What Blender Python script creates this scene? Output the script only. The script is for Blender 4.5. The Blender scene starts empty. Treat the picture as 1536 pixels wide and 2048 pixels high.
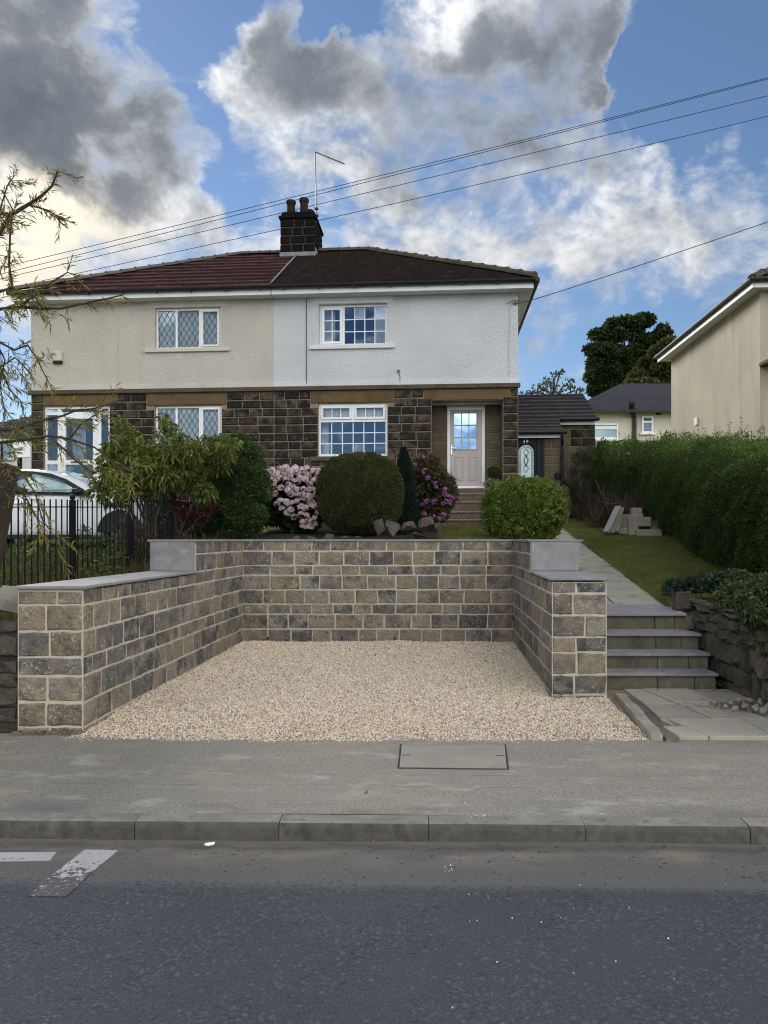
import bpy, math, random
import numpy as np
from mathutils import Vector, Matrix
random.seed(7)
RNG = np.random.default_rng(11)
scene = bpy.context.scene
COL = scene.collection
R = math.radians

# ------------------------------------------------------------------ camera
EYE = 1.52          # eye height above the gravel at the back of the parking bay
F = 1450.0          # focal length in photograph pixels (photograph 1536 x 2048)
HOR = 1078.0        # horizon row
cam_d = bpy.data.cameras.new('camera')
cam_d.sensor_fit = 'VERTICAL'; cam_d.sensor_height = 36.0
cam_d.lens = F / 2048 * 36.0
cam_d.shift_y = (HOR - 1024) / 2048
cam_d.clip_start = 0.05; cam_d.clip_end = 3000
cam = bpy.data.objects.new('camera', cam_d); COL.objects.link(cam)
cam.location = (0, 0, EYE); cam.rotation_euler = (R(90), 0, 0)
scene.camera = cam

def P(px, py, D):
    """a point of the place, D metres out, from where it shows in the photograph"""
    return Vector(((px - 768) * D / F, D, EYE - (py - HOR) * D / F))

# ------------------------------------------------------------------ node helpers
def N(t, typ, props=None, ins=None):
    n = t.nodes.new(typ)
    for k, v in (props or {}).items(): setattr(n, k, v)
    for k, v in (ins or {}).items():
        if isinstance(v, bpy.types.NodeSocket): t.links.new(v, n.inputs[k])
        else: n.inputs[k].default_value = v
    return n
def MATH(t, op, a, b=None, clamp=False):
    ins = {0: a}
    if b is not None: ins[1] = b
    return N(t, 'ShaderNodeMath', {'operation': op, 'use_clamp': clamp}, ins).outputs[0]
def MIX(t, f, a, b, mode='MIX'):
    return N(t, 'ShaderNodeMix', {'data_type': 'RGBA', 'blend_type': mode}, {0: f, 6: a, 7: b}).outputs[2]
def SSTEP(t, v, a, b, x=0.0, y=1.0):
    return N(t, 'ShaderNodeMapRange', {'interpolation_type': 'SMOOTHSTEP'}, {0: v, 1: a, 2: b, 3: x, 4: y}).outputs[0]
def C4(c): return (c[0], c[1], c[2], 1.0)

# ------------------------------------------------------------------ sky, sun, exposure
SUN_DIR = P(-60, 330, 10) - Vector((0, 0, EYE)); SUN_DIR.normalize()
SUN_EL = math.asin(SUN_DIR.z); SUN_AZ = math.atan2(SUN_DIR.x, SUN_DIR.y)
SKY = 0.036
CL_W, CL_F = .265, 2.45          # brightness of backlit cloud, and of unseen front-lit cloud raised to light the scene
world = bpy.data.worlds.new('World'); world.cycles.sampling_method = 'MANUAL'; world.cycles.sample_map_resolution = 256; scene.world = world; world.use_nodes = True
t = world.node_tree; t.nodes.clear()
sky = N(t, 'ShaderNodeTexSky', {'sky_type': 'NISHITA', 'sun_disc': False, 'sun_elevation': R(34), 'sun_rotation': SUN_AZ,
                               'altitude': 100.0, 'air_density': 1.0, 'dust_density': 0.05, 'ozone_density': 3.5})
tc = N(t, 'ShaderNodeTexCoord')
dirv = N(t, 'ShaderNodeVectorMath', {'operation': 'NORMALIZE'}, {0: tc.outputs['Generated']}).outputs[0]
wv = N(t, 'ShaderNodeTexNoise', {}, {'Vector': dirv, 'Scale': 5.0, 'Detail': 7, 'Roughness': .6}).outputs['Color']
wv = N(t, 'ShaderNodeVectorMath', {'operation': 'SUBTRACT'}, {0: wv, 1: (.5, .5, .5)}).outputs[0]
wv = N(t, 'ShaderNodeVectorMath', {'operation': 'SCALE'}, {0: wv, 'Scale': .27}).outputs[0]
dirw = N(t, 'ShaderNodeVectorMath', {'operation': 'NORMALIZE'}, {0: N(t, 'ShaderNodeVectorMath', {'operation': 'ADD'}, {0: dirv, 1: wv}).outputs[0]}).outputs[0]
def blobs(lst):
    tot = None
    for px, py, r, w in lst:
        c = (P(px, py, 10) - Vector((0, 0, EYE))).normalized()
        e = (P(px + r * 1.6, py, 10) - Vector((0, 0, EYE))).normalized()
        dt = N(t, 'ShaderNodeVectorMath', {'operation': 'DOT_PRODUCT'}, {0: dirw, 1: tuple(c)}).outputs['Value']
        s = SSTEP(t, dt, c.dot(e), 1.0, 0.0, w)
        tot = s if tot is None else MATH(t, 'ADD', tot, s)
    return tot
COVER = [(40, 130, 170, .9), (200, 250, 150, .9), (290, 310, 90, .6), (30, 320, 130, .7), (150, 30, 80, .6),
         (540, 170, 95, .85), (440, 190, 65, .55), (640, 175, 85, .7), (600, 260, 90, .6), (690, 270, 80, .6), (520, 280, 75, .4), (730, 230, 60, .5), (560, 110, 50, .4), (610, 330, 60, .35),
         (880, 210, 140, .9), (1030, 110, 150, .8), (1110, 250, 130, .8), (800, 320, 100, .7), (960, 330, 110, .6), (830, 40, 75, .6), (930, 100, 90, .6),
         (1090, 20, 90, .6), (1180, 180, 80, .7), (1210, 280, 80, .5), (1130, 330, 70, .35), (760, 390, 70, .4),
         (1250, 430, 85, .75), (1100, 480, 95, .8), (940, 530, 90, .85), (1330, 460, 70, .6), (1420, 520, 80, .75), (1230, 540, 80, .5), (1020, 520, 80, .6), (860, 500, 60, .4), (1480, 560, 70, .6), (1180, 380, 60, .4),
         (1395, 335, 42, .85), (1495, 268, 40, .85), (1310, 345, 28, .7), (1490, 370, 55, .4), (1460, 420, 40, .3),
         (270, 400, 100, .7), (90, 450, 110, .8), (190, 480, 80, .6), (350, 430, 70, .5), (440, 500, 80, .7), (20, 560, 110, .8), (360, 520, 60, .45), (500, 430, 50, .35),
         (840, 430, 70, .35), (50, 700, 140, .5), (560, 430, 80, .4), (740, 440, 60, .25), (470, 540, 90, .9), (1340, 560, 90, .5), (1150, 560, 80, .35), (1480, 490, 70, .6), (260, 550, 100, .9), (960, 590, 70, .3), (1250, 620, 60, .3), (700, 520, 60, .2), (430, 60, 22, .5), (325, 90, 26, .6), (640, 30, 30, .45), (1130, 690, 60, .28), (1230, 665, 60, .32), (1060, 690, 50, .25),
         (370, 120, 75, -.9), (330, 20, 70, -.7), (500, 30, 70, -.7), (1410, 120, 150, -.9), (1330, 60, 70, -.5), (720, 50, 55, -.8), (390, 250, 35, -.45), (420, 350, 55, -.4), (560, 390, 45, -.35), (1440, 620, 80, -.3),
         (320, 545, 55, -.35), (1180, 690, 70, -.4),  (1350, 400, 40, -.4), (830, 480, 35, -.3)]
DARK = [(30, 140, 170, 1.2), (170, 240, 140, 1.3), (260, 300, 100, .9), (60, 330, 80, .5), (60, 60, 90, .4), (150, 350, 60, .4), (310, 300, 50, .35),
        (630, 150, 70, .9), (700, 180, 55, .7), (590, 190, 65, .5),
        (900, 240, 120, .9), (1060, 200, 140, 1.3), (1140, 120, 100, .9), (990, 300, 100, .8), (1160, 260, 100, 1.2), (960, 160, 80, .5), (1090, 330, 80, .5), (1220, 220, 60, .6), (810, 90, 40, .45), (1010, 330, 70, .25), (740, 60, 30, .3), (940, 545, 40, .12), (1100, 510, 50, .12)]
cov = blobs(COVER); drk = blobs(DARK)
def VEC(op, a, b): return N(t, 'ShaderNodeVectorMath', {'operation': op}, {0: a, 1: b}).outputs[0]
def fbm(v, sc, det, ro, dist=0.0):
    n = N(t, 'ShaderNodeTexNoise', {}, {'Vector': v, 'Scale': sc, 'Detail': det, 'Roughness': ro, 'Distortion': dist}).outputs['Fac']
    return MATH(t, 'MULTIPLY', MATH(t, 'SUBTRACT', n, .5), 5.0)          # about -1 .. 1
vs = VEC('MULTIPLY', dirv, (1, 1, 1.3))
off = tuple(q * .016 for q in SUN_DIR)
nA = fbm(vs, 6.5, 11, .60, .15)
nB = fbm(VEC('ADD', vs, off), 6.5, 11, .60, .15)
n2 = fbm(vs, 2.2, 3, .5)
nC = fbm(vs, 20.0, 8, .62, .3)
n3 = fbm(VEC('MULTIPLY', dirv, (1.0, 1.0, 2.6)), 9.0, 9, .64, .8)
sep = N(t, 'ShaderNodeSeparateXYZ', {}, {0: dirv})
# clouds of the picture plus broken cloud all round the rest of the sky
away = SSTEP(t, sep.outputs['Y'], .62, .35)
covp = MATH(t, 'MAXIMUM', cov, 0.0)
covc = MATH(t, 'ADD', MATH(t, 'DIVIDE', covp, MATH(t, 'ADD', covp, .75)), MATH(t, 'MULTIPLY', MATH(t, 'MINIMUM', cov, 0.0), .6))
base_ = MATH(t, 'ADD', covc, MATH(t, 'MULTIPLY', away, MATH(t, 'ADD', MATH(t, 'MULTIPLY', n2, .45), .25)))
dens = MATH(t, 'ADD', MATH(t, 'ADD', base_, MATH(t, 'MULTIPLY', nA, .50)), MATH(t, 'MULTIPLY', nC, .12))
alpha = SSTEP(t, dens, .20, .78)
wisp = SSTEP(t, MATH(t, 'ADD', MATH(t, 'MULTIPLY', n3, .55), MATH(t, 'MULTIPLY', covc, .8)), .05, 1.0, 0, .75)
alpha = MATH(t, 'MAXIMUM', alpha, wisp)
thick = MATH(t, 'ADD', MATH(t, 'DIVIDE', drk, MATH(t, 'ADD', drk, .55)), MATH(t, 'ADD', MATH(t, 'MULTIPLY', nA, .22), MATH(t, 'MULTIPLY', nC, .05)))
edge = SSTEP(t, dens, .22, .85, .25, 1.0)                        # only the deep parts of a cloud are dark; its rim lets the sun through
thick = MATH(t, 'MULTIPLY', SSTEP(t, thick, -.05, .95, 0, 1.0), edge)
emb = MATH(t, 'ADD', MATH(t, 'MULTIPLY', MATH(t, 'SUBTRACT', nA, nB), 1.0), .60, clamp=True)   # side towards the sun is the lit one
sund = N(t, 'ShaderNodeVectorMath', {'operation': 'DOT_PRODUCT'}, {0: dirv, 1: tuple(SUN_DIR)}).outputs['Value']
cie = N(t, 'ShaderNodeMapRange', {}, {0: sep.outputs['Z'], 1: 0.0, 2: 1.0, 3: .80, 4: 1.75}).outputs[0]   # cloud is brightest overhead, as in a real sky, for more light on the ground
CW = 1.0 / SKY
front = SSTEP(t, sund, .45, -.45)                       # clouds across from the sun are lit from our side, brightened to fill shaded fronts
lit = MIX(t, front, C4((CL_W * CW, CL_W * 1.01 * CW, CL_W * 1.02 * CW)), C4((CL_F * CW, CL_F * .955 * CW, CL_F * .875 * CW)))
shd = MIX(t, front, C4((.105 * CW, .114 * CW, .130 * CW)), C4((1.4 * CW, 1.38 * CW, 1.33 * CW)))
whitec = MIX(t, emb, shd, lit)
glow = SSTEP(t, sund, .972, 1.0)
whitec = MIX(t, glow, whitec, C4((.34 * CW, .31 * CW, .25 * CW)))
ccol = MIX(t, thick, whitec, MIX(t, emb, C4((.034 * CW, .041 * CW, .050 * CW)), C4((.056 * CW, .064 * CW, .075 * CW))))
ccol = N(t, 'ShaderNodeVectorMath', {'operation': 'SCALE'}, {0: ccol, 'Scale': cie}).outputs[0]
skyc = MIX(t, alpha, sky.outputs[0], ccol)
bg = N(t, 'ShaderNodeBackground', {}, {0: skyc, 1: SKY})
out = N(t, 'ShaderNodeOutputWorld', {}, {0: bg.outputs[0]})

sun_d = bpy.data.lights.new('sun', 'SUN'); sun_d.energy = 1.3; sun_d.angle = R(25); sun_d.color = (1.0, .95, .86)
sun = bpy.data.objects.new('sun', sun_d); COL.objects.link(sun)
sun.rotation_euler = SUN_DIR.to_track_quat('Z', 'Y').to_euler()

scene.view_settings.view_transform = 'Standard'; scene.view_settings.look = 'None'
scene.view_settings.exposure = 1.60; scene.view_settings.gamma = 1.0
scene.view_settings.use_curve_mapping = False
scene.render.engine = 'CYCLES'
scene.cycles.max_bounces = 7; scene.cycles.diffuse_bounces = 4; scene.cycles.glossy_bounces = 3
scene.cycles.transmission_bounces = 4; scene.cycles.transparent_max_bounces = 10
scene.cycles.use_denoising = True
scene.cycles.denoiser = 'OPENIMAGEDENOISE'
scene.cycles.denoising_input_passes = 'RGB_ALBEDO_NORMAL'
scene.cycles.denoising_prefilter = 'NONE'
scene.cycles.filter_width = 1.1

# ------------------------------------------------------------------ materials
def mat(name, cols, scale=3.0, detail=5, rough=.85, w=(0, 0, 1), bump=0.0, bscale=40.0, bdist=.01, fleck=None, fleck2=None,
        spec=.3, stretch=(1, 1, 1), translucent=0.0, metal=0.0, nrough=.55, coat=0.0):
    """colours picked along a ramp by object random, per-leaf/per-stone random and world noise (weights w)"""
    m = bpy.data.materials.new(name); m.use_nodes = True
    t = m.node_tree; t.nodes.clear()
    geo = N(t, 'ShaderNodeNewGeometry')
    pos = N(t, 'ShaderNodeVectorMath', {'operation': 'MULTIPLY'}, {0: geo.outputs['Position'], 1: stretch}).outputs[0]
    oi = N(t, 'ShaderNodeObjectInfo')
    if w[0] > 0:
        off = N(t, 'ShaderNodeVectorMath', {'operation': 'SCALE'}, {0: (3.1, 7.7, 5.3), 'Scale': MATH(t, 'MULTIPLY', oi.outputs['Random'], 40.0)}).outputs[0]
        pos = N(t, 'ShaderNodeVectorMath', {'operation': 'ADD'}, {0: pos, 1: off}).outputs[0]
    nz = N(t, 'ShaderNodeTexNoise', {}, {'Vector': pos, 'Scale': scale, 'Detail': detail, 'Roughness': nrough}).outputs['Fac']
    nz = N(t, 'ShaderNodeMapRange', {}, {0: nz, 1: .28, 2: .72}).outputs[0]
    fac = MATH(t, 'MULTIPLY', nz, w[2])
    if w[0] > 0: fac = MATH(t, 'ADD', fac, MATH(t, 'MULTIPLY', oi.outputs['Random'], w[0]))
    if w[1] > 0:
        at = N(t, 'ShaderNodeAttribute', {'attribute_name': 'rnd'})
        fac = MATH(t, 'ADD', fac, MATH(t, 'MULTIPLY', at.outputs['Fac'], w[1]))
    if len(cols) > 1:
        ra = N(t, 'ShaderNodeValToRGB', {}, {0: fac}); el = ra.color_ramp.elements
        el[0].position = 0; el[0].color = C4(cols[0]); el[1].position = 1; el[1].color = C4(cols[-1])
        for i, c in enumerate(cols[1:-1], 1):
            e = el.new(i / (len(cols) - 1)); e.color = C4(c)
        col = ra.outputs[0]
    else:
        col = N(t, 'ShaderNodeRGB').outputs[0]; col.default_value = C4(cols[0])
    for fl in (fleck, fleck2):
        if fl:
            fc, fs, lo, hi, amt = fl[:5]
            fst = fl[5] if len(fl) > 5 else (1, 1, 1)
            fp = N(t, 'ShaderNodeVectorMath', {'operation': 'MULTIPLY'}, {0: pos, 1: fst}).outputs[0]
            f = N(t, 'ShaderNodeTexNoise', {}, {'Vector': fp, 'Scale': fs, 'Detail': 6, 'Roughness': .65}).outputs['Fac']
            ff = SSTEP(t, f, lo, hi, 0, amt)
            if len(fl) > 6:
                mk_ = N(t, 'ShaderNodeTexNoise', {}, {'Vector': pos, 'Scale': fl[6], 'Detail': 3}).outputs['Fac']
                ff = MATH(t, 'MULTIPLY', ff, SSTEP(t, mk_, .40, .60))
            col = MIX(t, ff, col, C4(fc))
    bs = N(t, 'ShaderNodeBsdfPrincipled', {}, {'Base Color': col, 'Roughness': rough, 'Metallic': metal})
    bs.inputs['Specular IOR Level'].default_value = spec
    if coat: bs.inputs['Coat Weight'].default_value = coat
    if bump:
        b = N(t, 'ShaderNodeTexNoise', {}, {'Vector': pos, 'Scale': bscale, 'Detail': 5, 'Roughness': .6}).outputs['Fac']
        bn = N(t, 'ShaderNodeBump', {}, {'Strength': bump, 'Distance': bdist, 'Height': b})
        t.links.new(bn.outputs[0], bs.inputs['Normal'])
    sh = bs.outputs[0]
    if translucent:
        tr = N(t, 'ShaderNodeBsdfTranslucent', {}, {0: col})
        sh = N(t, 'ShaderNodeMixShader', {}, {0: translucent, 1: sh, 2: tr.outputs[0]}).outputs[0]
    N(t, 'ShaderNodeOutputMaterial', {}, {0: sh})
    return m

M = {}
M['bay_stone'] = mat('bay_stone', [(.045, .048, .053), (.17, .16, .14), (.255, .208, .15), (.09, .094, .10), (.29, .24, .18), (.185, .15, .112), (.065, .067, .072), (.27, .245, .205), (.225, .178, .125), (.12, .117, .112), (.27, .215, .165)],
                     scale=5, w=(.9, 0, .2), bump=1.0, bscale=26, bdist=.03, fleck=((.58, .55, .49), 46, .545, .61, .55, (1, 1, 1), 9), fleck2=((.05, .045, .04), 11, .54, .68, .55), rough=.88)
M['bay_mortar'] = mat('bay_mortar', [(.42, .375, .285), (.54, .49, .385)], scale=14, bump=.5, bscale=120, bdist=.005, rough=.95)
M['coping'] = mat('coping', [(.17, .17, .18), (.26, .257, .262), (.21, .207, .207)], scale=4.5, w=(.3, 0, .7), bump=.5, bscale=14, bdist=.02, rough=.75,
                  fleck=((.36, .36, .37), 6, .52, .72, .6, (1, 1, 2)), fleck2=((.15, .135, .12), 3, .55, .75, .5))
M['house_stone'] = mat('house_stone', [(.012, .011, .011), (.024, .020, .018), (.060, .046, .032), (.016, .014, .013), (.020, .017, .015), (.105, .078, .051), (.030, .025, .020), (.014, .013, .012), (.075, .056, .038)],
                       scale=4, w=(.7, 0, .4), bump=1.0, bscale=22, bdist=.03, fleck=((.12, .095, .066), 9, .58, .76, .5), fleck2=((.008, .008, .009), 5, .5, .66, .65), rough=.92)
M['house_mortar'] = mat('house_mortar', [(.19, .155, .11), (.29, .24, .17)], scale=5, bump=.5, bscale=90, rough=.95)
M['brown_stone'] = mat('brown_stone', [(.075, .058, .04), (.125, .10, .07), (.10, .078, .054)], scale=4, w=(.6, 0, .5), bump=.6, bscale=24, bdist=.01,
                       fleck=((.04, .033, .026), 6, .52, .72, .6), rough=.9)
M['lintel'] = mat('lintel', [(.085, .054, .027), (.145, .092, .043), (.11, .07, .034)], scale=2.2, bump=.3, bscale=30, fleck=((.08, .062, .045), 4, .5, .72, .75, (1, 1, 2.5)), rough=.9)
M['ledge'] = mat('ledge', [(.055, .045, .035), (.10, .08, .055), (.04, .034, .03)], scale=3, bump=.5, bscale=30, fleck=((.15, .11, .06), 3, .58, .72, .5), rough=.9)
def render_mat(name, c, c2, stain):
    m = mat(name, [c, c2], scale=.9, detail=8, rough=.95, bump=1.0, bscale=34, bdist=.035, fleck=(stain, 14, .52, .8, .35), fleck2=(stain, 1.3, .5, .8, .45, (1, 1, .35)))
    return m
M['render_white'] = render_mat('render_white', (.56, .58, .61), (.66, .675, .705), (.43, .445, .47))
M['render_cream'] = render_mat('render_cream', (.52, .485, .43), (.60, .56, .50), (.42, .39, .345))
M['smooth_white'] = mat('smooth_white', [(.64, .645, .65), (.70, .70, .70)], scale=3, rough=.8, bump=.15, bscale=60)
M['smooth_cream'] = mat('smooth_cream', [(.52, .48, .41), (.60, .56, .48)], scale=3, rough=.85, bump=.15, bscale=60)
M['neighbour_wall'] = mat('neighbour_wall', [(.40, .355, .27), (.50, .45, .35)], scale=.8, rough=.93, bump=.7, bscale=60, bdist=.015,
                          fleck=((.30, .265, .20), 2.2, .46, .72, .6, (1.6, 1.6, .12)), fleck2=((.55, .50, .41), 3, .6, .8, .4))
M['cream_far'] = mat('cream_far', [(.56, .52, .42), (.63, .59, .49)], scale=1.0, rough=.9)
M['upvc'] = mat('upvc', [(.78, .79, .81), (.82, .83, .84)], scale=2, rough=.35, spec=.5)
M['door_beige'] = mat('door_beige', [(.44, .395, .38), (.47, .425, .41)], scale=2, rough=.45, spec=.4)
M['navy'] = mat('navy', [(.009, .011, .019), (.013, .015, .024)], scale=3, rough=.5, spec=.2)
M['black_paint'] = mat('black_paint', [(.004, .0045, .007), (.008, .0085, .012)], scale=12, rough=.5, spec=.12)
M['gutter_black'] = mat('gutter_black', [(.012, .012, .014), (.022, .021, .022)], scale=6, rough=.4)
M['lead'] = mat('lead', [(.16, .17, .19), (.27, .28, .30)], scale=5, rough=.6, bump=.3, bscale=20)
M['tile_red'] = mat('tile_red', [(.012, .0045, .0045), (.019, .007, .007), (.032, .012, .011), (.12, .058, .05)], scale=6, w=(0, .95, .08), spec=.08, rough=.85, bump=.4, bscale=40, fleck=((.05, .045, .04), 4, .5, .8, .6))
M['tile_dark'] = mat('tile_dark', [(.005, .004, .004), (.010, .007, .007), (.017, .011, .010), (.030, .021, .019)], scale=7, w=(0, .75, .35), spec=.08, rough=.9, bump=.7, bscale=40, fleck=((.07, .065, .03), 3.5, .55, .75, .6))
M['tile_brown'] = mat('tile_brown', [(.009, .007, .007), (.015, .011, .011), (.026, .02, .02), (.09, .07, .067)], scale=6, w=(0, .9, .15), rough=.6, bump=.3, bscale=40)
M['ridge'] = mat('ridge', [(.05, .042, .03), (.09, .08, .05), (.035, .026, .022)], scale=6, w=(.4, 0, .6), rough=.9, bump=.5, bscale=50)
M['ridge_grey'] = mat('ridge_grey', [(.10, .088, .075), (.14, .12, .10)], scale=5, w=(.4, 0, .5), rough=.9)
M['slate'] = mat('slate', [(.022, .024, .032), (.045, .047, .058)], scale=3, w=(0, .4, .6), rough=.6, fleck=((.09, .085, .08), 6, .55, .8, .4))
M['pot_clay'] = mat('pot_clay', [(.022, .010, .009), (.034, .013, .011), (.020, .017, .013)], scale=6, w=(.5, 0, .5), rough=.85)
M['chimney_stone'] = mat('chimney_stone', [(.005, .005, .007), (.011, .010, .011), (.008, .007, .008)], scale=4, w=(.6, 0, .4), spec=.1, rough=.95, bump=.8, bscale=30, bdist=.02)
M['chimney_mortar'] = mat('chimney_mortar', [(.055, .05, .045), (.085, .078, .068)], scale=8, rough=.95)
M['metal'] = mat('metal', [(.12, .10, .10), (.20, .18, .18)], scale=8, rough=.5, metal=.6)
M['chrome'] = mat('chrome', [(.7, .7, .7)], rough=.2, metal=1.0)
M['gold'] = mat('gold', [(.75, .62, .36)], rough=.35, metal=.8)
M['cable'] = mat('cable', [(.03, .03, .033)], rough=.6)
M['curtain'] = mat('curtain', [(.74, .76, .77), (.84, .85, .86)], scale=2, rough=.9)
M['interior'] = mat('interior', [(.16, .15, .14), (.22, .21, .2)], scale=1, rough=.9)
M['leading'] = mat('leading', [(.035, .04, .045)], rough=.5)
M['tarmac'] = None
M['kerb'] = mat('kerb', [(.05, .05, .05), (.13, .125, .112)], scale=16, w=(.2, 0, .8), bump=1.0, bscale=70, bdist=.008, rough=.9,
                fleck=((.26, .23, .18), 3, .55, .75, .5), fleck2=((.06, .06, .062), 4, .5, .7, .5))
M['kerb_top'] = mat('kerb_top', [(.16, .15, .13), (.25, .235, .20)], scale=6, w=(.2, 0, .8), bump=.8, bscale=90, bdist=.006, rough=.9,
                    fleck=((.33, .29, .22), 3, .5, .7, .6), fleck2=((.08, .08, .078), 14, .55, .68, .6))
M['porch_tread'] = mat('porch_tread', [(.16, .125, .09), (.22, .175, .13)], scale=4, bump=.5, bscale=40, rough=.95, fleck=((.45, .44, .41), 14, .56, .62, .55, (1, 1, 1), 5), fleck2=((.07, .06, .045), 5, .54, .7, .6))
M['slab'] = mat('slab', [(.28, .255, .20), (.40, .365, .29), (.33, .305, .245)], scale=2.5, w=(.5, 0, .5), bump=.35, bscale=50, rough=.9,
                fleck=((.36, .34, .29), 5, .58, .75, .5), fleck2=((.13, .12, .10), 3, .56, .75, .5))
M['slab_old'] = mat('slab_old', [(.20, .185, .145), (.40, .37, .30), (.28, .265, .22)], scale=4, w=(.45, 0, .6), bump=1.0, bscale=30, bdist=.02, rough=.95,
                    fleck=((.40, .385, .34), 8, .55, .72, .6), fleck2=((.10, .095, .07), 4, .56, .72, .6))
M['riser'] = mat('riser', [(.075, .068, .052), (.15, .135, .10), (.10, .092, .07)], scale=4, w=(.2, 0, .8), bump=.6, bscale=35, rough=.95,
                 fleck=((.22, .21, .18), 6, .55, .7, .6, (1, 1, .4)), fleck2=((.05, .05, .046), 3, .52, .72, .6))
M['porch_step'] = mat('porch_step', [(.085, .065, .047), (.125, .098, .07)], scale=4, bump=.5, bscale=40, rough=.95, fleck=((.05, .043, .035), 4, .5, .7, .7), fleck2=((.36, .35, .33), 12, .60, .66, .5))
M['rubble'] = mat('rubble', [(.035, .032, .027), (.065, .058, .047), (.10, .088, .066), (.05, .045, .037)], scale=4, w=(.6, 0, .5), bump=1.0, bscale=20, bdist=.03, rough=.95,
                  fleck=((.24, .225, .19), 16, .6, .68, .5), fleck2=((.03, .028, .022), 5, .52, .7, .6))
M['rubble_mortar'] = mat('rubble_mortar', [(.04, .036, .03), (.07, .062, .05)], scale=8, bump=.8, bscale=40, bdist=.02, rough=.95)
M['rock'] = mat('rock', [(.045, .04, .036), (.075, .066, .058), (.11, .10, .088)], scale=5, w=(.6, 0, .4), bump=.8, bscale=24, bdist=.02, rough=.9, fleck=((.26, .24, .21), 20, .6, .7, .4))
M['grey_rock'] = mat('grey_rock', [(.25, .24, .225), (.38, .37, .35)], scale=5, w=(.2, 0, .8), bump=1, bscale=20, bdist=.03, rough=.95)
M['block'] = mat('block', [(.22, .205, .175), (.30, .27, .21), (.18, .175, .16)], scale=4, w=(.6, 0, .4), bump=.5, bscale=40, rough=.95)
M['soil'] = mat('soil', [(.020, .015, .011), (.045, .034, .024)], scale=9, bump=1, bscale=30, bdist=.03, rough=1)
M['lawn'] = mat('lawn', [(.06, .085, .020), (.115, .135, .032), (.22, .19, .07)], scale=1.5, bump=.8, bscale=60, bdist=.02, rough=1)
M['grassblade'] = mat('grassblade', [(.075, .10, .02), (.12, .145, .03), (.17, .17, .05), (.23, .20, .08)], scale=1.6, w=(0, .45, .6), rough=.8, translucent=.3)
M['weed'] = mat('weed', [(.035, .05, .012), (.075, .075, .022), (.14, .115, .045), (.19, .14, .07)], scale=2.5, w=(0, .6, .45), rough=.9, translucent=.3)
M['bark'] = mat('bark', [(.035, .027, .02), (.075, .06, .046)], scale=9, bump=1, bscale=30, bdist=.02, rough=.95, stretch=(1, 1, .25))
M['twig'] = mat('twig', [(.05, .032, .022), (.11, .07, .045)], scale=6, w=(0, .6, .4), rough=.95)
def leafmat(name, cols, tr=.3, rough=.55, spec=.35, wn=.35, scale=2.5):
    return mat(name, cols, scale=scale, w=(0, 1 - wn, wn), rough=rough, spec=spec, translucent=tr, detail=3)
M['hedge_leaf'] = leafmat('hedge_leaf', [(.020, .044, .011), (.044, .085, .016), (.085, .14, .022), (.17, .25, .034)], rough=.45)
M['box_leaf'] = leafmat('box_leaf', [(.035, .045, .016), (.06, .07, .022), (.085, .09, .03), (.11, .105, .042)])
M['dwarf_leaf'] = leafmat('dwarf_leaf', [(.008, .022, .014), (.014, .034, .022), (.02, .045, .028)])
M['pieris_leaf'] = leafmat('pieris_leaf', [(.045, .075, .012), (.09, .145, .022), (.16, .22, .034), (.25, .30, .06)])
M['hyd_leaf'] = leafmat('hyd_leaf', [(.016, .032, .010), (.03, .055, .016), (.05, .07, .025)])
M['hyd_leaf2'] = leafmat('hyd_leaf2', [(.05, .07, .024), (.085, .095, .036), (.12, .085, .042), (.14, .12, .055)])
M['shrub_leaf'] = leafmat('shrub_leaf', [(.02, .045, .014), (.038, .075, .02), (.06, .105, .028), (.095, .145, .04)])
M['maple_leaf'] = leafmat('maple_leaf', [(.06, .09, .016), (.115, .155, .03), (.18, .215, .042), (.26, .26, .065)], tr=.4)
M['red_leaf'] = leafmat('red_leaf', [(.03, .008, .010), (.06, .012, .014), (.085, .02, .02)])
M['willow_leaf'] = leafmat('willow_leaf', [(.10, .105, .022), (.16, .15, .03), (.22, .19, .04), (.14, .125, .028)], tr=.4)
M['tree_leaf'] = leafmat('tree_leaf', [(.018, .032, .010), (.034, .055, .014), (.055, .075, .02)], tr=.35, scale=.5)
M['tree_leaf2'] = leafmat('tree_leaf2', [(.04, .055, .014), (.07, .085, .02), (.10, .11, .028)], tr=.35, scale=.5)
M['blue_leaf'] = leafmat('blue_leaf', [(.02, .042, .028), (.035, .065, .04), (.055, .09, .055)])
M['dull_leaf'] = leafmat('dull_leaf', [(.03, .05, .02), (.055, .085, .03), (.085, .105, .04), (.12, .085, .05)])
M['dead_leaf'] = leafmat('dead_leaf', [(.020, .018, .010), (.033, .029, .015), (.045, .042, .020)], tr=.1)
M['varieg_leaf'] = leafmat('varieg_leaf', [(.10, .14, .05), (.24, .26, .14), (.36, .36, .24)])
M['petal_pink'] = mat('petal_pink', [(.86, .80, .82), (.82, .60, .62), (.88, .85, .87), (.80, .52, .53)], scale=25, w=(.75, .2, .12), rough=.7, translucent=.2)
M['petal_purple'] = mat('petal_purple', [(.50, .13, .36), (.38, .16, .44), (.55, .20, .38), (.28, .16, .44), (.42, .08, .16)], scale=25, w=(.8, .15, .1), rough=.7, translucent=.2)
M['car_white'] = mat('car_white', [(.70, .72, .76)], rough=.25, spec=.5, coat=.8)
M['rubber'] = mat('rubber', [(.012, .012, .013)], rough=.8)
M['plastic_black'] = mat('plastic_black', [(.012, .012, .014)], rough=.5)
M['alloy'] = mat('alloy', [(.35, .36, .37)], rough=.35, metal=.8)
M['paper'] = mat('paper', [(.80, .81, .82), (.86, .87, .88)], scale=20, rough=.8)
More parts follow.
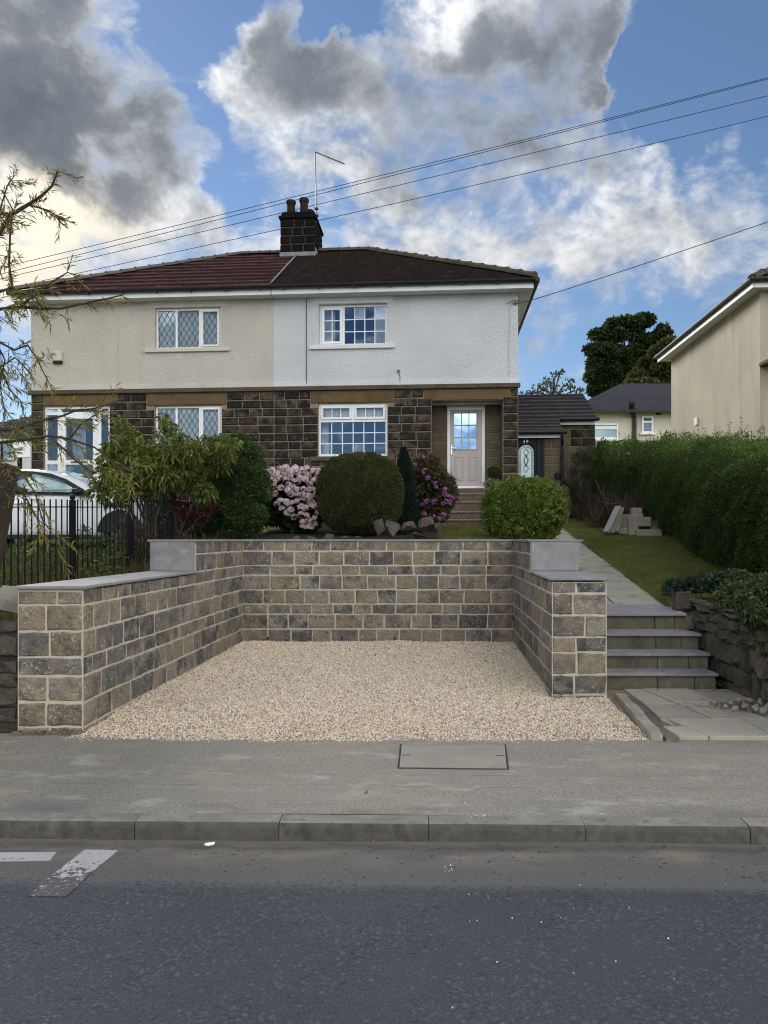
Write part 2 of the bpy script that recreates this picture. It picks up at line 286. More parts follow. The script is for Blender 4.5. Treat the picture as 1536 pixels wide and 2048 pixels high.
M['orange_leaf'] = mat('orange_leaf', [(.50, .20, .03), (.42, .24, .05)], scale=30, rough=.7)
M['brown_leaf'] = mat('brown_leaf', [(.16, .08, .035), (.24, .13, .06)], scale=30, w=(.6, 0, .4), rough=.8)
M['alarm'] = mat('alarm', [(.55, .53, .47)], rough=.5)
M['wood_post'] = M['bark']
M['planter'] = mat('planter', [(.022, .027, .038), (.035, .04, .05)], scale=5, rough=.6)
M['iron_cover'] = mat('iron_cover', [(.235, .218, .182), (.31, .288, .242)], scale=4, bump=.5, bscale=120, bdist=.004, rough=.85, fleck=((.30, .29, .27), 6, .55, .75, .5))
M['dark_gap'] = mat('dark_gap', [(.035, .03, .025), (.07, .06, .05)], scale=20, rough=1)

def glass_mat(name, tint=(.8, .9, 1.0), refl=.4, inner=None):
    m = bpy.data.materials.new(name); m.use_nodes = True
    t = m.node_tree; t.nodes.clear()
    geo = N(t, 'ShaderNodeNewGeometry')
    nz = N(t, 'ShaderNodeTexNoise', {}, {'Vector': geo.outputs['Position'], 'Scale': 1.7, 'Detail': 2}).outputs['Fac']
    bn = N(t, 'ShaderNodeBump', {}, {'Strength': .06, 'Distance': .02, 'Height': nz})
    gl = N(t, 'ShaderNodeBsdfGlossy', {}, {'Color': C4(tint), 'Roughness': .02, 'Normal': bn.outputs[0]})
    if inner: back = N(t, 'ShaderNodeBsdfDiffuse', {}, {0: C4(inner)})
    else: back = N(t, 'ShaderNodeBsdfTransparent', {}, {0: (.86, .9, .9, 1)})
    fr = N(t, 'ShaderNodeFresnel', {}, {'IOR': 1.5})
    fac = MATH(t, 'ADD', fr.outputs[0], refl, clamp=True)
    mx = N(t, 'ShaderNodeMixShader', {}, {0: fac, 1: back.outputs[0], 2: gl.outputs[0]})
    N(t, 'ShaderNodeOutputMaterial', {}, {0: mx.outputs[0]})
    return m
M['glass'] = glass_mat('glass', (.50, .64, .86), .20)
M['glass_curtained'] = glass_mat('glass_curtained', (.62, .76, .92), .10)
M['glass_frosted'] = glass_mat('glass_frosted', (.5, .72, 1.0), .5, inner=(.20, .33, .5))
M['glass_car'] = glass_mat('glass_car', (.7, .95, .92), .22)
M['glass_bevel'] = glass_mat('glass_bevel', (.55, .7, .75), .07, inner=(.34, .43, .45))

def tarmac_mats():
    def base(name, build):
        m = bpy.data.materials.new(name); m.use_nodes = True
        t = m.node_tree; t.nodes.clear()
        geo = N(t, 'ShaderNodeNewGeometry'); pos = geo.outputs['Position']
        col, rough, h, st = build(t, pos)
        bn = N(t, 'ShaderNodeBump', {}, {'Strength': st, 'Distance': .006, 'Height': h})
        bs = N(t, 'ShaderNodeBsdfPrincipled', {}, {'Base Color': col, 'Roughness': rough, 'Normal': bn.outputs[0]})
        bs.inputs['Specular IOR Level'].default_value = .3
        N(t, 'ShaderNodeOutputMaterial', {}, {0: bs.outputs[0]})
        return m
    def nz(t, pos, s, d=5, st=(1, 1, 1), r=.6):
        v = N(t, 'ShaderNodeVectorMath', {'operation': 'MULTIPLY'}, {0: pos, 1: st}).outputs[0]
        return N(t, 'ShaderNodeTexNoise', {}, {'Vector': v, 'Scale': s, 'Detail': d, 'Roughness': r}).outputs['Fac']
    def road(t, pos):
        sp = N(t, 'ShaderNodeSeparateXYZ', {}, {0: pos})
        yy = MATH(t, 'ADD', sp.outputs['Y'], MATH(t, 'MULTIPLY', sp.outputs['X'], .022))
        yw = MATH(t, 'ADD', yy, MATH(t, 'MULTIPLY', MATH(t, 'SUBTRACT', nz(t, pos, 1.3, 4), .5), .10))
        fine = SSTEP(t, nz(t, pos, 95, 4, (1, 1, 1), .7), .3, .7)
        col = MIX(t, fine, C4((.028, .033, .041)), C4((.064, .073, .085)))
        blotch = nz(t, pos, 1.6, 4)
        col = MIX(t, SSTEP(t, blotch, .4, .7, 0, .4), col, C4((.036, .037, .042)))
        edge = SSTEP(t, yw, 3.42, 3.52)                       # older surfacing along the kerb
        col = MIX(t, MATH(t, 'MULTIPLY', edge, .75), col, MIX(t, fine, C4((.085, .083, .078)), C4((.135, .13, .12))))
        dust = MATH(t, 'MULTIPLY', SSTEP(t, yw, 3.6, 3.97), SSTEP(t, nz(t, pos, 5, 6, (.45, 1, 1)), .38, .72))
        col = MIX(t, MATH(t, 'MULTIPLY', dust, .8), col, C4((.24, .20, .145)))
        # grit along the gutter
        col = MIX(t, MATH(t, 'MULTIPLY', SSTEP(t, yw, 3.93, 4.02), .7), col, C4((.20, .17, .125)))
        return col, .85, nz(t, pos, 90, 5), .45
    def pave(t, pos):
        fine = SSTEP(t, nz(t, pos, 75, 4, (1, 1, 1), .7), .32, .68)
        col = MIX(t, fine, C4((.175, .160, .132)), C4((.315, .29, .243)))
        col = MIX(t, SSTEP(t, nz(t, pos, 55, 3), .66, .70, 0, .7), col, C4((.07, .068, .06)))
        col = MIX(t, SSTEP(t, nz(t, pos, 1.7, 5, (.6, 1.6, 1)), .42, .66, 0, .40), col, C4((.20, .197, .185)))
        col = MIX(t, SSTEP(t, nz(t, pos, 3.6, 7, (.6, 1.3, 1), .68), .53, .70, 0, .65), col, C4((.42, .395, .345)))
        col = MIX(t, SSTEP(t, nz(t, pos, 2.3, 6, (.5, 1.7, 1.3), .7), .52, .68, 0, .55), col, C4((.34, .285, .20)))
        sp = N(t, 'ShaderNodeSeparateXYZ', {}, {0: pos})
        wob = MATH(t, 'MULTIPLY', MATH(t, 'SUBTRACT', nz(t, pos, 2.2, 4), .5), .05)
        for y0, k, wd in ((4.62, .022, .006), (4.83, .012, .005)):
            yy = MATH(t, 'ADD', MATH(t, 'ADD', sp.outputs['Y'], MATH(t, 'MULTIPLY', sp.outputs['X'], k)), wob)
            d = MATH(t, 'ABSOLUTE', MATH(t, 'SUBTRACT', yy, y0))
            ln = MATH(t, 'MULTIPLY', SSTEP(t, d, wd, 0.0), SSTEP(t, nz(t, pos, 3, 3), .42, .6, .15, .8))
            col = MIX(t, ln, col, C4((.06, .058, .05)))
        yb = MATH(t, 'ADD', sp.outputs['Y'], MATH(t, 'MULTIPLY', sp.outputs['X'], .022))
        col = MIX(t, MATH(t, 'MULTIPLY', SSTEP(t, yb, 4.42, 4.2), SSTEP(t, nz(t, pos, 3.0, 5, (.6, 1, 1)), .40, .66, 0, .6)), col, C4((.105, .11, .11)))
        return col, .85, nz(t, pos, 70, 5), .8
    def paint(t, pos):
        m = nz(t, pos, 26, 6, (1, 1, 1), .7)
        sp = N(t, 'ShaderNodeSeparateXYZ', {}, {0: pos})
        thr = SSTEP(t, sp.outputs['Y'], 3.40, 3.95, .60, .34)
        wear = SSTEP(t, MATH(t, 'SUBTRACT', m, thr), -.02, .02)
        col = MIX(t, wear, C4((.055, .057, .063)), MIX(t, nz(t, pos, 6), C4((.30, .305, .31)), C4((.46, .455, .445))))
        return col, .7, nz(t, pos, 90, 5), .6
    M['road'] = base('road', road); M['pavement'] = base('pavement', pave); M['paint'] = base('paint', paint)
tarmac_mats()
M['chip'] = mat('chip', [(.040, .046, .055), (.062, .070, .080), (.092, .101, .113), (.052, .058, .068)], scale=3, w=(0, .9, .1), rough=.75, spec=.2)
M['gravel'] = mat('gravel', [(.84, .725, .545), (.62, .505, .36), (.90, .81, .66), (.44, .335, .235), (.82, .71, .55), (.68, .53, .37), (.24, .185, .135), (.88, .82, .72), (.76, .645, .50)], scale=.7, w=(0, .92, .1), rough=.85)
M['gravel_base'] = mat('gravel_base', [(.40, .33, .245), (.58, .49, .375)], scale=60, bump=1, bscale=60, bdist=.02, rough=1)
M['hardcore'] = mat('hardcore', [(.20, .17, .12), (.32, .27, .19)], scale=10, bump=1, bscale=50, bdist=.02, rough=1)
M['field'] = mat('field', [(.03, .045, .014), (.06, .07, .022)], scale=.1, rough=1)

# ------------------------------------------------------------------ mesh helpers
WM = {}
def inv_of(o):
    return WM.get(o.name, Matrix.Identity(4)).inverted()
def par(o, root):
    if root is not None:
        o.parent = root; o.matrix_parent_inverse = inv_of(root)
    return o
def tag(o, label=None, cat=None, group=None, kind=None):
    if label: o['label'] = label
    if cat: o['category'] = cat
    if group: o['group'] = group
    if kind: o['kind'] = kind
    return o
def thing(name, label, cat, loc, group=None, kind=None):
    o = bpy.data.objects.new(name, None); COL.objects.link(o)
    o.empty_display_size = .2; o.location = loc
    WM[o.name] = Matrix.Translation(Vector(loc))
    return tag(o, label, cat, group, kind)
def link(name, me, m, parent=None):
    o = bpy.data.objects.new(name, me); COL.objects.link(o)
    if m is not None and len(me.materials) == 0: me.materials.append(m)
    return par(o, parent)
def mk(name, V, Fc, m, parent=None, smooth=False):
    me = bpy.data.meshes.new(name); me.from_pydata([tuple(v) for v in V], [], Fc); me.update()
    if smooth: me.polygons.foreach_set('use_smooth', [True] * len(me.polygons))
    return link(name, me, m, parent)
def npmesh(name, V, Fc, m, parent=None, rnd=None, smooth=False):
    """fast mesh: V (n,3), Fc (m,k) one face size; rnd one value per face"""
    V = np.ascontiguousarray(V, np.float32); Fc = np.ascontiguousarray(Fc, np.int32)
    me = bpy.data.meshes.new(name); n, k = Fc.shape
    me.vertices.add(len(V)); me.vertices.foreach_set('co', V.ravel())
    me.loops.add(n * k); me.loops.foreach_set('vertex_index', Fc.ravel())
    me.polygons.add(n); me.polygons.foreach_set('loop_start', np.arange(0, n * k, k, dtype=np.int32))
    if rnd is not None:
        a = me.attributes.new('rnd', 'FLOAT', 'FACE'); a.data.foreach_set('value', np.ascontiguousarray(rnd, np.float32))
    me.update(calc_edges=True)
    if smooth: me.polygons.foreach_set('use_smooth', np.ones(n, bool))
    return link(name, me, m, parent)

class MB:
    def __init__(s): s.v = []; s.f = []
    def add(s, V, Fc):
        b = len(s.v); s.v += [tuple(v) for v in V]; s.f += [tuple(i + b for i in f) for f in Fc]; return s
    def hexa(s, c):   # 8 corners: bottom 4 ccw, top 4 ccw
        return s.add(c, [(3, 2, 1, 0), (4, 5, 6, 7), (0, 1, 5, 4), (1, 2, 6, 5), (2, 3, 7, 6), (3, 0, 4, 7)])
    def box(s, x0, x1, y0, y1, z0, z1, T=None):
        c = [(x0, y0, z0), (x1, y0, z0), (x1, y1, z0), (x0, y1, z0), (x0, y0, z1), (x1, y0, z1), (x1, y1, z1), (x0, y1, z1)]
        if T: c = [T(*p) for p in c]
        return s.hexa(c)
    def tube(s, pts, rad, seg=6, cap=True):
        pts = [Vector(p) for p in pts]; n = len(pts)
        if not hasattr(rad, '__len__'): rad = [rad] * n
        b = len(s.v); pn = None
        for i, p in enumerate(pts):
            d = (pts[min(i + 1, n - 1)] - pts[max(i - 1, 0)]).normalized()
            if pn is None: pn = d.orthogonal().normalized()
            else:
                pn = (pn - d * pn.dot(d))
                pn = pn.normalized() if pn.length > 1e-5 else d.orthogonal().normalized()
            q = d.cross(pn)
            for k in range(seg):
                a = 2 * math.pi * k / seg
                s.v.append(tuple(p + (pn * math.cos(a) + q * math.sin(a)) * rad[i]))
        for i in range(n - 1):
            for k in range(seg):
                k2 = (k + 1) % seg
                s.f.append((b + i * seg + k, b + i * seg + k2, b + (i + 1) * seg + k2, b + (i + 1) * seg + k))
        if cap:
            s.f.append(tuple(b + k for k in reversed(range(seg)))); s.f.append(tuple(b + (n - 1) * seg + k for k in range(seg)))
        return s
    def lathe(s, c, prof, seg=16, T=None):
        b = len(s.v)
        for r, z in prof:
            for k in range(seg):
                a = 2 * math.pi * k / seg
                s.v.append((c[0] + r * math.cos(a), c[1] + r * math.sin(a), c[2] + z))
        for i in range(len(prof) - 1):
            for k in range(seg):
                k2 = (k + 1) % seg
                s.f.append((b + i * seg + k, b + i * seg + k2, b + (i + 1) * seg + k2, b + (i + 1) * seg + k))
        s.f.append(tuple(b + k for k in reversed(range(seg)))); s.f.append(tuple(b + (len(prof) - 1) * seg + k for k in range(seg)))
        return s
    def build(s, name, m, parent=None, smooth=False): return mk(name, s.v, s.f, m, parent, smooth)

def bevel_mod(o, w=.01, seg=2):
    b = o.modifiers.new('bevel', 'BEVEL'); b.width = w; b.segments = seg; b.limit_method = 'ANGLE'; b.angle_limit = R(40)
    return o

# rough squared stones: unit width and height, the front face broken and uneven; y in metres
def stone_meshes(prefix, m, n, bulge, rough, jit, nx=5, nz=4, thick=.10):
    out = []
    for s in range(n):
        rg = np.random.default_rng(100 + s + hash(prefix) % 7 * 0 + len(prefix) * 31)
        V = []; Fc = []
        for j in range(nz):
            for i in range(nx):
                x = -.5 + i / (nx - 1); z = -.5 + j / (nz - 1)
                rim = i in (0, nx - 1) or j in (0, nz - 1)
                if not rim:
                    # the first inner ring sits close to the rim so that the arris reads as a worn edge
                    if i == 1: x = -.5 + .045
                    if i == nx - 2: x = .5 - .045
                    if j == 1: z = -.5 + .085
                    if j == nz - 2: z = .5 - .085
                x += rg.uniform(-jit, jit); z += rg.uniform(-jit, jit) * 1.6
                y = rg.uniform(.001, .005) if rim else -bulge + rg.uniform(-rough, rough)
                V.append((x, y, z))
        for j in range(nz - 1):
            for i in range(nx - 1):
                a = j * nx + i; Fc.append((a, a + 1, a + 1 + nx, a + nx))
        rimi = [i for i in range(nx)] + [j * nx + nx - 1 for j in range(1, nz)] + [(nz - 1) * nx + i for i in range(nx - 2, -1, -1)] + [j * nx for j in range(nz - 2, 0, -1)]
        b = len(V)
        for i in rimi: V.append((V[i][0], thick, V[i][2]))
        for k in range(len(rimi)):
            k2 = (k + 1) % len(rimi); Fc.append((rimi[k2], rimi[k], b + k, b + k2))
        me = bpy.data.meshes.new(prefix); me.from_pydata(V, [], Fc); me.update(); me.materials.append(m)
        out.append(me)
    return out
SM_BAY = stone_meshes('bay', M['bay_stone'], 14, .008, .006, .012)
SM_HOUSE = stone_meshes('house', M['house_stone'], 14, .018, .012, .012)
SM_BROWN = stone_meshes('brown', M['brown_stone'], 8, .003, .003, .006)
SM_CHIM = stone_meshes('chimney', M['chimney_stone'], 8, .012, .008, .012)
SM_RUB = stone_meshes('rubble', M['rubble'], 14, .03, .035, .07)

def lay_stones(parent, A, B, levels, spans, meshes, wmin, wmax, joint, rng, name='stone', openings=(), jv=0.0, tops=None, quoin=None):
    """courses of stones on the face from A to B (seen left to right); levels = course boundaries, spans(level_mid) -> [(t0,t1)]"""
    A = Vector(A); B = Vector(B); L = (B - A).length; u = (B - A) / L
    ang = math.atan2(u.y, u.x); cnt = 0
    for ci in range(len(levels) - 1):
        z0, z1 = levels[ci], levels[ci + 1]; zm = (z0 + z1) / 2
        iv = spans(zm) if spans else [(0, L)]
        for o0, o1, oz0, oz1 in openings:
            ov = min(z1, oz1) - max(z0, oz0)
            if ov < .35 * (z1 - z0): continue
            nv = []
            for a, b in iv:
                if o1 <= a or o0 >= b: nv.append((a, b)); continue
                if o0 - a > .06: nv.append((a, o0))
                if b - o1 > .06: nv.append((o1, b))
            iv = nv
        for a, b in iv:
            ws = []; tot = 0
            while tot < b - a:
                w = rng.uniform(wmin, wmax); ws.append(w); tot += w
            if len(ws) > 1 and (tot - (b - a)) > ws[-1] * .5: ws.pop()
            k = (b - a) / sum(ws); x = a
            if quoin and ci % 2 and len(ws) > 1: ws[0] *= .6; ws[-1] *= 1.0
            k = (b - a) / sum(ws)
            for w in ws:
                w *= k
                zj0 = rng.uniform(-jv, jv); zj1 = rng.uniform(-jv, jv)
                h = z1 - z0 - joint + zj1 - zj0
                c = A + u * (x + w / 2)
                o = bpy.data.objects.new(name, rng.choice(meshes)); COL.objects.link(o)
                o.location = (c.x, c.y, (z0 + z1) / 2 + (zj0 + zj1) / 2)
                o.rotation_euler = (rng.choice((0, 0)), 0, ang)
                o.scale = (max(w - joint, .03), 1, max(h, .03))
                if rng.random() < .5: o.scale.x *= -1; 
                par(o, parent); x += w; cnt += 1
    return cnt

def cells(us, zs, solid):
    """merge a grid of wall cells into row strips"""
    out = []
    for j in range(len(zs) - 1):
        i = 0
        while i < len(us) - 1:
            if solid((us[i] + us[i + 1]) / 2, (zs[j] + zs[j + 1]) / 2):
                k = i
                while k + 1 < len(us) - 1 and solid((us[k + 1] + us[k + 2]) / 2, (zs[j] + zs[j + 1]) / 2): k += 1
                out.append((us[i], us[k + 1], zs[j], zs[j + 1])); i = k + 1
            else: i += 1
    return out

# ------------------------------------------------------------------ the ground: heights
SH = .0745                                   # the plots run back at this angle to the view
def S(s, Y): return s + SH * (Y - 10.74)
def sm(a, b, x):
    k = min(1, max(0, (x - a) / (b - a))); return k * k * (3 - 2 * k)
def h_far(Y): return .06 * max(0, min(Y, 70) - 17.5)
def h_path(Y): return .71 + .145 * (min(Y, 17.5) - 9) + h_far(Y)
def h_bed(Y): return 1.44 + .07 * (min(Y, 17.5) - 11) + h_far(Y)
def h_left(Y): return .62 + .105 * (min(Y, 17.5) - 6.5) + h_far(Y)
def h(s, Y):
    if s < -2.62 or s < -1.0:
        k = sm(-3.6, -2.3, s) * sm(10.6, 11.5, Y) if s < -2.62 or True else 1
        if s > -2.62: k = sm(-3.6, -2.3, s)
        return h_left(Y) * (1 - k) + h_bed(Y) * k
    if s < 2.5:
        k = sm(1.75, 2.45, s); return h_bed(Y) * (1 - k) + h_path(Y) * k
    if s < 3.7: return h_path(Y)
    return max(h_path(Y), .80 + .02 * math.sin(Y * 3)) if Y < 9.6 else h_path(Y)

def sheet(name, s_list, y_list, m, label, cat, kind='structure', dz=0.0, wob=.0):
    V = []; Fc = []; nx = len(s_list)
    for Y in y_list:
        for s in s_list:
            z = h(s, Y) + dz + wob * (math.sin(s * 7.3 + Y * 3.1) + math.sin(s * 2.9 - Y * 5.7)) * .5
            V.append((S(s, min(Y, 60)), Y, z))
    for j in range(len(y_list) - 1):
        for i in range(nx - 1):
            a = j * nx + i; Fc.append((a, a + 1, a + 1 + nx, a + nx))
    o = mk(name, V, Fc, m, None, smooth=True)
    return tag(o, label, cat, kind=kind)
def lin(a, b, n): return [a + (b - a) * i / (n - 1) for i in range(n)]
YF = [30, 40, 50, 70, 100, 200, 400]
g = mk('ground', [(-900, -400, -.6), (900, -400, -.6), (900, 900, -.6), (-900, 900, -.6)], [(0, 1, 2, 3)], M['field'])
tag(g, 'wide open ground reaching to the horizon', 'ground', kind='structure')
sheet('neighbour_garden', [-60, -30, -20, -14] + lin(-10, -2.64, 38), lin(6.12, 20, 60) + [25] + YF, M['lawn'], 'rough sloping ground of the neighbouring front garden behind the railings', 'garden', wob=.02)
sheet('flower_bed', lin(-2.68, .86, 22), lin(10.95, 20, 50) + [25] + YF, M['soil'], 'dark soil bed of shrubs behind the new retaining wall', 'flower bed', wob=.03)
sheet('lawn_strip', lin(.84, 2.47, 12), lin(10.95, 20, 50) + [25] + YF, M['lawn'], 'strip of short lawn in front of the porch steps', 'lawn')
sheet('bank', lin(4.12, 10, 20) + [14, 20, 30, 60], lin(5.3, 8.78, 14), M['soil'], 'raised soil bank retained by the old rubble wall', 'bank', wob=.02)
sheet('lawn', lin(3.62, 10, 30) + [14, 20, 30, 60], lin(8.77, 20, 60) + [25] + YF, M['lawn'], 'sloping lawn between the paved path and the tall hedge', 'lawn', wob=.008)
sheet('path', [2.44, 2.8, 3.2, 3.64], lin(8.9, 18, 40) + [25] + YF, M['dark_gap'], 'sloping flagged path climbing beside the lawn to the side door', 'path', dz=-.03)
path_obj = bpy.data.objects['path']

# road, kerb, pavement ------------------------------------------------------
KS = -.022                                    # the kerb line leans this much to the view
def ky(x, y): return y + KS * x
ZR, ZP = -.142, -.06
mk_ = []
V = []; Fc = []
xs = [-80, -30, -12] + lin(-6, 6, 25) + [12, 30, 80]; ys = [-9, -4, 0, 1, 1.6, 2, 2.4, 2.8, 3.2, 3.6, 3.85, 4.06]
for y in ys:
    for x in xs: V.append((x, ky(x, y), ZR + .004 * math.sin(x * 1.3) - .015 * sm(3.0, 4.0, y) + .02 * (1 - sm(0, 3.5, y))))
for j in range(len(ys) - 1):
    for i in range(len(xs) - 1):
        a = j * len(xs) + i; Fc.append((a, a + 1, a + 1 + len(xs), a + len(xs)))
tag(mk('road', V, Fc, M['road'], None, True), 'dark chipped tarmac road with a dusty gutter', 'road', kind='structure')
def zroad(x, y0): return ZR + .004 * math.sin(x * 1.3) - .015 * sm(3.0, 4.0, y0) + .02 * (1 - sm(0, 3.5, y0))
V = []; Fc = []
ys = [4.15, 4.4, 4.8, 5.2, 5.62, 6.2]
for j, y in enumerate(ys):
    for x in xs: V.append((x, ky(x, y) if y < 5.6 else y, ZP + .012 * (y - 4.15) + .004 * math.sin(x * 1.7 + y * 2) - (.04 if y > 5.7 else 0)))
for j in range(len(ys) - 1):
    for i in range(len(xs) - 1):
        a = j * len(xs) + i; Fc.append((a, a + 1, a + 1 + len(xs), a + len(xs)))
tag(mk('pavement', V, Fc, M['pavement'], None, True), 'patched grey tarmac pavement dusted with mortar', 'pavement', kind='structure')
def zpave(x, y): return ZP + .012 * (y - 4.15) + .004 * math.sin(x * 1.7 + y * 2)
kerb = mk('kerb', [(-60, ky(-60, 4.13), -.3), (60, ky(60, 4.13), -.3), (60, ky(60, 4.13), -.09), (-60, ky(-60, 4.13), -.09)], [(0, 1, 2, 3)], M['kerb'])
tag(kerb, 'row of dark worn concrete kerb stones along the road', 'kerb', kind='structure')
kb = MB(); prof = [(4.015, -.30), (4.02, ZP - .03), (4.026, ZP - .012), (4.038, ZP - .003), (4.055, ZP + .001), (4.147, ZP + .003), (4.147, -.30)]
for i in range(2):
    for y, z in prof: kb.v.append(((-.5, .5)[i], y - 4.08, z))
n = len(prof)
for k in range(n - 1): kb.f.append((k, k + n, k + 1 + n, k + 1))
kb.f += [tuple(range(n)), tuple(reversed(range(n, 2 * n)))]
kme = bpy.data.meshes.new('kerb_stone'); kme.from_pydata(kb.v, [], kb.f); kme.update(); kme.materials.append(M['kerb']); kme.materials.append(M['kerb_top']); kme.polygons[3].material_index = 1; kme.polygons[4].material_index = 1
kx = [(267 - 768) * 4.03 / F, (558 - 768) * 4.03 / F, (858 - 768) * 4.03 / F, (1168 - 768) * 4.03 / F, (1492 - 768) * 4.03 / F]
edges = [kx[0] - .84 * k for k in range(9, 0, -1)] + kx + [kx[-1] + .86 * k for k in range(1, 9)]
for a, b in zip(edges, edges[1:]):
    o = bpy.data.objects.new('kerb_stone', kme); COL.objects.link(o)
    c = (a + b) / 2; o.location = (c, ky(c, 4.08) + random.uniform(-.004, .004), random.uniform(-.004, .003)); o.scale = (b - a - .004, 1, 1)
    o.rotation_euler = (random.uniform(-.01, .01), 0, math.atan(KS) + random.uniform(-.003, .003)); par(o, kerb)

# chippings rolled into the road surface
n = 42000
cx = RNG.uniform(-2.9, 2.9, n); cy = RNG.uniform(2.15, 3.98, n)
clump = np.sin(cx * 3.1 + 1.3 * np.sin(cy * 4)) * np.sin(cy * 5.3 + cx) + .8 * np.sin(cx * 9.1 - cy * 7.7)
keep = (RNG.random(n) < .36 + .22 * clump) & ((cy + .022 * cx < 3.5) | (RNG.random(n) < .10)) & (np.abs(cx) < .56 * cy + .5)
cx = cx[keep]; cy = cy[keep]; n = len(cx)
cz = np.array([zroad(a, b) for a, b in zip(cx, cy)]); cyw = cy + KS * cx
r = RNG.uniform(.005, .0135, n); a0 = RNG.uniform(0, 6.28, n); el = RNG.uniform(.55, 1, n)
V = np.zeros((n, 10, 3)); tx, ty = RNG.normal(0, .10, n), RNG.normal(0, .10, n); top = cz + RNG.uniform(.0004, .0022, n)
for k in range(5):
    a = a0 + k * 2 * np.pi / 5 + RNG.uniform(-.35, .35, n); q = RNG.uniform(.75, 1.15, n)
    x = np.cos(a) * r * q; y = np.sin(a) * r * el * q
    V[:, k] = np.stack([cx + x, cyw + y, top + tx * x + ty * y], 1); V[:, 5 + k] = np.stack([cx + x * 1.08, cyw + y * 1.08, cz - .002], 1)
ix = np.arange(n)[:, None] * 10
tri = [(0, 1, 2), (0, 2, 3), (0, 3, 4)] + [t3 for k in range(5) for t3 in ((k, 5 + k, 5 + (k + 1) % 5), (k, 5 + (k + 1) % 5, (k + 1) % 5))]
Fc = np.concatenate([(ix + np.array([q]))[:, None, :] for q in tri], 1).reshape(-1, 3)
o = npmesh('road_chippings', V.reshape(-1, 3), Fc, M['chip'], None, np.repeat(RNG.random(n), len(tri)))
tag(o, 'flat dark stone chippings set in the tarmac of the road', 'chippings', kind='stuff')

# worn white road markings
def flat(name, pts, z, m, label, cat, group=None, parent=None, th=.004):
    b = MB(); n = len(pts)
    V = [(x, y, z(x, y)) for x, y in pts] + [(x, y, z(x, y) - th) for x, y in pts]
    b.add(V, [tuple(range(n))] + [(i + n, (i + 1) % n + n, (i + 1) % n, i) for i in range(n)])
    o = b.build(name, m, parent)
    if label: tag(o, label, cat, group)
    return o
def ground_px(px, py, z): 
    D = (EYE - z) * F / (py - HOR); return ((px - 768) * D / F, D)
zr = lambda x, y: zroad(x, y - KS * x) + .0045
g1 = [ground_px(*q, ZR) for q in ((-160, 1722), (100, 1716), (113, 1699), (-160, 1703))]
flat('road_marking', g1, zr, M['paint'], 'short white painted dash running along the gutter of the road', 'road marking', 'white road markings')
g2 = [ground_px(*q, ZR) for q in ((55, 1790), (132, 1791), (182, 1742), (236, 1695), (170, 1694), (112, 1740))]
flat('road_marking', g2, zr, M['paint'], 'wide slanting white painted bar, worn away at its road end', 'road marking', 'white road markings')

# inspection cover in the pavement
cv = thing('inspection_cover', 'rectangular cover set in the pavement with a dark worn edge', 'access cover', (.69, 5.25, ZP))
c = [ground_px(795, 1536, -.048), ground_px(1018, 1538, -.048), ground_px(1012, 1490, -.045), ground_px(800, 1489, -.045)]
def inset(c, d):
    cc = Vector((sum(p[0] for p in c) / 4, sum(p[1] for p in c) / 4)); 
    return [(p[0] + (d if p[0] < cc.x else -d), p[1] + (d if p[1] < cc.y else -d)) for p in c]
zc = lambda x, y: zpave(x, y) + .005
b = MB(); ci = inset(c, .011)
for k in range(4):
    k2 = (k + 1) % 4; q = [c[k], c[k2], ci[k2], ci[k]]
    b.hexa([(x, y, zpave(x, y) - .01) for x, y in q] + [(x, y, zc(x, y)) for x, y in q])
b.build('cover_frame', M['dark_gap'], cv)
q = inset(c, .014); b = MB().hexa([(x, y, zpave(x, y) - .01) for x, y in q] + [(x, y, zc(x, y) + .003) for x, y in q]); b.build('cover_plate', M['iron_cover'], cv)
for (x, y) in (((c[0][0] + c[3][0]) / 2 + .05, (c[0][1] + c[3][1]) / 2), ((c[1][0] + c[2][0]) / 2 - .05, (c[1][1] + c[2][1]) / 2)):
    b = MB(); b.box(x - .03, x + .03, y - .006, y + .006, zc(x, y) - .005, zc(x, y) + .005); b.build('lifting_slot', M['dark_gap'], cv)

# ------------------------------------------------------------------ parking bay: walls
LV = [-.21, -.011, .189, .407, .557, .771, .985, 1.128, 1.342, 1.487]
YB = 10.74; SL, SR = -2.089, 1.918; SLO, SRO = -2.62, 2.50
YN_L, YS_L = 5.90, 8.62; YN_R, YS_R = 7.11, 8.76
ZLOW, ZTOP = 1.098, 1.487
rs = random.Random(3)
GRP = 'dressed stone walls round the gravel bay'
# back wall
wb = thing('retaining_wall', 'coursed grey stone wall across the back of the gravel bay', 'wall', (0, YB, 0), GRP)
MB().box(S(SL, YB), S(SR, YB), YB, YB + .36, -.3, ZTOP).build('mortar', M['bay_mortar'], wb)
lay_stones(wb, (S(SL, YB), YB), (S(SR, YB), YB), LV, None, SM_BAY, .27, .44, .012, rs, jv=.003)
# left wall: inner face, stepped top, front end
wl = thing('retaining_wall', 'long coursed stone side wall beside the black railings, its top stepping up at the back', 'wall', (S(SL, 7.5), 7.5, 0), GRP)
def prism(b, pts, z0, z1):
    n = len(pts); b.add([(x, y, z0) for x, y in pts] + [(x, y, z1) for x, y in pts],
                        [tuple(reversed(range(n))), tuple(range(n, 2 * n))] + [(i, (i + 1) % n, (i + 1) % n + n, i + n) for i in range(n)])
e = .0
b = MB(); prism(b, [(S(SLO, YN_L) - .0, YN_L + e), (S(SL, YN_L) - e, YN_L + e), (S(SL, YS_L) - e, YS_L), (S(SLO, YS_L), YS_L)], -.3, ZLOW)
prism(b, [(S(SLO, YS_L), YS_L + .001), (S(SL, YS_L) - e, YS_L + .001), (S(SL, YB + .36) - e, YB + .36), (S(SLO, YB), YB + .36)], -.3, ZTOP)
b.build('mortar', M['bay_mortar'], wl)
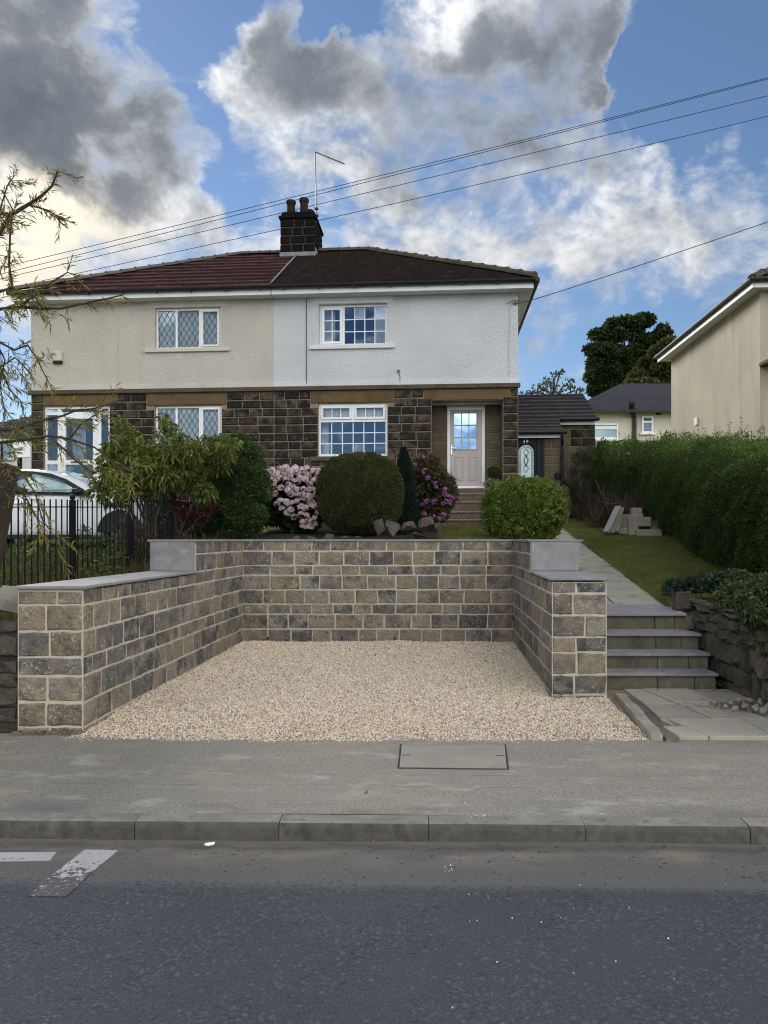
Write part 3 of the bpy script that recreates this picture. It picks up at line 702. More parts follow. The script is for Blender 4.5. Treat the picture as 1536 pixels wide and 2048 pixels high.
Lw = math.hypot(YB - YN_L, S(SL, YB) - S(SL, YN_L)); kstep = (YS_L - YN_L) / (YB - YN_L) * Lw
lvl_low = [z for z in LV if z < 1.0] + [ZLOW]
lay_stones(wl, (S(SL, YN_L), YN_L), (S(SL, YB), YB), [z for z in LV if z < 1.0] + [1.128], lambda z: [(0, Lw)] if z < .98 else [(kstep, Lw)], SM_BAY, .20, .40, .012, rs, jv=.003, quoin=1)
lay_stones(wl, (S(SL, YN_L), YN_L), (S(SL, YB), YB), [.985, ZLOW + .01], lambda z: [(0, kstep)], SM_BAY, .18, .34, .012, rs)
lay_stones(wl, (S(SL, YN_L), YN_L), (S(SL, YB), YB), [1.128, 1.342, 1.487], lambda z: [(kstep + .02, Lw)], SM_BAY, .2, .38, .012, rs)
lay_stones(wl, (S(SLO, YN_L), YN_L), (S(SL, YN_L), YN_L), lvl_low, None, SM_BAY, .2, .42, .012, rs, jv=.004, quoin=1)
# right wall
wr = thing('retaining_wall', 'short coursed stone side wall beside the flagged steps, ending in a square pier', 'wall', (S(SR, 9), 9, 0), GRP)
b = MB(); prism(b, [(S(SR, YN_R) + e, YN_R + e), (2.185, YN_R + e), (S(SRO, YS_R) - .05, YS_R), (S(SR, YS_R) + e, YS_R)], -.3, ZLOW)
prism(b, [(S(SR, YS_R) + e, YS_R + .001), (S(SRO, YS_R) - .02, YS_R + .001), (S(SRO, YB), YB + .36), (S(SR, YB + .36) + e, YB + .36)], -.3, ZTOP)
b.build('mortar', M['bay_mortar'], wr)
Lr = math.hypot(YB - YN_R, S(SR, YB) - S(SR, YN_R)); kr = (YB - YS_R) / (YB - YN_R) * Lr
A, B = (S(SR, YB), YB), (S(SR, YN_R), YN_R)
lay_stones(wr, A, B, [z for z in LV if z < 1.0] + [1.128], lambda z: [(0, Lr)] if z < .98 else [(0, kr)], SM_BAY, .22, .42, .012, rs, jv=.003, quoin=1)
lay_stones(wr, A, B, [.985, ZLOW + .01], lambda z: [(kr, Lr)], SM_BAY, .18, .34, .012, rs)
lay_stones(wr, A, B, [1.128, 1.342, 1.487], lambda z: [(0, kr - .02)], SM_BAY, .2, .38, .012, rs)
lay_stones(wr, (S(SR, YN_R), YN_R), (2.185, YN_R), lvl_low, None, SM_BAY, .2, .46, .012, rs, jv=.004, quoin=1)
# copings: thin sawn flags with uneven (riven) edges
def coping(parent, pts, z0, z1, name='coping_slab'):
    b = MB(); prism(b, pts, z0, z1); o = b.build(name, M['coping'], parent); return bevel_mod(o, .005, 1)
ov = .03
def cut(parent, s0, s1, ya, yb, n, z0, z1, endlap=0):
    ys = lin(ya, yb, n + 1)
    for a, c2 in zip(ys, ys[1:]):
        coping(parent, [(S(s0, a), a + .0015), (S(s1, a), a + .0015), (S(s1, c2), c2 - .0015), (S(s0, c2), c2 - .0015)], z0, z1)
cut(wl, SLO - .01, SL + ov, YN_L - .03, YS_L - .002, 3, ZLOW + .016, ZLOW + .042)
MB().box(S(SLO, YN_L) + .0, S(SL, YN_L) - .004, YN_L + .006, YN_L + .3, ZLOW - .01, ZLOW + .016).build('mortar_bed', M['bay_mortar'], wl)
cut(wl, SLO - .03, SL + ov, YS_L - .03, YB - .004, 2, ZTOP, ZTOP + .026)
coping(wl, [(S(SLO, YS_L), YS_L - .022), (S(SL, YS_L) - .004, YS_L - .022), (S(SL, YS_L) - .004, YS_L), (S(SLO, YS_L), YS_L)], ZLOW + .043, ZTOP - .001, 'facing_slab')
cut(wr, SR - ov, SRO - .0, YN_R - .03, YS_R - .002, 2, ZLOW + .016, ZLOW + .042)
cut(wr, SR - ov, SRO + .05, YS_R - .03, YB - .004, 2, ZTOP, ZTOP + .026)
coping(wr, [(S(SR, YS_R) + .004, YS_R - .022), (S(SRO, YS_R), YS_R - .022), (S(SRO, YS_R), YS_R), (S(SR, YS_R) + .004, YS_R)], ZLOW + .043, ZTOP - .001, 'facing_slab')
xs_ = lin(S(SLO, YB) - .02, S(SRO, YB) + .03, 8)
for a, c2 in zip(xs_, xs_[1:]):
    coping(wb, [(a + .0015, YB - ov), (c2 - .0015, YB - ov), (c2 - .0015, YB + .38), (a + .0015, YB + .38)], ZTOP + random.uniform(-.002, .003), ZTOP + .027)
# weep holes
b = MB()
for px in (536, 684, 790): 
    x = (px - 768) * YB / F; b.box(x - .012, x + .012, YB - .014, YB + .02, .03, .075)
b.build('weep_hole', M['dark_gap'], wb)

# gravel -----------------------------------------------------------------
def gz(Y): return -.045 + .045 * (Y - 5.6) / 5.14
GP = [(S(SL, 5.9) + .0, 5.9), (S(SL, 5.6) - .02, 5.62), (2.06, 5.62), (2.25, 7.15), (S(SR, 7.1), 7.15), (S(SR, YB), YB + .02), (S(SL, YB), YB + .02)]
o = mk('gravel_bed', [(x, y, gz(y) - .012) for x, y in GP], [tuple(range(len(GP)))], M['gravel_base'])
tag(o, 'sandy bed of the new parking bay under its gravel', 'driveway', kind='structure')
n = 165000
gy = RNG.uniform(5.50, YB, n); ss = RNG.uniform(SL - .03, 2.45, n); gx = ss + SH * (gy - 10.74)
# more stones near the street where they show larger
ok = (ss < SR) | ((gy < YN_R - .01) & (gx < 2.06 + (gy - 5.62) * .124))
ok &= (gy > 5.62 + .015 * np.sin(gx * 9) + .01 * np.sin(gx * 23)) | ((RNG.random(n) < .10) & (gy > 5.60 - .08 * RNG.random(n) ** 3))
ok &= (RNG.random(n) < np.clip(1.25 - .09 * (gy - 5.6), .5, 1))
gx = gx[ok]; gy = gy[ok]; ss = ss[ok]; n = len(gx)
r = RNG.uniform(.0055, .0115, n) * (1 + .10 * (gy - 5.6))
und = -.006 * np.exp(-((ss + .95) / .16) ** 2) - .006 * np.exp(-((ss - .55) / .16) ** 2) + .006 * np.sin(gx * 2.3 + 1) * np.sin(gy * 1.9) + .006 * np.sin(gx * 6.1) * np.sin(gy * 5.2 + 2)
gzz = -.045 + .045 * (gy - 5.6) / 5.14 + RNG.uniform(-.004, .006, n) + und
base = np.array([(1, 0, 0), (-1, 0, 0), (0, 1, 0), (0, -1, 0), (0, 0, 1), (0, 0, -1)], float)
V = base[None] * RNG.uniform(.55, 1.3, (n, 6, 1)) * RNG.uniform(.7, 1.2, (n, 1, 3)) * np.array([1, 1, .8]) * r[:, None, None]
q = RNG.normal(size=(n, 4)); q /= np.linalg.norm(q, axis=1)[:, None]
w, x, y, z = q.T
Rm = np.stack([1 - 2 * (y * y + z * z), 2 * (x * y - z * w), 2 * (x * z + y * w), 2 * (x * y + z * w), 1 - 2 * (x * x + z * z), 2 * (y * z - x * w),
               2 * (x * z - y * w), 2 * (y * z + x * w), 1 - 2 * (x * x + y * y)], 1).reshape(n, 3, 3)
V = np.einsum('nij,nkj->nki', Rm, V) + np.stack([gx, gy, gzz], 1)[:, None]
fo = np.array([(0, 2, 4), (2, 1, 4), (1, 3, 4), (3, 0, 4), (2, 0, 5), (1, 2, 5), (3, 1, 5), (0, 3, 5)])
Fc = (np.arange(n)[:, None, None] * 6 + fo[None]).reshape(-1, 3)
o = npmesh('gravel', V.reshape(-1, 3), Fc, M['gravel'], None, np.repeat(RNG.random(n), 8))
tag(o, 'loose cream and buff gravel covering the parking bay', 'gravel', kind='stuff')

# edging and flags before the steps -------------------------------------------
b = MB(); z = -.02
ed = thing('edging_strip', 'rough concrete edging strip holding back the gravel beside the flags', 'edging', (2.15, 6.4, -.05))
def strip(p0, p1, wd, z0, z1, nm, parent, m, seed):
    rg = random.Random(seed); n = 9; V = []; Fc = []
    for i in range(n):
        k = i / (n - 1); x = p0[0] + (p1[0] - p0[0]) * k; y = p0[1] + (p1[1] - p0[1]) * k
        o1 = rg.uniform(-.006, .006); o2 = rg.uniform(-.014, .014); t1 = rg.uniform(-.006, .006)
        V += [(x + o1, y, z0), (x + o1, y, z1 + t1), (x + wd + o2, y, z1 + rg.uniform(-.006, .006)), (x + wd + o2, y, z0)]
    for i in range(n - 1):
        a = i * 4
        for k in range(3): Fc.append((a + k, a + k + 1, a + k + 5, a + k + 4))
    Fc += [(0, 1, 2, 3), (4 * n - 1, 4 * n - 2, 4 * n - 3, 4 * n - 4)]
    return mk(nm, V, Fc, m, parent)
strip((2.065, 5.60), (2.262, 7.10), .10, -.12, .012, 'concrete_edge', ed, M['slab_old'], 4)
strip((2.17, 5.58), (2.368, 7.10), .09, -.12, -.02, 'haunching', ed, M['riser'], 5)
fl = mk('paved_apron', [(2.1, 5.6, -.045), (S(3.9, 5.6), 5.6, -.045), (S(3.9, 7.5), 7.5, -.03), (2.2, 7.5, -.03)], [(0, 1, 2, 3)], M['hardcore'])
tag(fl, 'patch of stone flags at the foot of the garden steps', 'paving', kind='structure')
def flag(pts, z, parent, m=M['slab'], name='paving_slab', th=.05):
    b = MB(); prism(b, pts, z - th, z); o = b.build(name, m, parent); return bevel_mod(o, .006, 1)
yA, yB_, yC = 5.63, 6.17, 7.40
def xr(y): return S(3.82, y)
gap = .005
for q in ([(2.29, yA), (2.52, yA), (2.46, 5.93), (2.28, 5.93)],
          [(2.53, yA), (3.02, yA), (3.05, yB_), (2.42, yB_), (2.47, 5.94)], [(3.03, yA), (3.75, yA), (3.78, yB_), (3.06, yB_)],
          [(2.38, 6.0), (2.40, 6.0), (2.41, yB_), (2.35, yB_)],
          [(2.36, yB_ + gap), (2.80, yB_ + gap), (2.72, 6.72), (2.42, 6.72)], [(2.42, 6.73), (2.71, 6.73), (2.62, yC), (2.45, yC)],
          [(2.81, yB_ + gap), (3.25, yB_ + gap), (3.15, 6.78), (2.73, 6.78)], [(2.72, 6.79), (3.14, 6.79), (3.10, yC), (2.63, yC)],
          [(3.26, yB_ + gap), (3.65, yB_ + gap), (3.66, 6.78), (3.16, 6.78)], [(3.15, 6.79), (3.62, 6.79), (3.56, yC), (3.11, yC)]):
    flag(q, -.012 + random.uniform(-.004, .004) + .004 * (q[0][1] - 5.6), fl)

# garden steps -------------------------------------------------------------------
st = thing('garden_steps', 'flight of four grey flagstone steps between the pier and the old rubble wall', 'steps', (2.9, 7.9, 0))
NY = [7.40, 7.67, 7.98, 8.36]; NZ = [.147, .307, .478, .66]; RX = [3.42, 3.42, 3.49, 3.47]
for i in range(4):
    y0, z1 = NY[i], NZ[i]; zb = -.1 if i == 0 else NZ[i - 1] - .01
    xl = 2.19 if y0 < 8.3 else 2.22; xrr = (1438, 1423, 1403, 1374)[i]; xrr = (xrr - 768) * y0 / F
    yb = (NY[i + 1] if i < 3 else 9.0)
    # riser: a course of rough stones
    bounds = [xl, xl + .62 + .1 * i, xl + 1.0 + .05 * i, xrr - .01 + (.12 if i == 3 else 0)]
    for a, c2 in zip(bounds, bounds[1:]):
        bb = MB(); bb.box(a + .003, c2 - .003, y0 + .035 + random.uniform(0, .008), yb + .03, zb, z1 - .03)
        bevel_mod(bb.build('riser_stone', M['riser'], st), .008, 1)
    tb = [xl, xl + (.72, .66, .62, 1.2)[i], xrr] if i < 3 else [xl, xrr]
    for a, c2 in zip(tb, tb[1:]):
        if i < 3:
            o = flag([(a + .002, y0), (c2 - .002, y0 + random.uniform(-.008, .008)), (c2 - .002, yb + .033), (a + .002, yb + .033)], z1, st, M['coping'], 'tread', .03)
        else:
            b = MB(); b.hexa([(a, y0, z1 - .03), (c2, y0, z1 - .03), ((1333 - 768) * 9 / F, 8.995, h_path(9) - .03), (S(2.5, 9), 8.995, h_path(9) - .03),
                              (a, y0, z1), (c2, y0, z1), ((1333 - 768) * 9 / F, 8.995, h_path(9)), (S(2.5, 9), 8.995, h_path(9))])
            bevel_mod(b.build('tread', M['coping'], st), .005, 1)
# path flags
y = 9.01; rp = random.Random(9)
while y < 17.2:
    d = rp.uniform(.55, .85); y2 = y + d; k = rp.choice((0, 1))
    xsplit = [2.46, 2.46 + rp.uniform(.45, .75), 3.62 + rp.uniform(-.03, .03)]
    for a, c2 in zip(xsplit, xsplit[1:]):
        z0, z1 = h_path(y) + rp.uniform(-.004, .006), h_path(y2) + rp.uniform(-.004, .006)
        j = [rp.uniform(-.012, .012) for _ in range(4)]
        b = MB(); q = [(S(a + .006, y), y + .006 + j[0] * .3, z0), (S(c2 - .006, y) + j[1], y + .006, z0), (S(c2 - .006, y2) + j[2], y2 - .006, z1), (S(a + .006, y2), y2 - .006 + j[3] * .3, z1)]
        b.hexa([(p[0], p[1], p[2] - .06) for p in q] + q); bevel_mod(b.build('paving_slab', M['slab_old'], path_obj), .008, 1)
    y = y2

# old rubble wall on the right and on the far left ------------------------------------
def rubble_wall(label, A, B, z0, top, seed, thick=.45, wmin=.16, wmax=.42, hmin=.10, hmax=.24, inward=None):
    rg = random.Random(seed); A = Vector(A); B = Vector(B); L = (B - A).length; u = (B - A) / L; nrm = Vector((-u.y, u.x))
    t_ = thing('rubble_wall', label, 'wall', ((A.x + B.x) / 2, (A.y + B.y) / 2, z0))
    e = .02
    c = [A + nrm * e, B + nrm * e, B + nrm * thick, A + nrm * thick]
    b = MB(); prism(b, [(p.x, p.y) for p in c], z0 - .15, top - .06); b.build('mortar', M['rubble_mortar'], t_)
    z = z0 - .04
    while z < top:
        hh = rg.uniform(hmin, hmax); z2 = min(z + hh, top + rg.uniform(-.02, .05))
        lay_stones(t_, A, B, [z, z2], None, SM_RUB, wmin, wmax, .02, rg, jv=.03)
        z = z2
    return t_
rw = rubble_wall('old dark rubble wall with plants spilling over it beside the flagged steps', (S(3.79, 8.75), 8.75), (S(3.79, 5.35), 5.35), -.03, .78, 21, wmin=.16, wmax=.42, hmin=.11, hmax=.24)
# its upstanding end stone beside the top step
lay_stones(rw, (S(3.58, 8.55), 8.55), (S(3.8, 8.55), 8.55), [.1, .42, .66, .90], None, SM_RUB, .2, .24, .02, random.Random(2))
rl = rubble_wall('old dry rubble wall running up to the end of the new stone wall', (-9.0, 5.93), (-2.985, 5.93), -.06, .84, 31, wmin=.2, wmax=.5, hmin=.09, hmax=.2)

rubble_wall('old rubble wall along the pavement below the hedge', (S(3.81, 5.36), 5.36), (13.0, 5.36), -.06, .76, 41, wmin=.25, wmax=.6, hmin=.16, hmax=.3)

# ------------------------------------------------------------------ houses
HL = Vector((-8.86, 18.2)); HR = Vector((3.20, 17.3))
HW = (HR - HL).length; HU = (HR - HL) / HW; HN = Vector((-HU.y, HU.x))
HANG = math.atan2(HU.y, HU.x)
def W(u, d, z): return (HL.x + HU.x * u + HN.x * d, HL.y + HU.y * u + HN.y * d, z)
def hit(px, py, d=0.0):
    """(u, z) on the house front (d metres behind it) of what the photograph shows at a pixel"""
    a = (px - 768) / F
    u = (a * (HL.y + d * HN.y) - HL.x - d * HN.x) / (HU.x - a * HU.y)
    D = HL.y + u * HU.y + d * HN.y
    return u, EYE - (py - HOR) * D / F
def rect(px0, py0, px1, py1, d=0.0):
    u0, _ = hit(px0, py0, d); u1, _ = hit(px1, py1, d); um = (px0 + px1) / 2
    _, z1 = hit(um, py0, d); _, z0 = hit(um, py1, d)
    return u0, u1, z0, z1
UP = hit(548, 600)[0]                      # party line
Z_LEDGE0, Z_LEDGE1 = 5.13, 5.235
Z_SOF = 7.42; Z_EAVE = 7.56; DEPTH = 7.2
ZG = 1.7
W_UR = rect(638, 607, 774, 690); W_LR = rect(636, 806, 775, 912)
W_UL = rect(310, 615, 441, 697); W_LL = rect(309, 811, 443, 930)
D_R = rect(863, 801, 1006, 992); D_L = rect(87, 812, 219, 985)
D_R = (D_R[0], D_R[1], 1.9, D_R[3]); D_L = (D_L[0], D_L[1], 1.75, D_L[3])

def wall_boxes(b, u0, u1, z0, z1, ops, d0, d1):
    us = sorted({u0, u1} | {min(max(x, u0), u1) for o in ops for x in (o[0], o[1])})
    zs = sorted({z0, z1} | {min(max(x, z0), z1) for o in ops for x in (o[2], o[3])})
    sol = lambda u, z: not any(o[0] < u < o[1] and o[2] < z < o[3] for o in ops)
    for a, c, e, f in cells(us, zs, sol): b.box(a, c, d0, d1, e, f, W)

def glaz(win, u0, u1, z0, z1, d, nx, nz, m, fr=.0, bar=.022, name='pane'):
    """panes of one light with thin white bars between"""
    b = MB(); w = (u1 - u0) / nx; hh = (z1 - z0) / nz
    for i in range(1, nx): b.box(u0 + i * w - bar / 2, u0 + i * w + bar / 2, d - .008, d + .012, z0, z1, W)
    for j in range(1, nz):
        for i in range(nx):
            b.box(u0 + i * w + (bar / 2 if i else 0), u0 + (i + 1) * w - (bar / 2 if i < nx - 1 else 0), d - .006, d + .010, z0 + j * hh - bar / 2, z0 + j * hh + bar / 2, W)
    if b.v: b.build('glazing_bars', M['upvc'], win)
    for i in range(nx):
        for j in range(nz):
            x0 = u0 + i * w + bar / 2 * (i > 0); x1 = u0 + (i + 1) * w - bar / 2 * (i < nx - 1)
            y0 = z0 + j * hh + bar / 2 * (j > 0); y1 = z0 + (j + 1) * hh - bar / 2 * (j < nz - 1)
            ti = random.uniform(-.002, .002); tj = random.uniform(-.002, .002)
            mk(name, [W(x0, d + ti, y0), W(x1, d - ti, y0), W(x1, d - ti + tj, y1), W(x0, d + ti + tj, y1)], [(0, 1, 2, 3)], m, win)
def frame_rect(b, u0, u1, z0, z1, d0, d1, t_):
    b.box(u0, u1, d0, d1, z0, z0 + t_, W); b.box(u0, u1, d0, d1, z1 - t_, z1, W)
    b.box(u0, u0 + t_, d0 + .001, d1, z0 + t_, z1 - t_, W); b.box(u1 - t_, u1, d0 + .001, d1, z0 + t_, z1 - t_, W)
def frame_part(name, u0, u1, z0, z1, d0, d1, t_, m, parent, bev=.006):
    b = MB(); frame_rect(b, u0, u1, z0, z1, d0, d1, t_); return bevel_mod(b.build(name, m, parent), bev, 1)
def curtains(win, u0, u1, z0, z1, d, m, amp=.02, fr=40, name='net_curtain'):
    n = max(8, int((u1 - u0) * 60)); V = []; Fc = []
    for i in range(n + 1):
        u = u0 + (u1 - u0) * i / n; dd = d + amp * math.sin(u * fr) + amp * .5 * math.sin(u * fr * 2.3)
        V += [W(u, dd, z0), W(u, dd, z1)]
    for i in range(n): Fc.append((2 * i, 2 * i + 2, 2 * i + 3, 2 * i + 1))
    return mk(name, V, Fc, m, win, True)

right = thing('semi_detached_house', 'white rendered half of the stone house pair with the dark mossy roof', 'house', W(9, 3, ZG), 'pair of semi-detached houses')
left = thing('semi_detached_house', 'cream rendered half of the stone house pair with the red-brown tiled roof', 'house', W(3, 3, ZG), 'pair of semi-detached houses')

# render (upper storey) and stone backing (lower storey)
def house_walls(root, u0, u1, up_ops, lo_ops, mr, side):
    b = MB(); wall_boxes(b, u0, u1, Z_LEDGE0 + .02, Z_SOF + .02, up_ops, 0.0, .28)
    if side == 'R': b.box(u1 - .28, u1, .281, DEPTH, Z_LEDGE0 + .02, Z_SOF + .02, W)
    else: b.box(u0, u0 + .28, .281, DEPTH, Z_LEDGE0 + .02, Z_SOF + .02, W)
    b.box(u0, u1, DEPTH, DEPTH + .25, ZG - .4, Z_SOF + .02, W)
    b.build('rendered_wall', mr, root)
    # bell-cast foot of the render
    b = MB(); 
    a = [W(u0, .001, Z_LEDGE1 + .16), W(u1, .001, Z_LEDGE1 + .16), W(u1, -.03, Z_LEDGE1 + .005), W(u0, -.03, Z_LEDGE1 + .005), W(u0, .05, Z_LEDGE1 + .005), W(u1, .05, Z_LEDGE1 + .005)]
    b.add(a, [(3, 2, 1, 0), (3, 4, 5, 2), (0, 4, 3), (1, 2, 5)]); b.build('render_foot', mr, root)
    b = MB(); wall_boxes(b, u0, u1, ZG - .5, Z_LEDGE0 + .019, lo_ops, .012, .28)
    if side == 'R': b.box(u1 - .28, u1 - .02, .281, DEPTH, ZG - .5, Z_LEDGE0 + .019, W)
    else: b.box(u0 + .02, u0 + .28, .281, DEPTH, ZG - .5, Z_LEDGE0 + .019, W)
    b.build('mortar', M['house_mortar'], root)
    b = MB(); b.box(u0 + .3, u1 - .3 if side == 'R' else u1, .32, DEPTH - .02, Z_LEDGE0 - .12, Z_LEDGE0, W); b.box(u0 + .3, u1 - .3, .32, DEPTH - .02, ZG + .3, ZG + .4, W)
    b.box(u0 + .05, u1 - .05, 3.2, 3.3, ZG, Z_SOF, W); b.box(u0 + .3, u1 - .3, .3, DEPTH, Z_SOF + .03, Z_SOF + .08, W)
    b.build('interior_walls', M['interior'], root)
house_walls(right, UP, HW, [W_UR], [W_LR, D_R], M['render_white'], 'R')
house_walls(left, 0, UP, [W_UL], [W_LL, D_L], M['render_cream'], 'L')
# courses of dark stone
levels = [Z_LEDGE0 - .004 - .2035 * k for k in range(0, 17)][::-1]
LT_LR = rect(621, 783, 788, 805); LT_DR = rect(847, 779, 1021, 800); LT_LL = rect(293, 788, 453, 810); LT_DL = rect(86, 790, 236, 811)
SILL_LR = rect(620, 913, 790, 922)
rh = random.Random(5)
def uo(op, off): return (op[0] - off, op[1] - off, op[2], op[3])
lay_stones(right, W(UP, 0, 0)[:2], W(HW, 0, 0)[:2], levels, None, SM_HOUSE, .27, .46, .024, rh, openings=[uo(o, UP) for o in (W_LR, D_R, LT_LR, LT_DR)], jv=.006)
lay_stones(left, W(0, 0, 0)[:2], W(UP, 0, 0)[:2], levels, None, SM_HOUSE, .27, .46, .024, rh, openings=[W_LL, D_L, LT_LL, LT_DL], jv=.006)
def slabpart(root, r, d0, d1, m, name, bev=.012):
    b = MB(); b.box(r[0], r[1], d0, d1, r[2], r[3], W); return bevel_mod(b.build(name, m, root), bev, 1)
for root, r in ((right, LT_LR), (right, LT_DR), (left, LT_LL), (left, LT_DL)):
    r2 = (r[0] + .01, r[1] - .01, r[2], min(r[3], Z_LEDGE0 - .01)); slabpart(root, r2, -.014, .2, M['lintel'], 'lintel')
slabpart(right, SILL_LR, -.05, .1, M['ledge'], 'stone_sill')
# ledge at the foot of the render, in lengths
for root, u0, u1, n in ((left, -.05, UP, 5), (right, UP, HW + .05, 6)):
    us = lin(u0, u1, n + 1)
    for a, c in zip(us, us[1:]): slabpart(root, (a + .002, c - .002, Z_LEDGE0, Z_LEDGE1), -.075 + random.uniform(-.004, .004), .02, M['ledge'], 'ledge_stone', .01)
# smooth bands over upper windows, sills, thin frame of the opening
slabpart(right, rect(625, 589, 786, 606), -.012, .02, M['smooth_white'], 'window_head', .004); slabpart(right, rect(619, 690, 789, 698), -.06, .06, M['smooth_white'], 'sill', .006)
slabpart(left, rect(292, 598, 456, 614), -.012, .02, M['smooth_cream'], 'window_head', .004); slabpart(left, rect(291, 697, 460, 704), -.06, .06, M['smooth_cream'], 'sill', .006)

def zz(py, px): return hit(px, py, .1)[1]
def uu(px): return hit(px, 800, .1)[0]
# upper right window: casement of six panes and fixed light of twelve
u0, u1, z0, z1 = W_UR
win = frame_part('window', u0 + .002, u1 - .002, z0 + .002, z1 - .002, .09, .16, .055, M['upvc'], right)
um = uu(687); b = MB(); b.box(um - .028, um + .028, .089, .16, z0 + .057, z1 - .057, W); b.build('mullion', M['upvc'], win)
a = (u0 + .06, um - .03, z0 + .06, z1 - .06); b = MB(); frame_rect(b, *a, .075, .14, .06); bevel_mod(b.build('casement', M['upvc'], win), .006, 1)
glaz(win, a[0] + .06, a[1] - .06, a[2] + .06, a[3] - .06, .11, 2, 3, M['glass'])
glaz(win, um + .028, u1 - .057, z0 + .057, z1 - .057, .12, 4, 3, M['glass'])
curtains(win, u0 + .08, u0 + .36, z0, z1, .3, M['curtain'], name='curtain'); curtains(win, u1 - .32, u1 - .06, z0, z1, .3, M['curtain'], name='curtain')
# lower right window: two top lights over a wide bay of eighteen panes
u0, u1, z0, z1 = W_LR
win = frame_part('window', u0 + .002, u1 - .002, z0 + .002, z1 - .002, .07, .15, .055, M['upvc'], right)
zt = hit(705, 842, .1)[1]; b = MB(); b.box(u0 + .057, u1 - .057, .069, .15, zt - .03, zt + .03, W); um = (u0 + u1) / 2; b.box(um - .03, um + .03, .068, .15, zt + .031, z1 - .057, W); b.build('mullion', M['upvc'], win)
for a0, a1 in ((u0 + .06, um - .033), (um + .033, u1 - .06)):
    b = MB(); frame_rect(b, a0, a1, zt + .034, z1 - .06, .045, .13, .055); bevel_mod(b.build('top_light', M['upvc'], win), .006, 1)
    glaz(win, a0 + .055, a1 - .055, zt + .089, z1 - .115, .10, 3, 1, M['glass_curtained'])
glaz(win, u0 + .057, u1 - .057, z0 + .057, zt - .03, .11, 6, 3, M['glass'])
curtains(win, u0 + .05, u1 - .05, zt - .02, z1, .18, M['curtain'], .008, 30, name='blind'); curtains(win, u0 + .05, u0 + .22, z0, zt, .3, M['curtain'], name='curtain')
# leaded windows of the left house
def lattice(win, u0, u1, z0, z1, d, px=.145, pz=.235, r=.007):
    b = MB()
    k = pz / px; nmax = int((u1 - u0) / px + (z1 - z0) / pz) + 3
    for sgn in (1, -1):
        for i in range(-nmax, nmax):
            pts = []
            # line z = z0 + sgn*k*(u-u0) + i*pz  clipped to the light
            f = lambda u: z0 + sgn * k * (u - u0) + i * pz
            ua, ub = u0, u1
            lo, hi = sorted(((z0 - i * pz - z0) / (sgn * k) + u0, (z1 - i * pz - z0) / (sgn * k) + u0))
            ua, ub = max(ua, lo), min(ub, hi)
            if ub - ua < .01: continue
            b.tube([W(ua, d, f(ua)), W(ub, d, f(ub))], r, 4, False)
    return b.build('leading', M['leading'], win)
for (u0, u1, z0, z1), py in ((W_UL, 655), (W_LL, 860)):
    win = frame_part('window', u0 + .002, u1 - .002, z0 + .002, z1 - .002, .07, .15, .05, M['upvc'], left)
    ma, mb = uu(354), uu(401); b = MB(); b.box(ma - .025, ma + .025, .069, .15, z0 + .052, z1 - .052, W); b.box(mb - .03, mb + .03, .069, .15, z0 + .052, z1 - .052, W); b.build('mullion', M['upvc'], win)
    b = MB(); frame_rect(b, mb + .032, u1 - .054, z0 + .054, z1 - .054, .045, .12, .045); bevel_mod(b.build('casement', M['upvc'], win), .005, 1)
    for a0, a1, ins in ((u0 + .052, ma - .025, 0), (ma + .025, mb - .03, 0), (mb + .032, u1 - .054, .045)):
        q0, q1, r0, r1 = a0 + ins, a1 - ins, z0 + .052 + ins, z1 - .052 - ins
        glaz(win, q0, q1, r0, r1, .11, 1, 1, M['glass_curtained']); lattice(win, q0, q1, r0, r1, .103)
    curtains(win, u0 + .03, u1 - .03, z0, z1, .165, M['curtain'], .012, 34)

# left porch: white glazed screen and door
u0, u1, z0, z1 = D_L
scr = frame_part('glazed_porch', u0 + .002, u1 - .002, z0, z1 - .002, .06, .13, .06, M['upvc'], left)
ua, ub = hit(117, 850)[0], hit(196, 850)[0]; zt = hit(150, 826)[1]; zm = hit(150, 924)[1]
b = MB(); b.box(ua - .05, ua + .05, .055, .13, z0 + .062, z1 - .062, W); b.box(ub - .05, ub + .05, .055, .13, z0 + .062, z1 - .062, W)
for a0, a1 in ((u0 + .062, ua - .05), (ua + .05, ub - .05), (ub + .05, u1 - .062)): b.box(a0, a1, .057, .13, zt - .035, zt + .035, W); b.box(a0, a1, .057, .13, zm - .05, zm + .05, W)
b.build('porch_rails', M['upvc'], scr)
dr = frame_part('porch_door', ua + .055, ub - .055, z0 + .07, zt - .04, .04, .11, .10, M['upvc'], left)
b = MB(); b.box(ua + .156, ub - .156, .042, .11, zm - .06, zm + .06, W); b.build('door_rail', M['upvc'], dr)
b = MB(); b.box(ua + .3, ub - .3, .034, .042, zm - .025, zm + .025, W); b.build('letter_plate', M['metal'], dr)
b = MB(); b.box(ua + .085, ua + .115, .02, .04, zm - .10, zm + .12, W); b.build('door_handle', M['gold'], dr)
for a0, a1, ins in ((u0 + .062, ua - .05, 0), (ua + .05, ub - .05, .106), (ub + .05, u1 - .062, 0)):
    glaz(scr, a0 + ins, a1 - ins, zm + .06, zt - .04 - ins, .09, 1, 1, M['glass']); glaz(scr, a0 + ins, a1 - ins, z0 + .07 + ins, zm - .06, .09, 1, 1, M['glass'])
    glaz(scr, a0, a1, zt + .035, z1 - .062, .09, 1, 1, M['glass'])
slabpart(left, (u0 - .1, u1 + .1, ZG - .5, z0 - .002), -.3, .25, M['porch_step'], 'door_step')
curtains(scr, ua + .1, ua + .45, zm, zt, .5, M['curtain'], name='curtain')

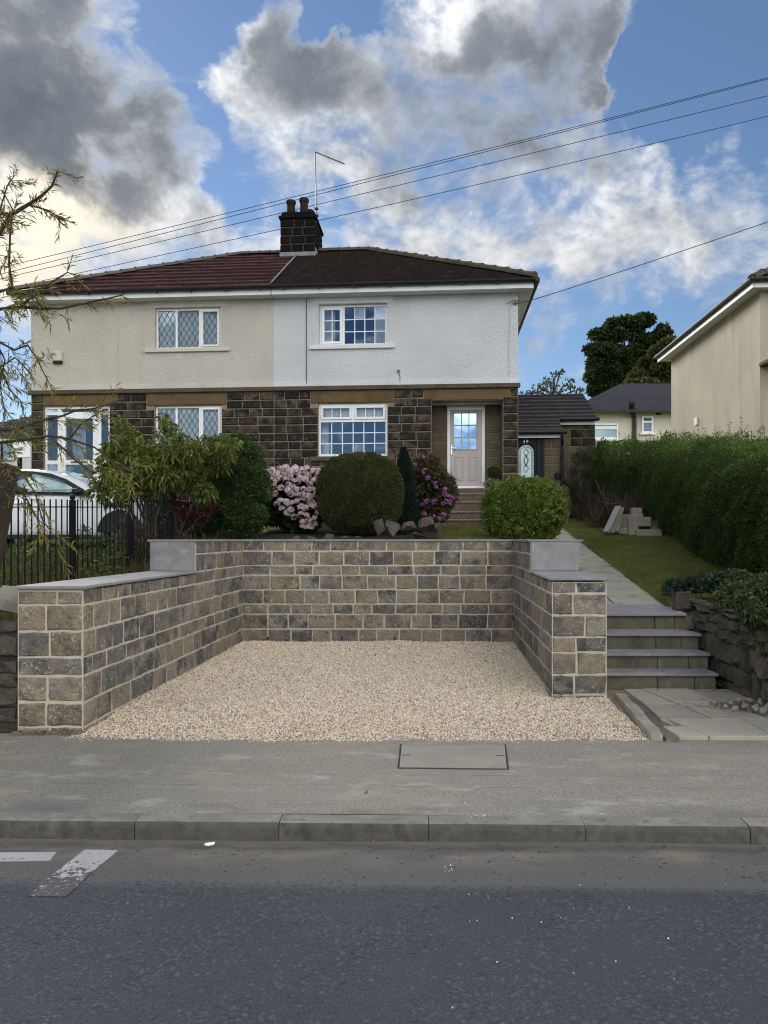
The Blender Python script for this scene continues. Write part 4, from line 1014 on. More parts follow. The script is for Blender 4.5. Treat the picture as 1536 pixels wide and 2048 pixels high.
# recessed porch of the right house
u0, u1, z0, z1 = D_R; dd = .62
ZT = hit(930, 978, dd)[1]                          # threshold height
dz1 = hit(930, 815, dd)[1]
da, db = hit(894, 900, dd)[0], hit(970, 900, dd)[0]
b = MB(); b.box(u0 - .2, da, dd + .012, dd + .25, 1.6, z1 + .3, W); b.box(db, u1 + .2, dd + .012, dd + .25, 1.6, z1 + .3, W)
b.box(u0 - .25, u0 - .012, .281, dd + .25, 1.6, z1 + .3, W); b.box(u1 + .012, u1 + .25, .281, dd + .25, 1.6, z1 + .3, W); b.build('porch_mortar', M['house_mortar'], right)
b = MB(); b.box(u0 - .011, u1 + .011, .202, dd + .2, z1 + .002, z1 + .06, W); b.box(da, db, dd + .03, dd + .1, dz1 + .001, z1 + .001, W); b.build('porch_ceiling', M['smooth_white'], right)
rq = random.Random(8)
lv2 = [ZT - .02 + .2 * k for k in range(0, 13)]; lv2 = [z for z in lv2 if z < z1] + [z1]
if lv2[-1] - lv2[-2] < .08: lv2.pop(-2)
for A_, B_ in ((W(u0, dd, 0), W(da, dd, 0)), (W(db, dd, 0), W(u1, dd, 0)), (W(u0, .285, 0), W(u0, dd, 0)), (W(u1, dd, 0), W(u1, .285, 0))):
    lay_stones(right, A_[:2], B_[:2], lv2, None, SM_BROWN, .2, .36, .014, rq)
df = frame_part('front_door', da + .004, db - .004, ZT, dz1, dd - .02, dd + .08, .07, M['upvc'], right)
la, lb, lz0, lz1 = da + .078, db - .078, ZT + .055, dz1 - .075
sw = hit(930, 876, dd)[1]
ga, gb, gz0, gz1 = hit(908, 900, dd)[0], hit(953, 900, dd)[0], hit(930, 899, dd)[1], hit(930, 826, dd)[1]
b = MB(); wall_boxes(b, la, lb, lz0, lz1, [(ga, gb, gz0, gz1)], dd + .0, dd + .05); b.build('door_leaf', M['door_beige'], df)
frame_part('glazing_surround', ga - .02, gb + .02, gz0 - .02, gz1 + .02, dd - .012, dd + .0, .022, M['door_beige'], df, .003)
b = MB()
for i in (1, 2): x = ga + (gb - ga) * i / 3; b.box(x - .011, x + .011, dd + .0, dd + .02, gz0, gz1, W)
for j in (1, 2): z = gz0 + (gz1 - gz0) * j / 3; b.box(ga, gb, dd + .001, dd + .02, z - .011, z + .011, W)
b.build('glazing_bars', M['door_beige'], df)
for i in range(3):
    for j in range(3):
        x0, x1 = ga + (gb - ga) * i / 3 + .011 * (i > 0), ga + (gb - ga) * (i + 1) / 3 - .011 * (i < 2); q0, q1 = gz0 + (gz1 - gz0) * j / 3 + .011, gz0 + (gz1 - gz0) * (j + 1) / 3 - .011
        mk('pane', [W(x0, dd + .03, q0), W(x1, dd + .03, q0), W(x1, dd + .03, q1), W(x0, dd + .03, q1)], [(0, 1, 2, 3)], M['glass_frosted'], df)
for x0, x1 in ((hit(909, 940, dd)[0], hit(927, 940, dd)[0]), (hit(937, 940, dd)[0], hit(955, 940, dd)[0])):
    zz0, zz1 = hit(930, 961, dd)[1], hit(930, 913, dd)[1]
    frame_part('door_panel', x0, x1, zz0, zz1, dd - .012, dd, .02, M['door_beige'], df, .004)
    b = MB(); b.box(x0 + .05, x1 - .05, dd - .010, dd, zz0 + .05, zz1 - .05, W); bevel_mod(b.build('door_panel', M['door_beige'], df), .008, 1)
hx = hit(903, 890, dd)[0]; hz = hit(903, 899, dd)[1]
b = MB(); b.box(hx - .018, hx + .018, dd - .03, dd - .001, hz - .13, hz + .10, W); b.box(hx - .01, hx + .12, dd - .06, dd - .04, hz + .02, hz + .04, W); b.box(hx - .01, hx + .01, dd - .05, dd - .03, hz + .02, hz + .04, W); b.build('door_handle', M['chrome'], df)
b = MB(); b.box(da, db, dd - .05, dd + .0, ZT - .005, ZT + .035, W); b.build('threshold', M['upvc'], df)
# porch steps
stp = [(dd + .0, ZT - .006), (-.02, 2.575), (-.32, 2.37), (-.62, 2.12), (-.92, 1.92)]
ps = thing('porch_steps', 'worn brown stone steps rising to the beige front door', 'steps', W(10.3, -.5, 1.8))
ua, ub = hit(884, 1000)[0], hit(1003, 1000)[0]
pairs = [(-.04, dd + .02, 2.575, 1.6)] + [(-.34, -.041, 2.365, 1.6), (-.66, -.341, 2.12, 1.55), (-.98, -.661, 1.925, 1.5)]
b = MB(); b.box(u0 + .003, u1 - .003, .05, dd - .03, 2.576, ZT - .02, W); bevel_mod(b.build('step', M['porch_step'], ps), .012, 1)
for i, (d0, d1, zt_, zb_) in enumerate(pairs):
    b = MB(); k = .10 * i
    b.box((u0 + .002 if i == 0 else ua - k), (u1 - .002 if i == 0 else ub + k), d0, d1, zb_, zt_, W); so_ = bevel_mod(b.build('step', M['porch_step'], ps), .014, 1)
    b = MB(); b.box((u0 + .004 if i == 0 else ua - k - .01), (u1 - .004 if i == 0 else ub + k + .01), d0 - .02, d1 - .003, zt_ + .001, zt_ + .045, W); bevel_mod(b.build('step_tread', M['porch_tread'], so_), .012, 1)

# small fittings on the render
b = MB(); r = rect(951, 574, 973, 587); b.box(r[0], r[1], -.012, 0, r[2], r[3], W); vb = b.build('air_brick', M['smooth_white'], right)
b = MB()
for i in range(5):
    for j in range(3):
        u = r[0] + (r[1] - r[0]) * (i + .5) / 5; z = r[2] + (r[3] - r[2]) * (j + .5) / 3; b.box(u - .015, u + .015, -.0145, -.011, z - .014, z + .014, W)
b.build('air_holes', M['dark_gap'], vb)
b = MB(); r = rect(126, 602, 146, 612); b.box(r[0], r[1], -.012, 0, r[2], r[3], W); b.build('air_brick', M['smooth_cream'], left)
b = MB(); r = rect(108, 703, 126, 723); b.box(r[0], r[1], -.085, 0, r[2], r[3], W); ab = bevel_mod(b.build('alarm_box', M['alarm'], left), .02, 2)
b = MB(); r2 = rect(108, 723, 126, 728); b.box(r2[0] + .005, r2[1] - .005, -.075, 0, r2[2], r2[3] - .001, W); b.build('alarm_base', M['navy'], ab)
def wallwire(root, pts, m=M['cable'], rad=.006, name='cable', d=-.012):
    b = MB(); b.tube([W(hit(x, y)[0], d, hit(x, y)[1]) for x, y in pts], rad, 5); return b.build(name, m, root)
wallwire(right, [(613, 588), (613, 640), (613, 700), (613, 770), (616, 772), (640, 772)], rad=.008)
wallwire(right, [(797, 744), (800, 752), (800, 768), (790, 771), (640, 772)], rad=.008)
b = MB(); b.box(hit(797, 742)[0] - .03, hit(797, 742)[0] + .03, -.03, 0, hit(797, 742)[1] - .03, hit(797, 742)[1] + .03, W); b.build('junction_box', M['metal'], right)
wallwire(left, [(236, 640), (236, 700), (236, 776)], M['smooth_cream'], .008); wallwire(left, [(283, 622), (284, 680), (283, 755), (279, 758)], M['smooth_cream'], .010)
wallwire(right, [(1020, 612), (1020, 650), (1018, 700), (1019, 763)], M['render_white'], .009)
wallwire(right, [(1012, 609), (1020, 604), (1032, 601), (1038, 603), (1022, 609)], rad=.007, d=-.04)

# ------------------------------------------------------------------ roof of the pair
OV = .36
RD = 3.9; ZRG = EYE + (HOR - 501) * (HL.y + 8.5 * HU.y + RD * HN.y) / F      # ridge
ZE = Z_EAVE + .05
e0, e1 = -OV - .02, HW + OV
ra, rb = hit(478, 510, RD)[0], hit(738, 500, RD)[0]
def zroof(d): return ZE + (ZRG - ZE) * (d + OV) / (RD + OV)
def lohip(d): return e0 + (ra - e0) * (d + OV) / (RD + OV)
def hihip(d): return e1 + (rb - e1) * (d + OV) / (RD + OV)
def tile_slope(name, root, n, ufun0, ufun1, m, th, wtile, seed, lift=0.0, zf=zroof, d0=-OV, d1=RD):
    """rows of lapped tiles; every tile of a row is a little up or down against the next"""
    rg = random.Random(seed); V = []; Fc = []; rr = []
    for i in range(n):
        a = d0 + (d1 - d0) * i / n; c = d0 + (d1 - d0) * (i + 1) / n + .02
        A0, A1, C0, C1 = ufun0(a), ufun1(a), ufun0(min(c, d1)), ufun1(min(c, d1))
        nt = max(1, int((A1 - A0) / wtile)); 
        for k in range(nt):
            k0, k1 = k / nt, (k + 1) / nt
            j = rg.uniform(0, th * .35); b = len(V); g = .003
            p = [(A0 + (A1 - A0) * k0 + g, a, zf(a) + lift + th + j), (A0 + (A1 - A0) * k1 - g, a, zf(a) + lift + th + j),
                 (C0 + (C1 - C0) * k1 - g, c, zf(c) + lift + .004 + j * .3), (C0 + (C1 - C0) * k0 + g, c, zf(c) + lift + .004 + j * .3)]
            V += [W(*q) for q in p] + [W(p[0][0], a + .004, zf(a) + lift - .004), W(p[1][0], a + .004, zf(a) + lift - .004)]
            Fc += [(b, b + 1, b + 2, b + 3), (b + 4, b + 5, b + 1, b)]; q = rg.random(); rr += [.04 + q * .22, .80 + .2 * q]  # light tile noses over dark slopes: the lit stripes are painted into the colour
    return npmesh(name, np.array(V), np.array(Fc), m, root, np.array(rr))
tl = hit(556, 575)[0]
# party junction of the two coverings leans: the old tiles begin further left at the eaves
jun0 = lambda d: hit(549, 575)[0] + (hit(600, 505, RD)[0] - hit(549, 575)[0]) * (d + OV) / (RD + OV)
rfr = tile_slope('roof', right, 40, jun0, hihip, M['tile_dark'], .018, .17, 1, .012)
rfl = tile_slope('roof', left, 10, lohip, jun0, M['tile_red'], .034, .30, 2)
# solid roof body under the tiles and the other slopes
b = MB()
bd = DEPTH + OV; mid = RD
pts = {'a': W(e0 + .01, -OV + .01, ZE - .02), 'b': W(e1 - .01, -OV + .01, ZE - .02), 'c': W(e1 - .01, 2 * RD + OV, ZE - .02), 'd': W(e0 + .01, 2 * RD + OV, ZE - .02), 'e': W(ra, RD, ZRG - .02), 'f': W(rb, RD, ZRG - .02)}
k = list(pts.values()); b.add(k, [(0, 1, 5, 4), (1, 2, 5), (2, 3, 4, 5), (3, 0, 4)]); b.build('roof_deck', M['tile_dark'], right)
# hip slope tiles on the right-hand end
b = MB(); V = []; Fc = []; rr = []; n = 30
for i in range(n):
    k0, k1 = i / n, (i + 1) / n + .01
    def hp(k, side):
        base = (e1, -OV, ZE) if side == 0 else (e1, 2 * RD + OV, ZE); top = (rb, RD, ZRG)
        return tuple(base[j] + (top[j] - base[j]) * k for j in range(3))
    p0, p1, q0, q1 = hp(k0, 0), hp(k0, 1), hp(k1, 0), hp(k1, 1); b0 = len(V)
    V += [W(p0[0], p0[1], p0[2] + .03), W(p1[0], p1[1], p1[2] + .03), W(q1[0], q1[1], q1[2] + .008), W(q0[0], q0[1], q0[2] + .008), W(p0[0], p0[1], p0[2]), W(p1[0], p1[1], p1[2])]
    Fc += [(b0, b0 + 1, b0 + 2, b0 + 3), (b0 + 4, b0 + 5, b0 + 1, b0)]; q = random.random(); rr += [q, q]
npmesh('hip_slope', np.array(V), np.array(Fc), M['tile_dark'], right, np.array(rr))
# ridge and hip tiles: one half-round tile each
def ridge_mesh(m, r=.12, ln=1.0):
    V = []; Fc = []; seg = 6
    for x, rr_ in ((-.5, r * .93), (.44, r), (.44, r * 1.12), (.52, r * 1.12)):
        for k in range(seg + 1):
            a = math.pi * k / seg; V.append((x, math.cos(a) * rr_, math.sin(a) * rr_ - .03))
    for i in range(3):
        for k in range(seg): a = i * (seg + 1) + k; Fc.append((a, a + seg + 1, a + seg + 2, a + 1))
    Fc.append(tuple(range(seg + 1))); Fc.append(tuple(reversed(range(3 * (seg + 1), 4 * (seg + 1)))))
    me = bpy.data.meshes.new('ridge_tile'); me.from_pydata(V, [], Fc); me.update(); me.materials.append(m); return me
def ridge_run(root, p0, p1, me, n, jit=.012):
    p0 = Vector(p0); p1 = Vector(p1); d = p1 - p0; L = d.length / n
    yaw = math.atan2(d.y, d.x); pit = -math.asin(d.z / d.length)
    for i in range(n):
        o = bpy.data.objects.new('ridge_tile', me); COL.objects.link(o)
        c = p0 + d * ((i + .5) / n); o.location = (c.x, c.y, c.z + random.uniform(0, jit)); o.rotation_euler = (random.uniform(-.05, .05), pit + random.uniform(-.02, .02), yaw); o.scale = (L, 1, 1); par(o, root)
RM_D = ridge_mesh(M['ridge']); RM_G = ridge_mesh(M['ridge_grey'], .10)
uch = hit(602, 505, RD)[0]
ridge_run(right, W(rb, RD, ZRG + .03), W(e1 - .02, -OV + .03, ZE + .06), RM_D, 15)
ridge_run(right, W(uch + .3, RD, ZRG + .03), W(rb, RD, ZRG + .03), RM_D, 6)
ridge_run(left, W(ra, RD, ZRG + .03), W(e0 + .02, -OV + .03, ZE + .07), RM_G, 16, .003)
ridge_run(left, W(ra, RD, ZRG + .03), W(uch - .6, RD, ZRG + .03), RM_G, 4, .003)
# eaves: soffit, fascia, half-round gutter with brackets
for root, u0_, u1_ in ((left, e0 + .05, UP - .01), (right, UP + .01, e1 - .05)):
    b = MB(); b.box(u0_, u1_, -OV + .06, -.001, Z_SOF - .02, Z_SOF, W); b.build('soffit', M['smooth_white'], root)
    b = MB(); b.box(u0_, u1_, -OV + .03, -OV + .059, Z_SOF - .025, Z_SOF + .13, W); b.build('fascia', M['upvc'], root)
    V = []; Fc = []; seg = 8
    for u in (u0_ - .04, u1_ + .04):
        for k in range(seg + 1):
            a = math.pi + math.pi * k / seg; V.append(W(u, -OV - .045 + math.cos(a) * .07, Z_EAVE + .02 + math.sin(a) * .075))
        for k in range(seg, -1, -1):
            a = math.pi + math.pi * k / seg; V.append(W(u, -OV - .045 + math.cos(a) * .062, Z_EAVE + .02 + math.sin(a) * .067))
    n2 = 2 * (seg + 1)
    for k in range(n2): Fc.append((k, (k + 1) % n2, (k + 1) % n2 + n2, k + n2))
    Fc += [tuple(range(n2)), tuple(reversed(range(n2, 2 * n2)))]
    gt = mk('gutter', V, Fc, M['gutter_black'], root)
    u = u0_ + .3
    while u < u1_:
        b = MB(); b.box(u, u + .03, -OV - .12, -OV + .03, Z_EAVE - .075, Z_EAVE - .05, W); b.build('gutter_bracket', M['gutter_black'], gt); u += .85
b = MB(); b.box(e1 - .059, e1 - .03, -OV + .06, DEPTH, Z_SOF - .025, Z_SOF + .13, W); b.build('side_fascia', M['upvc'], right); b = MB(); b.box(HW + .001, e1 - .06, .0, DEPTH, Z_SOF - .02, Z_SOF, W); b.build('side_soffit', M['smooth_white'], right)
b = MB(); b.box(e1 - .01, e1 + .09, -OV - .1, DEPTH, Z_EAVE - .05, Z_EAVE + .03, W); b.build('side_gutter', M['gutter_black'], right)
b = MB(); b.tube([W(jun0(d) + .0, d, zroof(d) + .065) for d in lin(-OV, RD - .35, 8)], .02, 6); b.build('joint_strip', M['lead'], left)
wl_ = MB(); wl_.tube([W(hit(x, y, dd_)[0], dd_, zroof(dd_) + .05) for x, y, dd_ in ((575, 566, -.3), (600, 540, 1.2), (632, 512, 2.7))], .007, 5); wl_.build('aerial_cable', M['cable'], right)

# chimney --------------------------------------------------------------------
cd0, cd1 = 3.3, 4.55
cu0, cu1 = hit(561, 460, cd0)[0], hit(630, 460, cd0)[0]
czb = zroof(cd0) - .1; czt = hit(600, 437, cd0)[1]
chim = thing('chimney', 'sooty black stone chimney stack with clay pots on the roof ridge', 'chimney', W((cu0 + cu1) / 2, 3.9, czb))
b = MB(); b.box(cu0 + .012, cu1 - .012, cd0 + .012, cd1 - .012, czb - .3, czt + .02, W); b.build('mortar', M['chimney_mortar'], chim)
lvc = lin(hit(600, 504, cd0)[1], czt, 5)
rc = random.Random(12)
lay_stones(chim, W(cu0, cd0, 0)[:2], W(cu1, cd0, 0)[:2], lvc, None, SM_CHIM, .25, .42, .03, rc)
lay_stones(chim, W(cu1, cd0, 0)[:2], W(cu1, cd1, 0)[:2], lvc, None, SM_CHIM, .25, .42, .03, rc)
lay_stones(chim, W(cu0, cd1, 0)[:2], W(cu0, cd0, 0)[:2], lvc, None, SM_CHIM, .25, .42, .03, rc)
b = MB(); b.box(cu0 - .05, cu1 + .05, cd0 - .06, cd1 + .06, czt, czt + .09, W); bevel_mod(b.build('cap_stone', M['chimney_stone'], chim), .02, 1)
V = []
b = MB(); b.box(cu0 + .01, cu1 - .01, cd0 + .01, cd1 - .01, czt + .091, czt + .22, W); o = bevel_mod(b.build('flaunching', M['chimney_stone'], chim), .05, 2)
b = MB(); b.box(cu0 - .02, cu1 + .02, cd0 - .022, cd0 - .001, lvc[0] - .22, lvc[0], W); b.box(cu1 + .001, cu1 + .022, cd0, RD, lvc[0] - .22, lvc[0] + .12, W); b.build('lead_flashing', M['lead'], chim)
for px, d, hh, r in ((582, 3.6, .50, .125), (608, 3.6, .55, .125), (592, 4.2, .42, .11), (619, 4.2, .48, .115)):
    u = hit(px, 410, d)[0]; c = W(u, d, czt + .15)
    b = MB(); b.lathe(c, [(r * 1.05, 0), (r * .95, hh * .5), (r * .92, hh * .78), (r * 1.15, hh * .84), (r * 1.2, hh * .97), (r * 1.12, hh), (r * .9, hh), (r * .85, hh * .7)], 14); b.build('chimney_pot', M['pot_clay'], chim, True)
ta = thing('television_aerial', 'thin aerial mast with a slanting arm strapped to the chimney', 'aerial', W(cu1, 3.5, czt))
pu = hit(630.5, 400, 3.5)[0]; pz0 = czt - .05; pz1 = hit(630, 304, 3.5)[1]
b = MB(); b.tube([W(pu + .04, 3.5, pz0), W(pu, 3.5, pz1)], .018, 6); b.build('mast', M['metal'], ta)
au, az = hit(689, 328, 3.1); b = MB(); b.tube([W(pu, 3.5, pz1), W(au, 3.1, az)], .016, 6); arm = b.build('boom', M['metal'], ta)
b = MB()
for i in range(12):
    k = (i + .5) / 12; p = Vector(W(pu, 3.5, pz1)).lerp(Vector(W(au, 3.1, az)), k); b.tube([p - Vector((0, .13, .04)), p + Vector((0, .13, .04))], .004, 4)
b.build('elements', M['metal'], arm)
b = MB(); b.box(pu - .02, pu + .09, 3.44, 3.56, czt + .14, czt + .19, W); b.box(pu - .02, pu + .09, 3.44, 3.56, czt + .34, czt + .38, W); b.build('bracket', M['metal'], ta)

# ------------------------------------------------------------------ side extension with the navy door
ex = thing('side_extension', 'low stone side extension with brown tiled lean-to roof and navy door', 'extension', W(13, 3, ZG))
d1_, d2_ = 1.7, 2.6
uR1 = hit(1124, 900, d1_)[0]; uR2 = hit(1190, 900, d2_)[0]
zE1 = hit(1080, 864, d1_ - .2)[1]; zE2 = hit(1160, 838, d2_ - .2)[1]; msl = (zE2 - zE1) / (d2_ - d1_)
zx = lambda d: zE1 + msl * (d - d1_ + .2)
dtop = d2_
while hit(1100, 790, dtop)[1] > zx(dtop) and dtop < 9: dtop += .05
b = MB(); du0, du1 = HW + .02, hit(1088, 900, d1_)[0]; dzT = hit(1060, 872, d1_)[1]; DOOR = (du0, du1, 1.7, dzT)
wall_boxes(b, HW - .02, uR1, 1.4, zE1 - .05, [DOOR], d1_ + .02, d1_ + .25); b.box(uR1 - .25, uR1, d1_ + .26, d2_ + .1, 1.4, zE1 - .05, W)
b.box(uR1 + .001, uR2, d2_ + .02, d2_ + .25, 1.4, zE2 - .05, W); b.box(uR2 - .25, uR2 - .02, d2_ + .26, dtop + 1, 1.4, zE2 + .0, W); b.box(HW, uR2, dtop + .8, dtop + 1, 1.4, zx(dtop) - .2, W); b.build('mortar', M['house_mortar'], ex)
M_ext = SM_BROWN + SM_HOUSE[:4]
lay_stones(ex, W(du1, d1_, 0)[:2], W(uR1, d1_, 0)[:2], [1.75 + .215 * k for k in range(12)] + [zE1 - .06], None, M_ext, .2, .36, .022, rc)
lay_stones(ex, W(uR1 + .03, d2_, 0)[:2], W(uR2, d2_, 0)[:2], [1.75 + .23 * k for k in range(13)] + [zE2 - .06], None, M_ext, .24, .44, .022, rc)
lay_stones(ex, W(uR2, d2_, 0)[:2], W(uR2, dtop + 1, 0)[:2], [1.75 + .23 * k for k in range(13)] + [zE2 - .06], None, M_ext, .3, .5, .022, rc)
uE1, uE2 = hit(1129, 860, d1_ - .2)[0], hit(1196, 836, d2_ - .2)[0]
nr1 = 5; rows = 12
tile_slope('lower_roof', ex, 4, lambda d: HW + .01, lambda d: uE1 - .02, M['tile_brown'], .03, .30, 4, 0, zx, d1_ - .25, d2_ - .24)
uT = hit(1166, 790, dtop)[0]
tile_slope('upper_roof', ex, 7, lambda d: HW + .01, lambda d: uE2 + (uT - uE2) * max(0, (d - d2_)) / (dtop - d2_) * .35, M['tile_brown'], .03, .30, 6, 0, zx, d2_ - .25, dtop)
b = MB(); b.add([W(HW, d1_ - .2, zx(d1_ - .2) - .03), W(uE1, d1_ - .2, zx(d1_ - .2) - .03), W(uE1, d2_ + .1, zx(d2_ + .1) - .03), W(HW, d2_ + .1, zx(d2_ + .1) - .03)], [(0, 1, 2, 3)])
b.add([W(HW, d2_ - .2, zx(d2_ - .2) - .03), W(uE2, d2_ - .2, zx(d2_ - .2) - .03), W(uE2 - .1, dtop, zx(dtop) - .03), W(HW, dtop, zx(dtop) - .03)], [(0, 1, 2, 3)])
b.add([W(uE2 - .1, dtop, zx(dtop)), W(HW, dtop, zx(dtop)), W(HW, dtop + 1, zx(dtop) - .6), W(uE2 - .1, dtop + 1, zx(dtop) - .6)], [(0, 1, 2, 3)])
b.build('roof_deck', M['tile_brown'], ex)
b = MB(); b.box(HW + .002, uE1 - .05, d1_ - .13, d1_ - .10, zE1 - .14, zE1 - .03, W); b.build('fascia', M['upvc'], ex); b = MB(); b.box(uE1 + .02, uE2 - .06, d2_ - .13, d2_ - .10, zE2 - .14, zE2 - .03, W); b.build('fascia', M['upvc'], ex)
b = MB(); b.tube([W(HW + .02, d1_ - .26, zE1 - .01), W(uE1 + .05, d1_ - .26, zE1 - .01)], .055, 8); b.build('gutter', M['gutter_black'], ex); b = MB(); b.tube([W(uE1 + .04, d2_ - .26, zE2 - .01), W(uE2 + .02, d2_ - .26, zE2 - .01)], .055, 8)
b.build('gutter', M['gutter_black'], ex)
b = MB(); pu_ = hit(1125, 920, d1_ - .12)[0]
b.tube([W(uE1 - .08, d1_ - .26, zE1 - .04), W(uE1 - .06, d1_ - .2, zE1 - .2), W(pu_, d1_ - .08, zE1 - .34), W(pu_, d1_ - .08, 1.9)], .042, 8)
for z in (3.6, 2.7): b.tube([W(pu_, d1_ - .08, z), W(pu_, d1_ - .08, z + .08)], .052, 8)
b.build('downpipe', M['navy'], ex)
# the navy door: frame, leaf with stepped mouldings, arched leaded glass, number, letter plate
nd = frame_part('navy_door', du0, du1, 1.75, dzT, d1_ - .02, d1_ + .07, .075, M['navy'], ex)
b = MB(); b.box(du0 + .076, du1 - .19, d1_ + .02, d1_ + .06, 1.8, dzT - .076, W); b.build('door_leaf', M['navy'], nd)
b = MB(); b.box(du1 - .185, du1 - .076, d1_ - .005, d1_ + .06, 1.8, dzT - .076, W); b.build('side_post', M['navy'], nd)
dm = d1_ + .02
gu = hit(1052, 900, dm)[0]; gw = hit(1067, 900, dm)[0] - gu; gz0_ = hit(1052, 957, dm)[1]; gzt = hit(1052, 890, dm)[1]; gzs = gzt - gw
def arch(k, off=0.0):
    pts = [(gu - gw * k, gz0_ + off), (gu + gw * k, gz0_ + off)]
    for i in range(0, 13): a = math.pi * i / 12; pts.append((gu + gw * k * math.cos(a), gzs + gw * k * math.sin(a)))
    return pts
pa = arch(1); mk('arched_glass', [W(u, dm - .012, z) for u, z in pa], [tuple(range(len(pa)))], M['glass_bevel'], nd)
b = MB(); po = arch(1.12, -.03); b.tube([W(u, dm - .015, z) for u, z in po + [po[0]]], .022, 6); b.build('glass_moulding', M['navy'], nd)
b = MB(); pi_ = arch(.72, .07); b.tube([W(u, dm - .018, z) for u, z in pi_ + [pi_[0]]], .005, 4)
pj = arch(.86, .035); b.tube([W(u, dm - .018, z) for u, z in pj + [pj[0]]], .004, 4)
for i in range(9):
    z = gz0_ + (gzs - gz0_) * i / 8
    for s_ in (-1, 1): b.tube([W(gu + s_ * gw * .72, dm - .018, z), W(gu + s_ * gw, dm - .018, z)], .004, 4)
zc_ = (gz0_ + gzt) / 2 + .03; hh = (gzt - gz0_) * .36
for s_ in (-1, 1):
    b.tube([W(gu + s_ * gw * .30 * math.sin(2 * math.pi * k / 24 * 1.5), dm - .02, zc_ - hh + 2 * hh * k / 24) for k in range(25)], .008, 4)
    b.tube([W(gu + s_ * gw * .22 * math.sin(math.pi * k / 16), dm - .022, zc_ - hh * .5 + hh * k / 16) for k in range(17)], .007, 4)
b.build('leading', M['leading'], nd)
b = MB(); lu = hit(1052, 975, dm)[0]; lz = hit(1052, 966, dm)[1]; b.box(lu - .14, lu + .14, dm - .015, dm, lz - .03, lz + .03, W); b.build('letter_plate', M['gold'], nd)
cu_ = bpy.data.curves.new('house_number', 'FONT'); cu_.body = '49'; cu_.size = .135; cu_.extrude = .004; cu_.align_x = 'CENTER'; cu_.space_character = 1.25
tmp = bpy.data.objects.new('house_number_curve', cu_); COL.objects.link(tmp); bpy.context.view_layer.update()
me = bpy.data.meshes.new_from_object(tmp.evaluated_get(bpy.context.evaluated_depsgraph_get())); bpy.data.objects.remove(tmp)
no = link('house_number', me, None); me.materials.clear(); me.materials.append(M['alloy'])
nu, nz_ = hit(1051, 887, dm)[0], hit(1051, 887, dm)[1]; no.location = W(nu, dm - .008, nz_); no.rotation_euler = (R(90), 0, HANG); par(no, nd)

# ------------------------------------------------------------------ neighbour on the right, houses behind
nb = thing('neighbouring_house', 'tan rendered house beyond the hedge with its eaves rising out of the picture', 'house', (12, 20, 1.7))
NUa = Vector((8.97, 17.3)); NUb = Vector((8.97 + SH * 6.7, 23.9))
nu_ = HU; nf = NUa + HU * 7; nbk = NUb + HU * 7
def box4(b, c, z0, z1): prism(b, [(p[0], p[1]) for p in c], z0, z1)
b = MB(); box4(b, [NUa, nf, nbk, NUb], 1.2, 7.48); b.build('rendered_wall', M['neighbour_wall'], nb)
b = MB(); o_ = Vector((-.36, -.36)); A0 = NUa + Vector((-.36, -.33)); B0 = NUb + Vector((-.36, .35)); C0 = nf + Vector((.3, -.33)); D0 = nbk + Vector((.3, .35))
rA = NUa.lerp(nf, .5).lerp(NUb.lerp(nbk, .5), .5)
b.add([(A0.x, A0.y, 7.60), (C0.x, C0.y, 7.60), (D0.x, D0.y, 7.60), (B0.x, B0.y, 7.60), (rA.x, rA.y, 9.75)], [(0, 1, 4), (1, 2, 4), (2, 3, 4), (3, 0, 4)])
b.build('roof', M['tile_dark'], nb)
RMd = RM_D; ridge_run(nb, (A0.x, A0.y, 7.64), (rA.x, rA.y, 9.79), RMd, 10)
b = MB(); box4(b, [A0 + Vector((.06, .06)), C0, D0, B0 + Vector((.06, -.06))], 7.44, 7.475); b.build('soffit', M['smooth_white'], nb)
b = MB(); b.hexa([(A0.x + .03, A0.y + .03, 7.42), (A0.x + .06, A0.y + .03, 7.42), (B0.x + .06, B0.y - .03, 7.42), (B0.x + .03, B0.y - .03, 7.42), (A0.x + .03, A0.y + .03, 7.57), (A0.x + .06, A0.y + .03, 7.57), (B0.x + .06, B0.y - .03, 7.57), (B0.x + .03, B0.y - .03, 7.57)])
b.build('fascia', M['upvc'], nb); b = MB(); b.hexa([(A0.x + .07, A0.y + .03, 7.42), (C0.x, C0.y + .03, 7.42), (C0.x, C0.y + .06, 7.42), (A0.x + .07, A0.y + .06, 7.42), (A0.x + .07, A0.y + .03, 7.57), (C0.x, C0.y + .03, 7.57), (C0.x, C0.y + .06, 7.57), (A0.x + .07, A0.y + .06, 7.57)])
b.build('fascia', M['upvc'], nb)
b = MB(); b.tube([(A0.x - .03, A0.y - .05, 7.585), (B0.x - .03, B0.y, 7.585)], .055, 8); b.tube([(A0.x - .03, A0.y - .05, 7.585), (C0.x, C0.y - .05, 7.585)], .055, 8); b.build('gutter', M['gutter_black'], nb)
b = MB(); q = NUa + HU * .02; b.hexa([(q.x - .06, q.y - .75, 5.62), (q.x + 1.6, q.y - .85, 5.62), (q.x + 1.6, q.y - .02, 5.62), (q.x - .06, q.y - .02, 5.62), (q.x - .06, q.y - .75, 5.72), (q.x + 1.6, q.y - .85, 5.72), (q.x + 1.6, q.y - .02, 5.72), (q.x - .06, q.y - .02, 5.72)])
bevel_mod(b.build('canopy', M['ledge'], nb), .02, 1)
b = MB(); q = P(1389, 842, 21.5); q.x = NUa.lerp(NUb, .64).x; b.box(q.x - .06, q.x + .02, q.y - .1, q.y + .1, q.z - .12, q.z + .1); b.build('wall_vent', M['curtain'], nb)

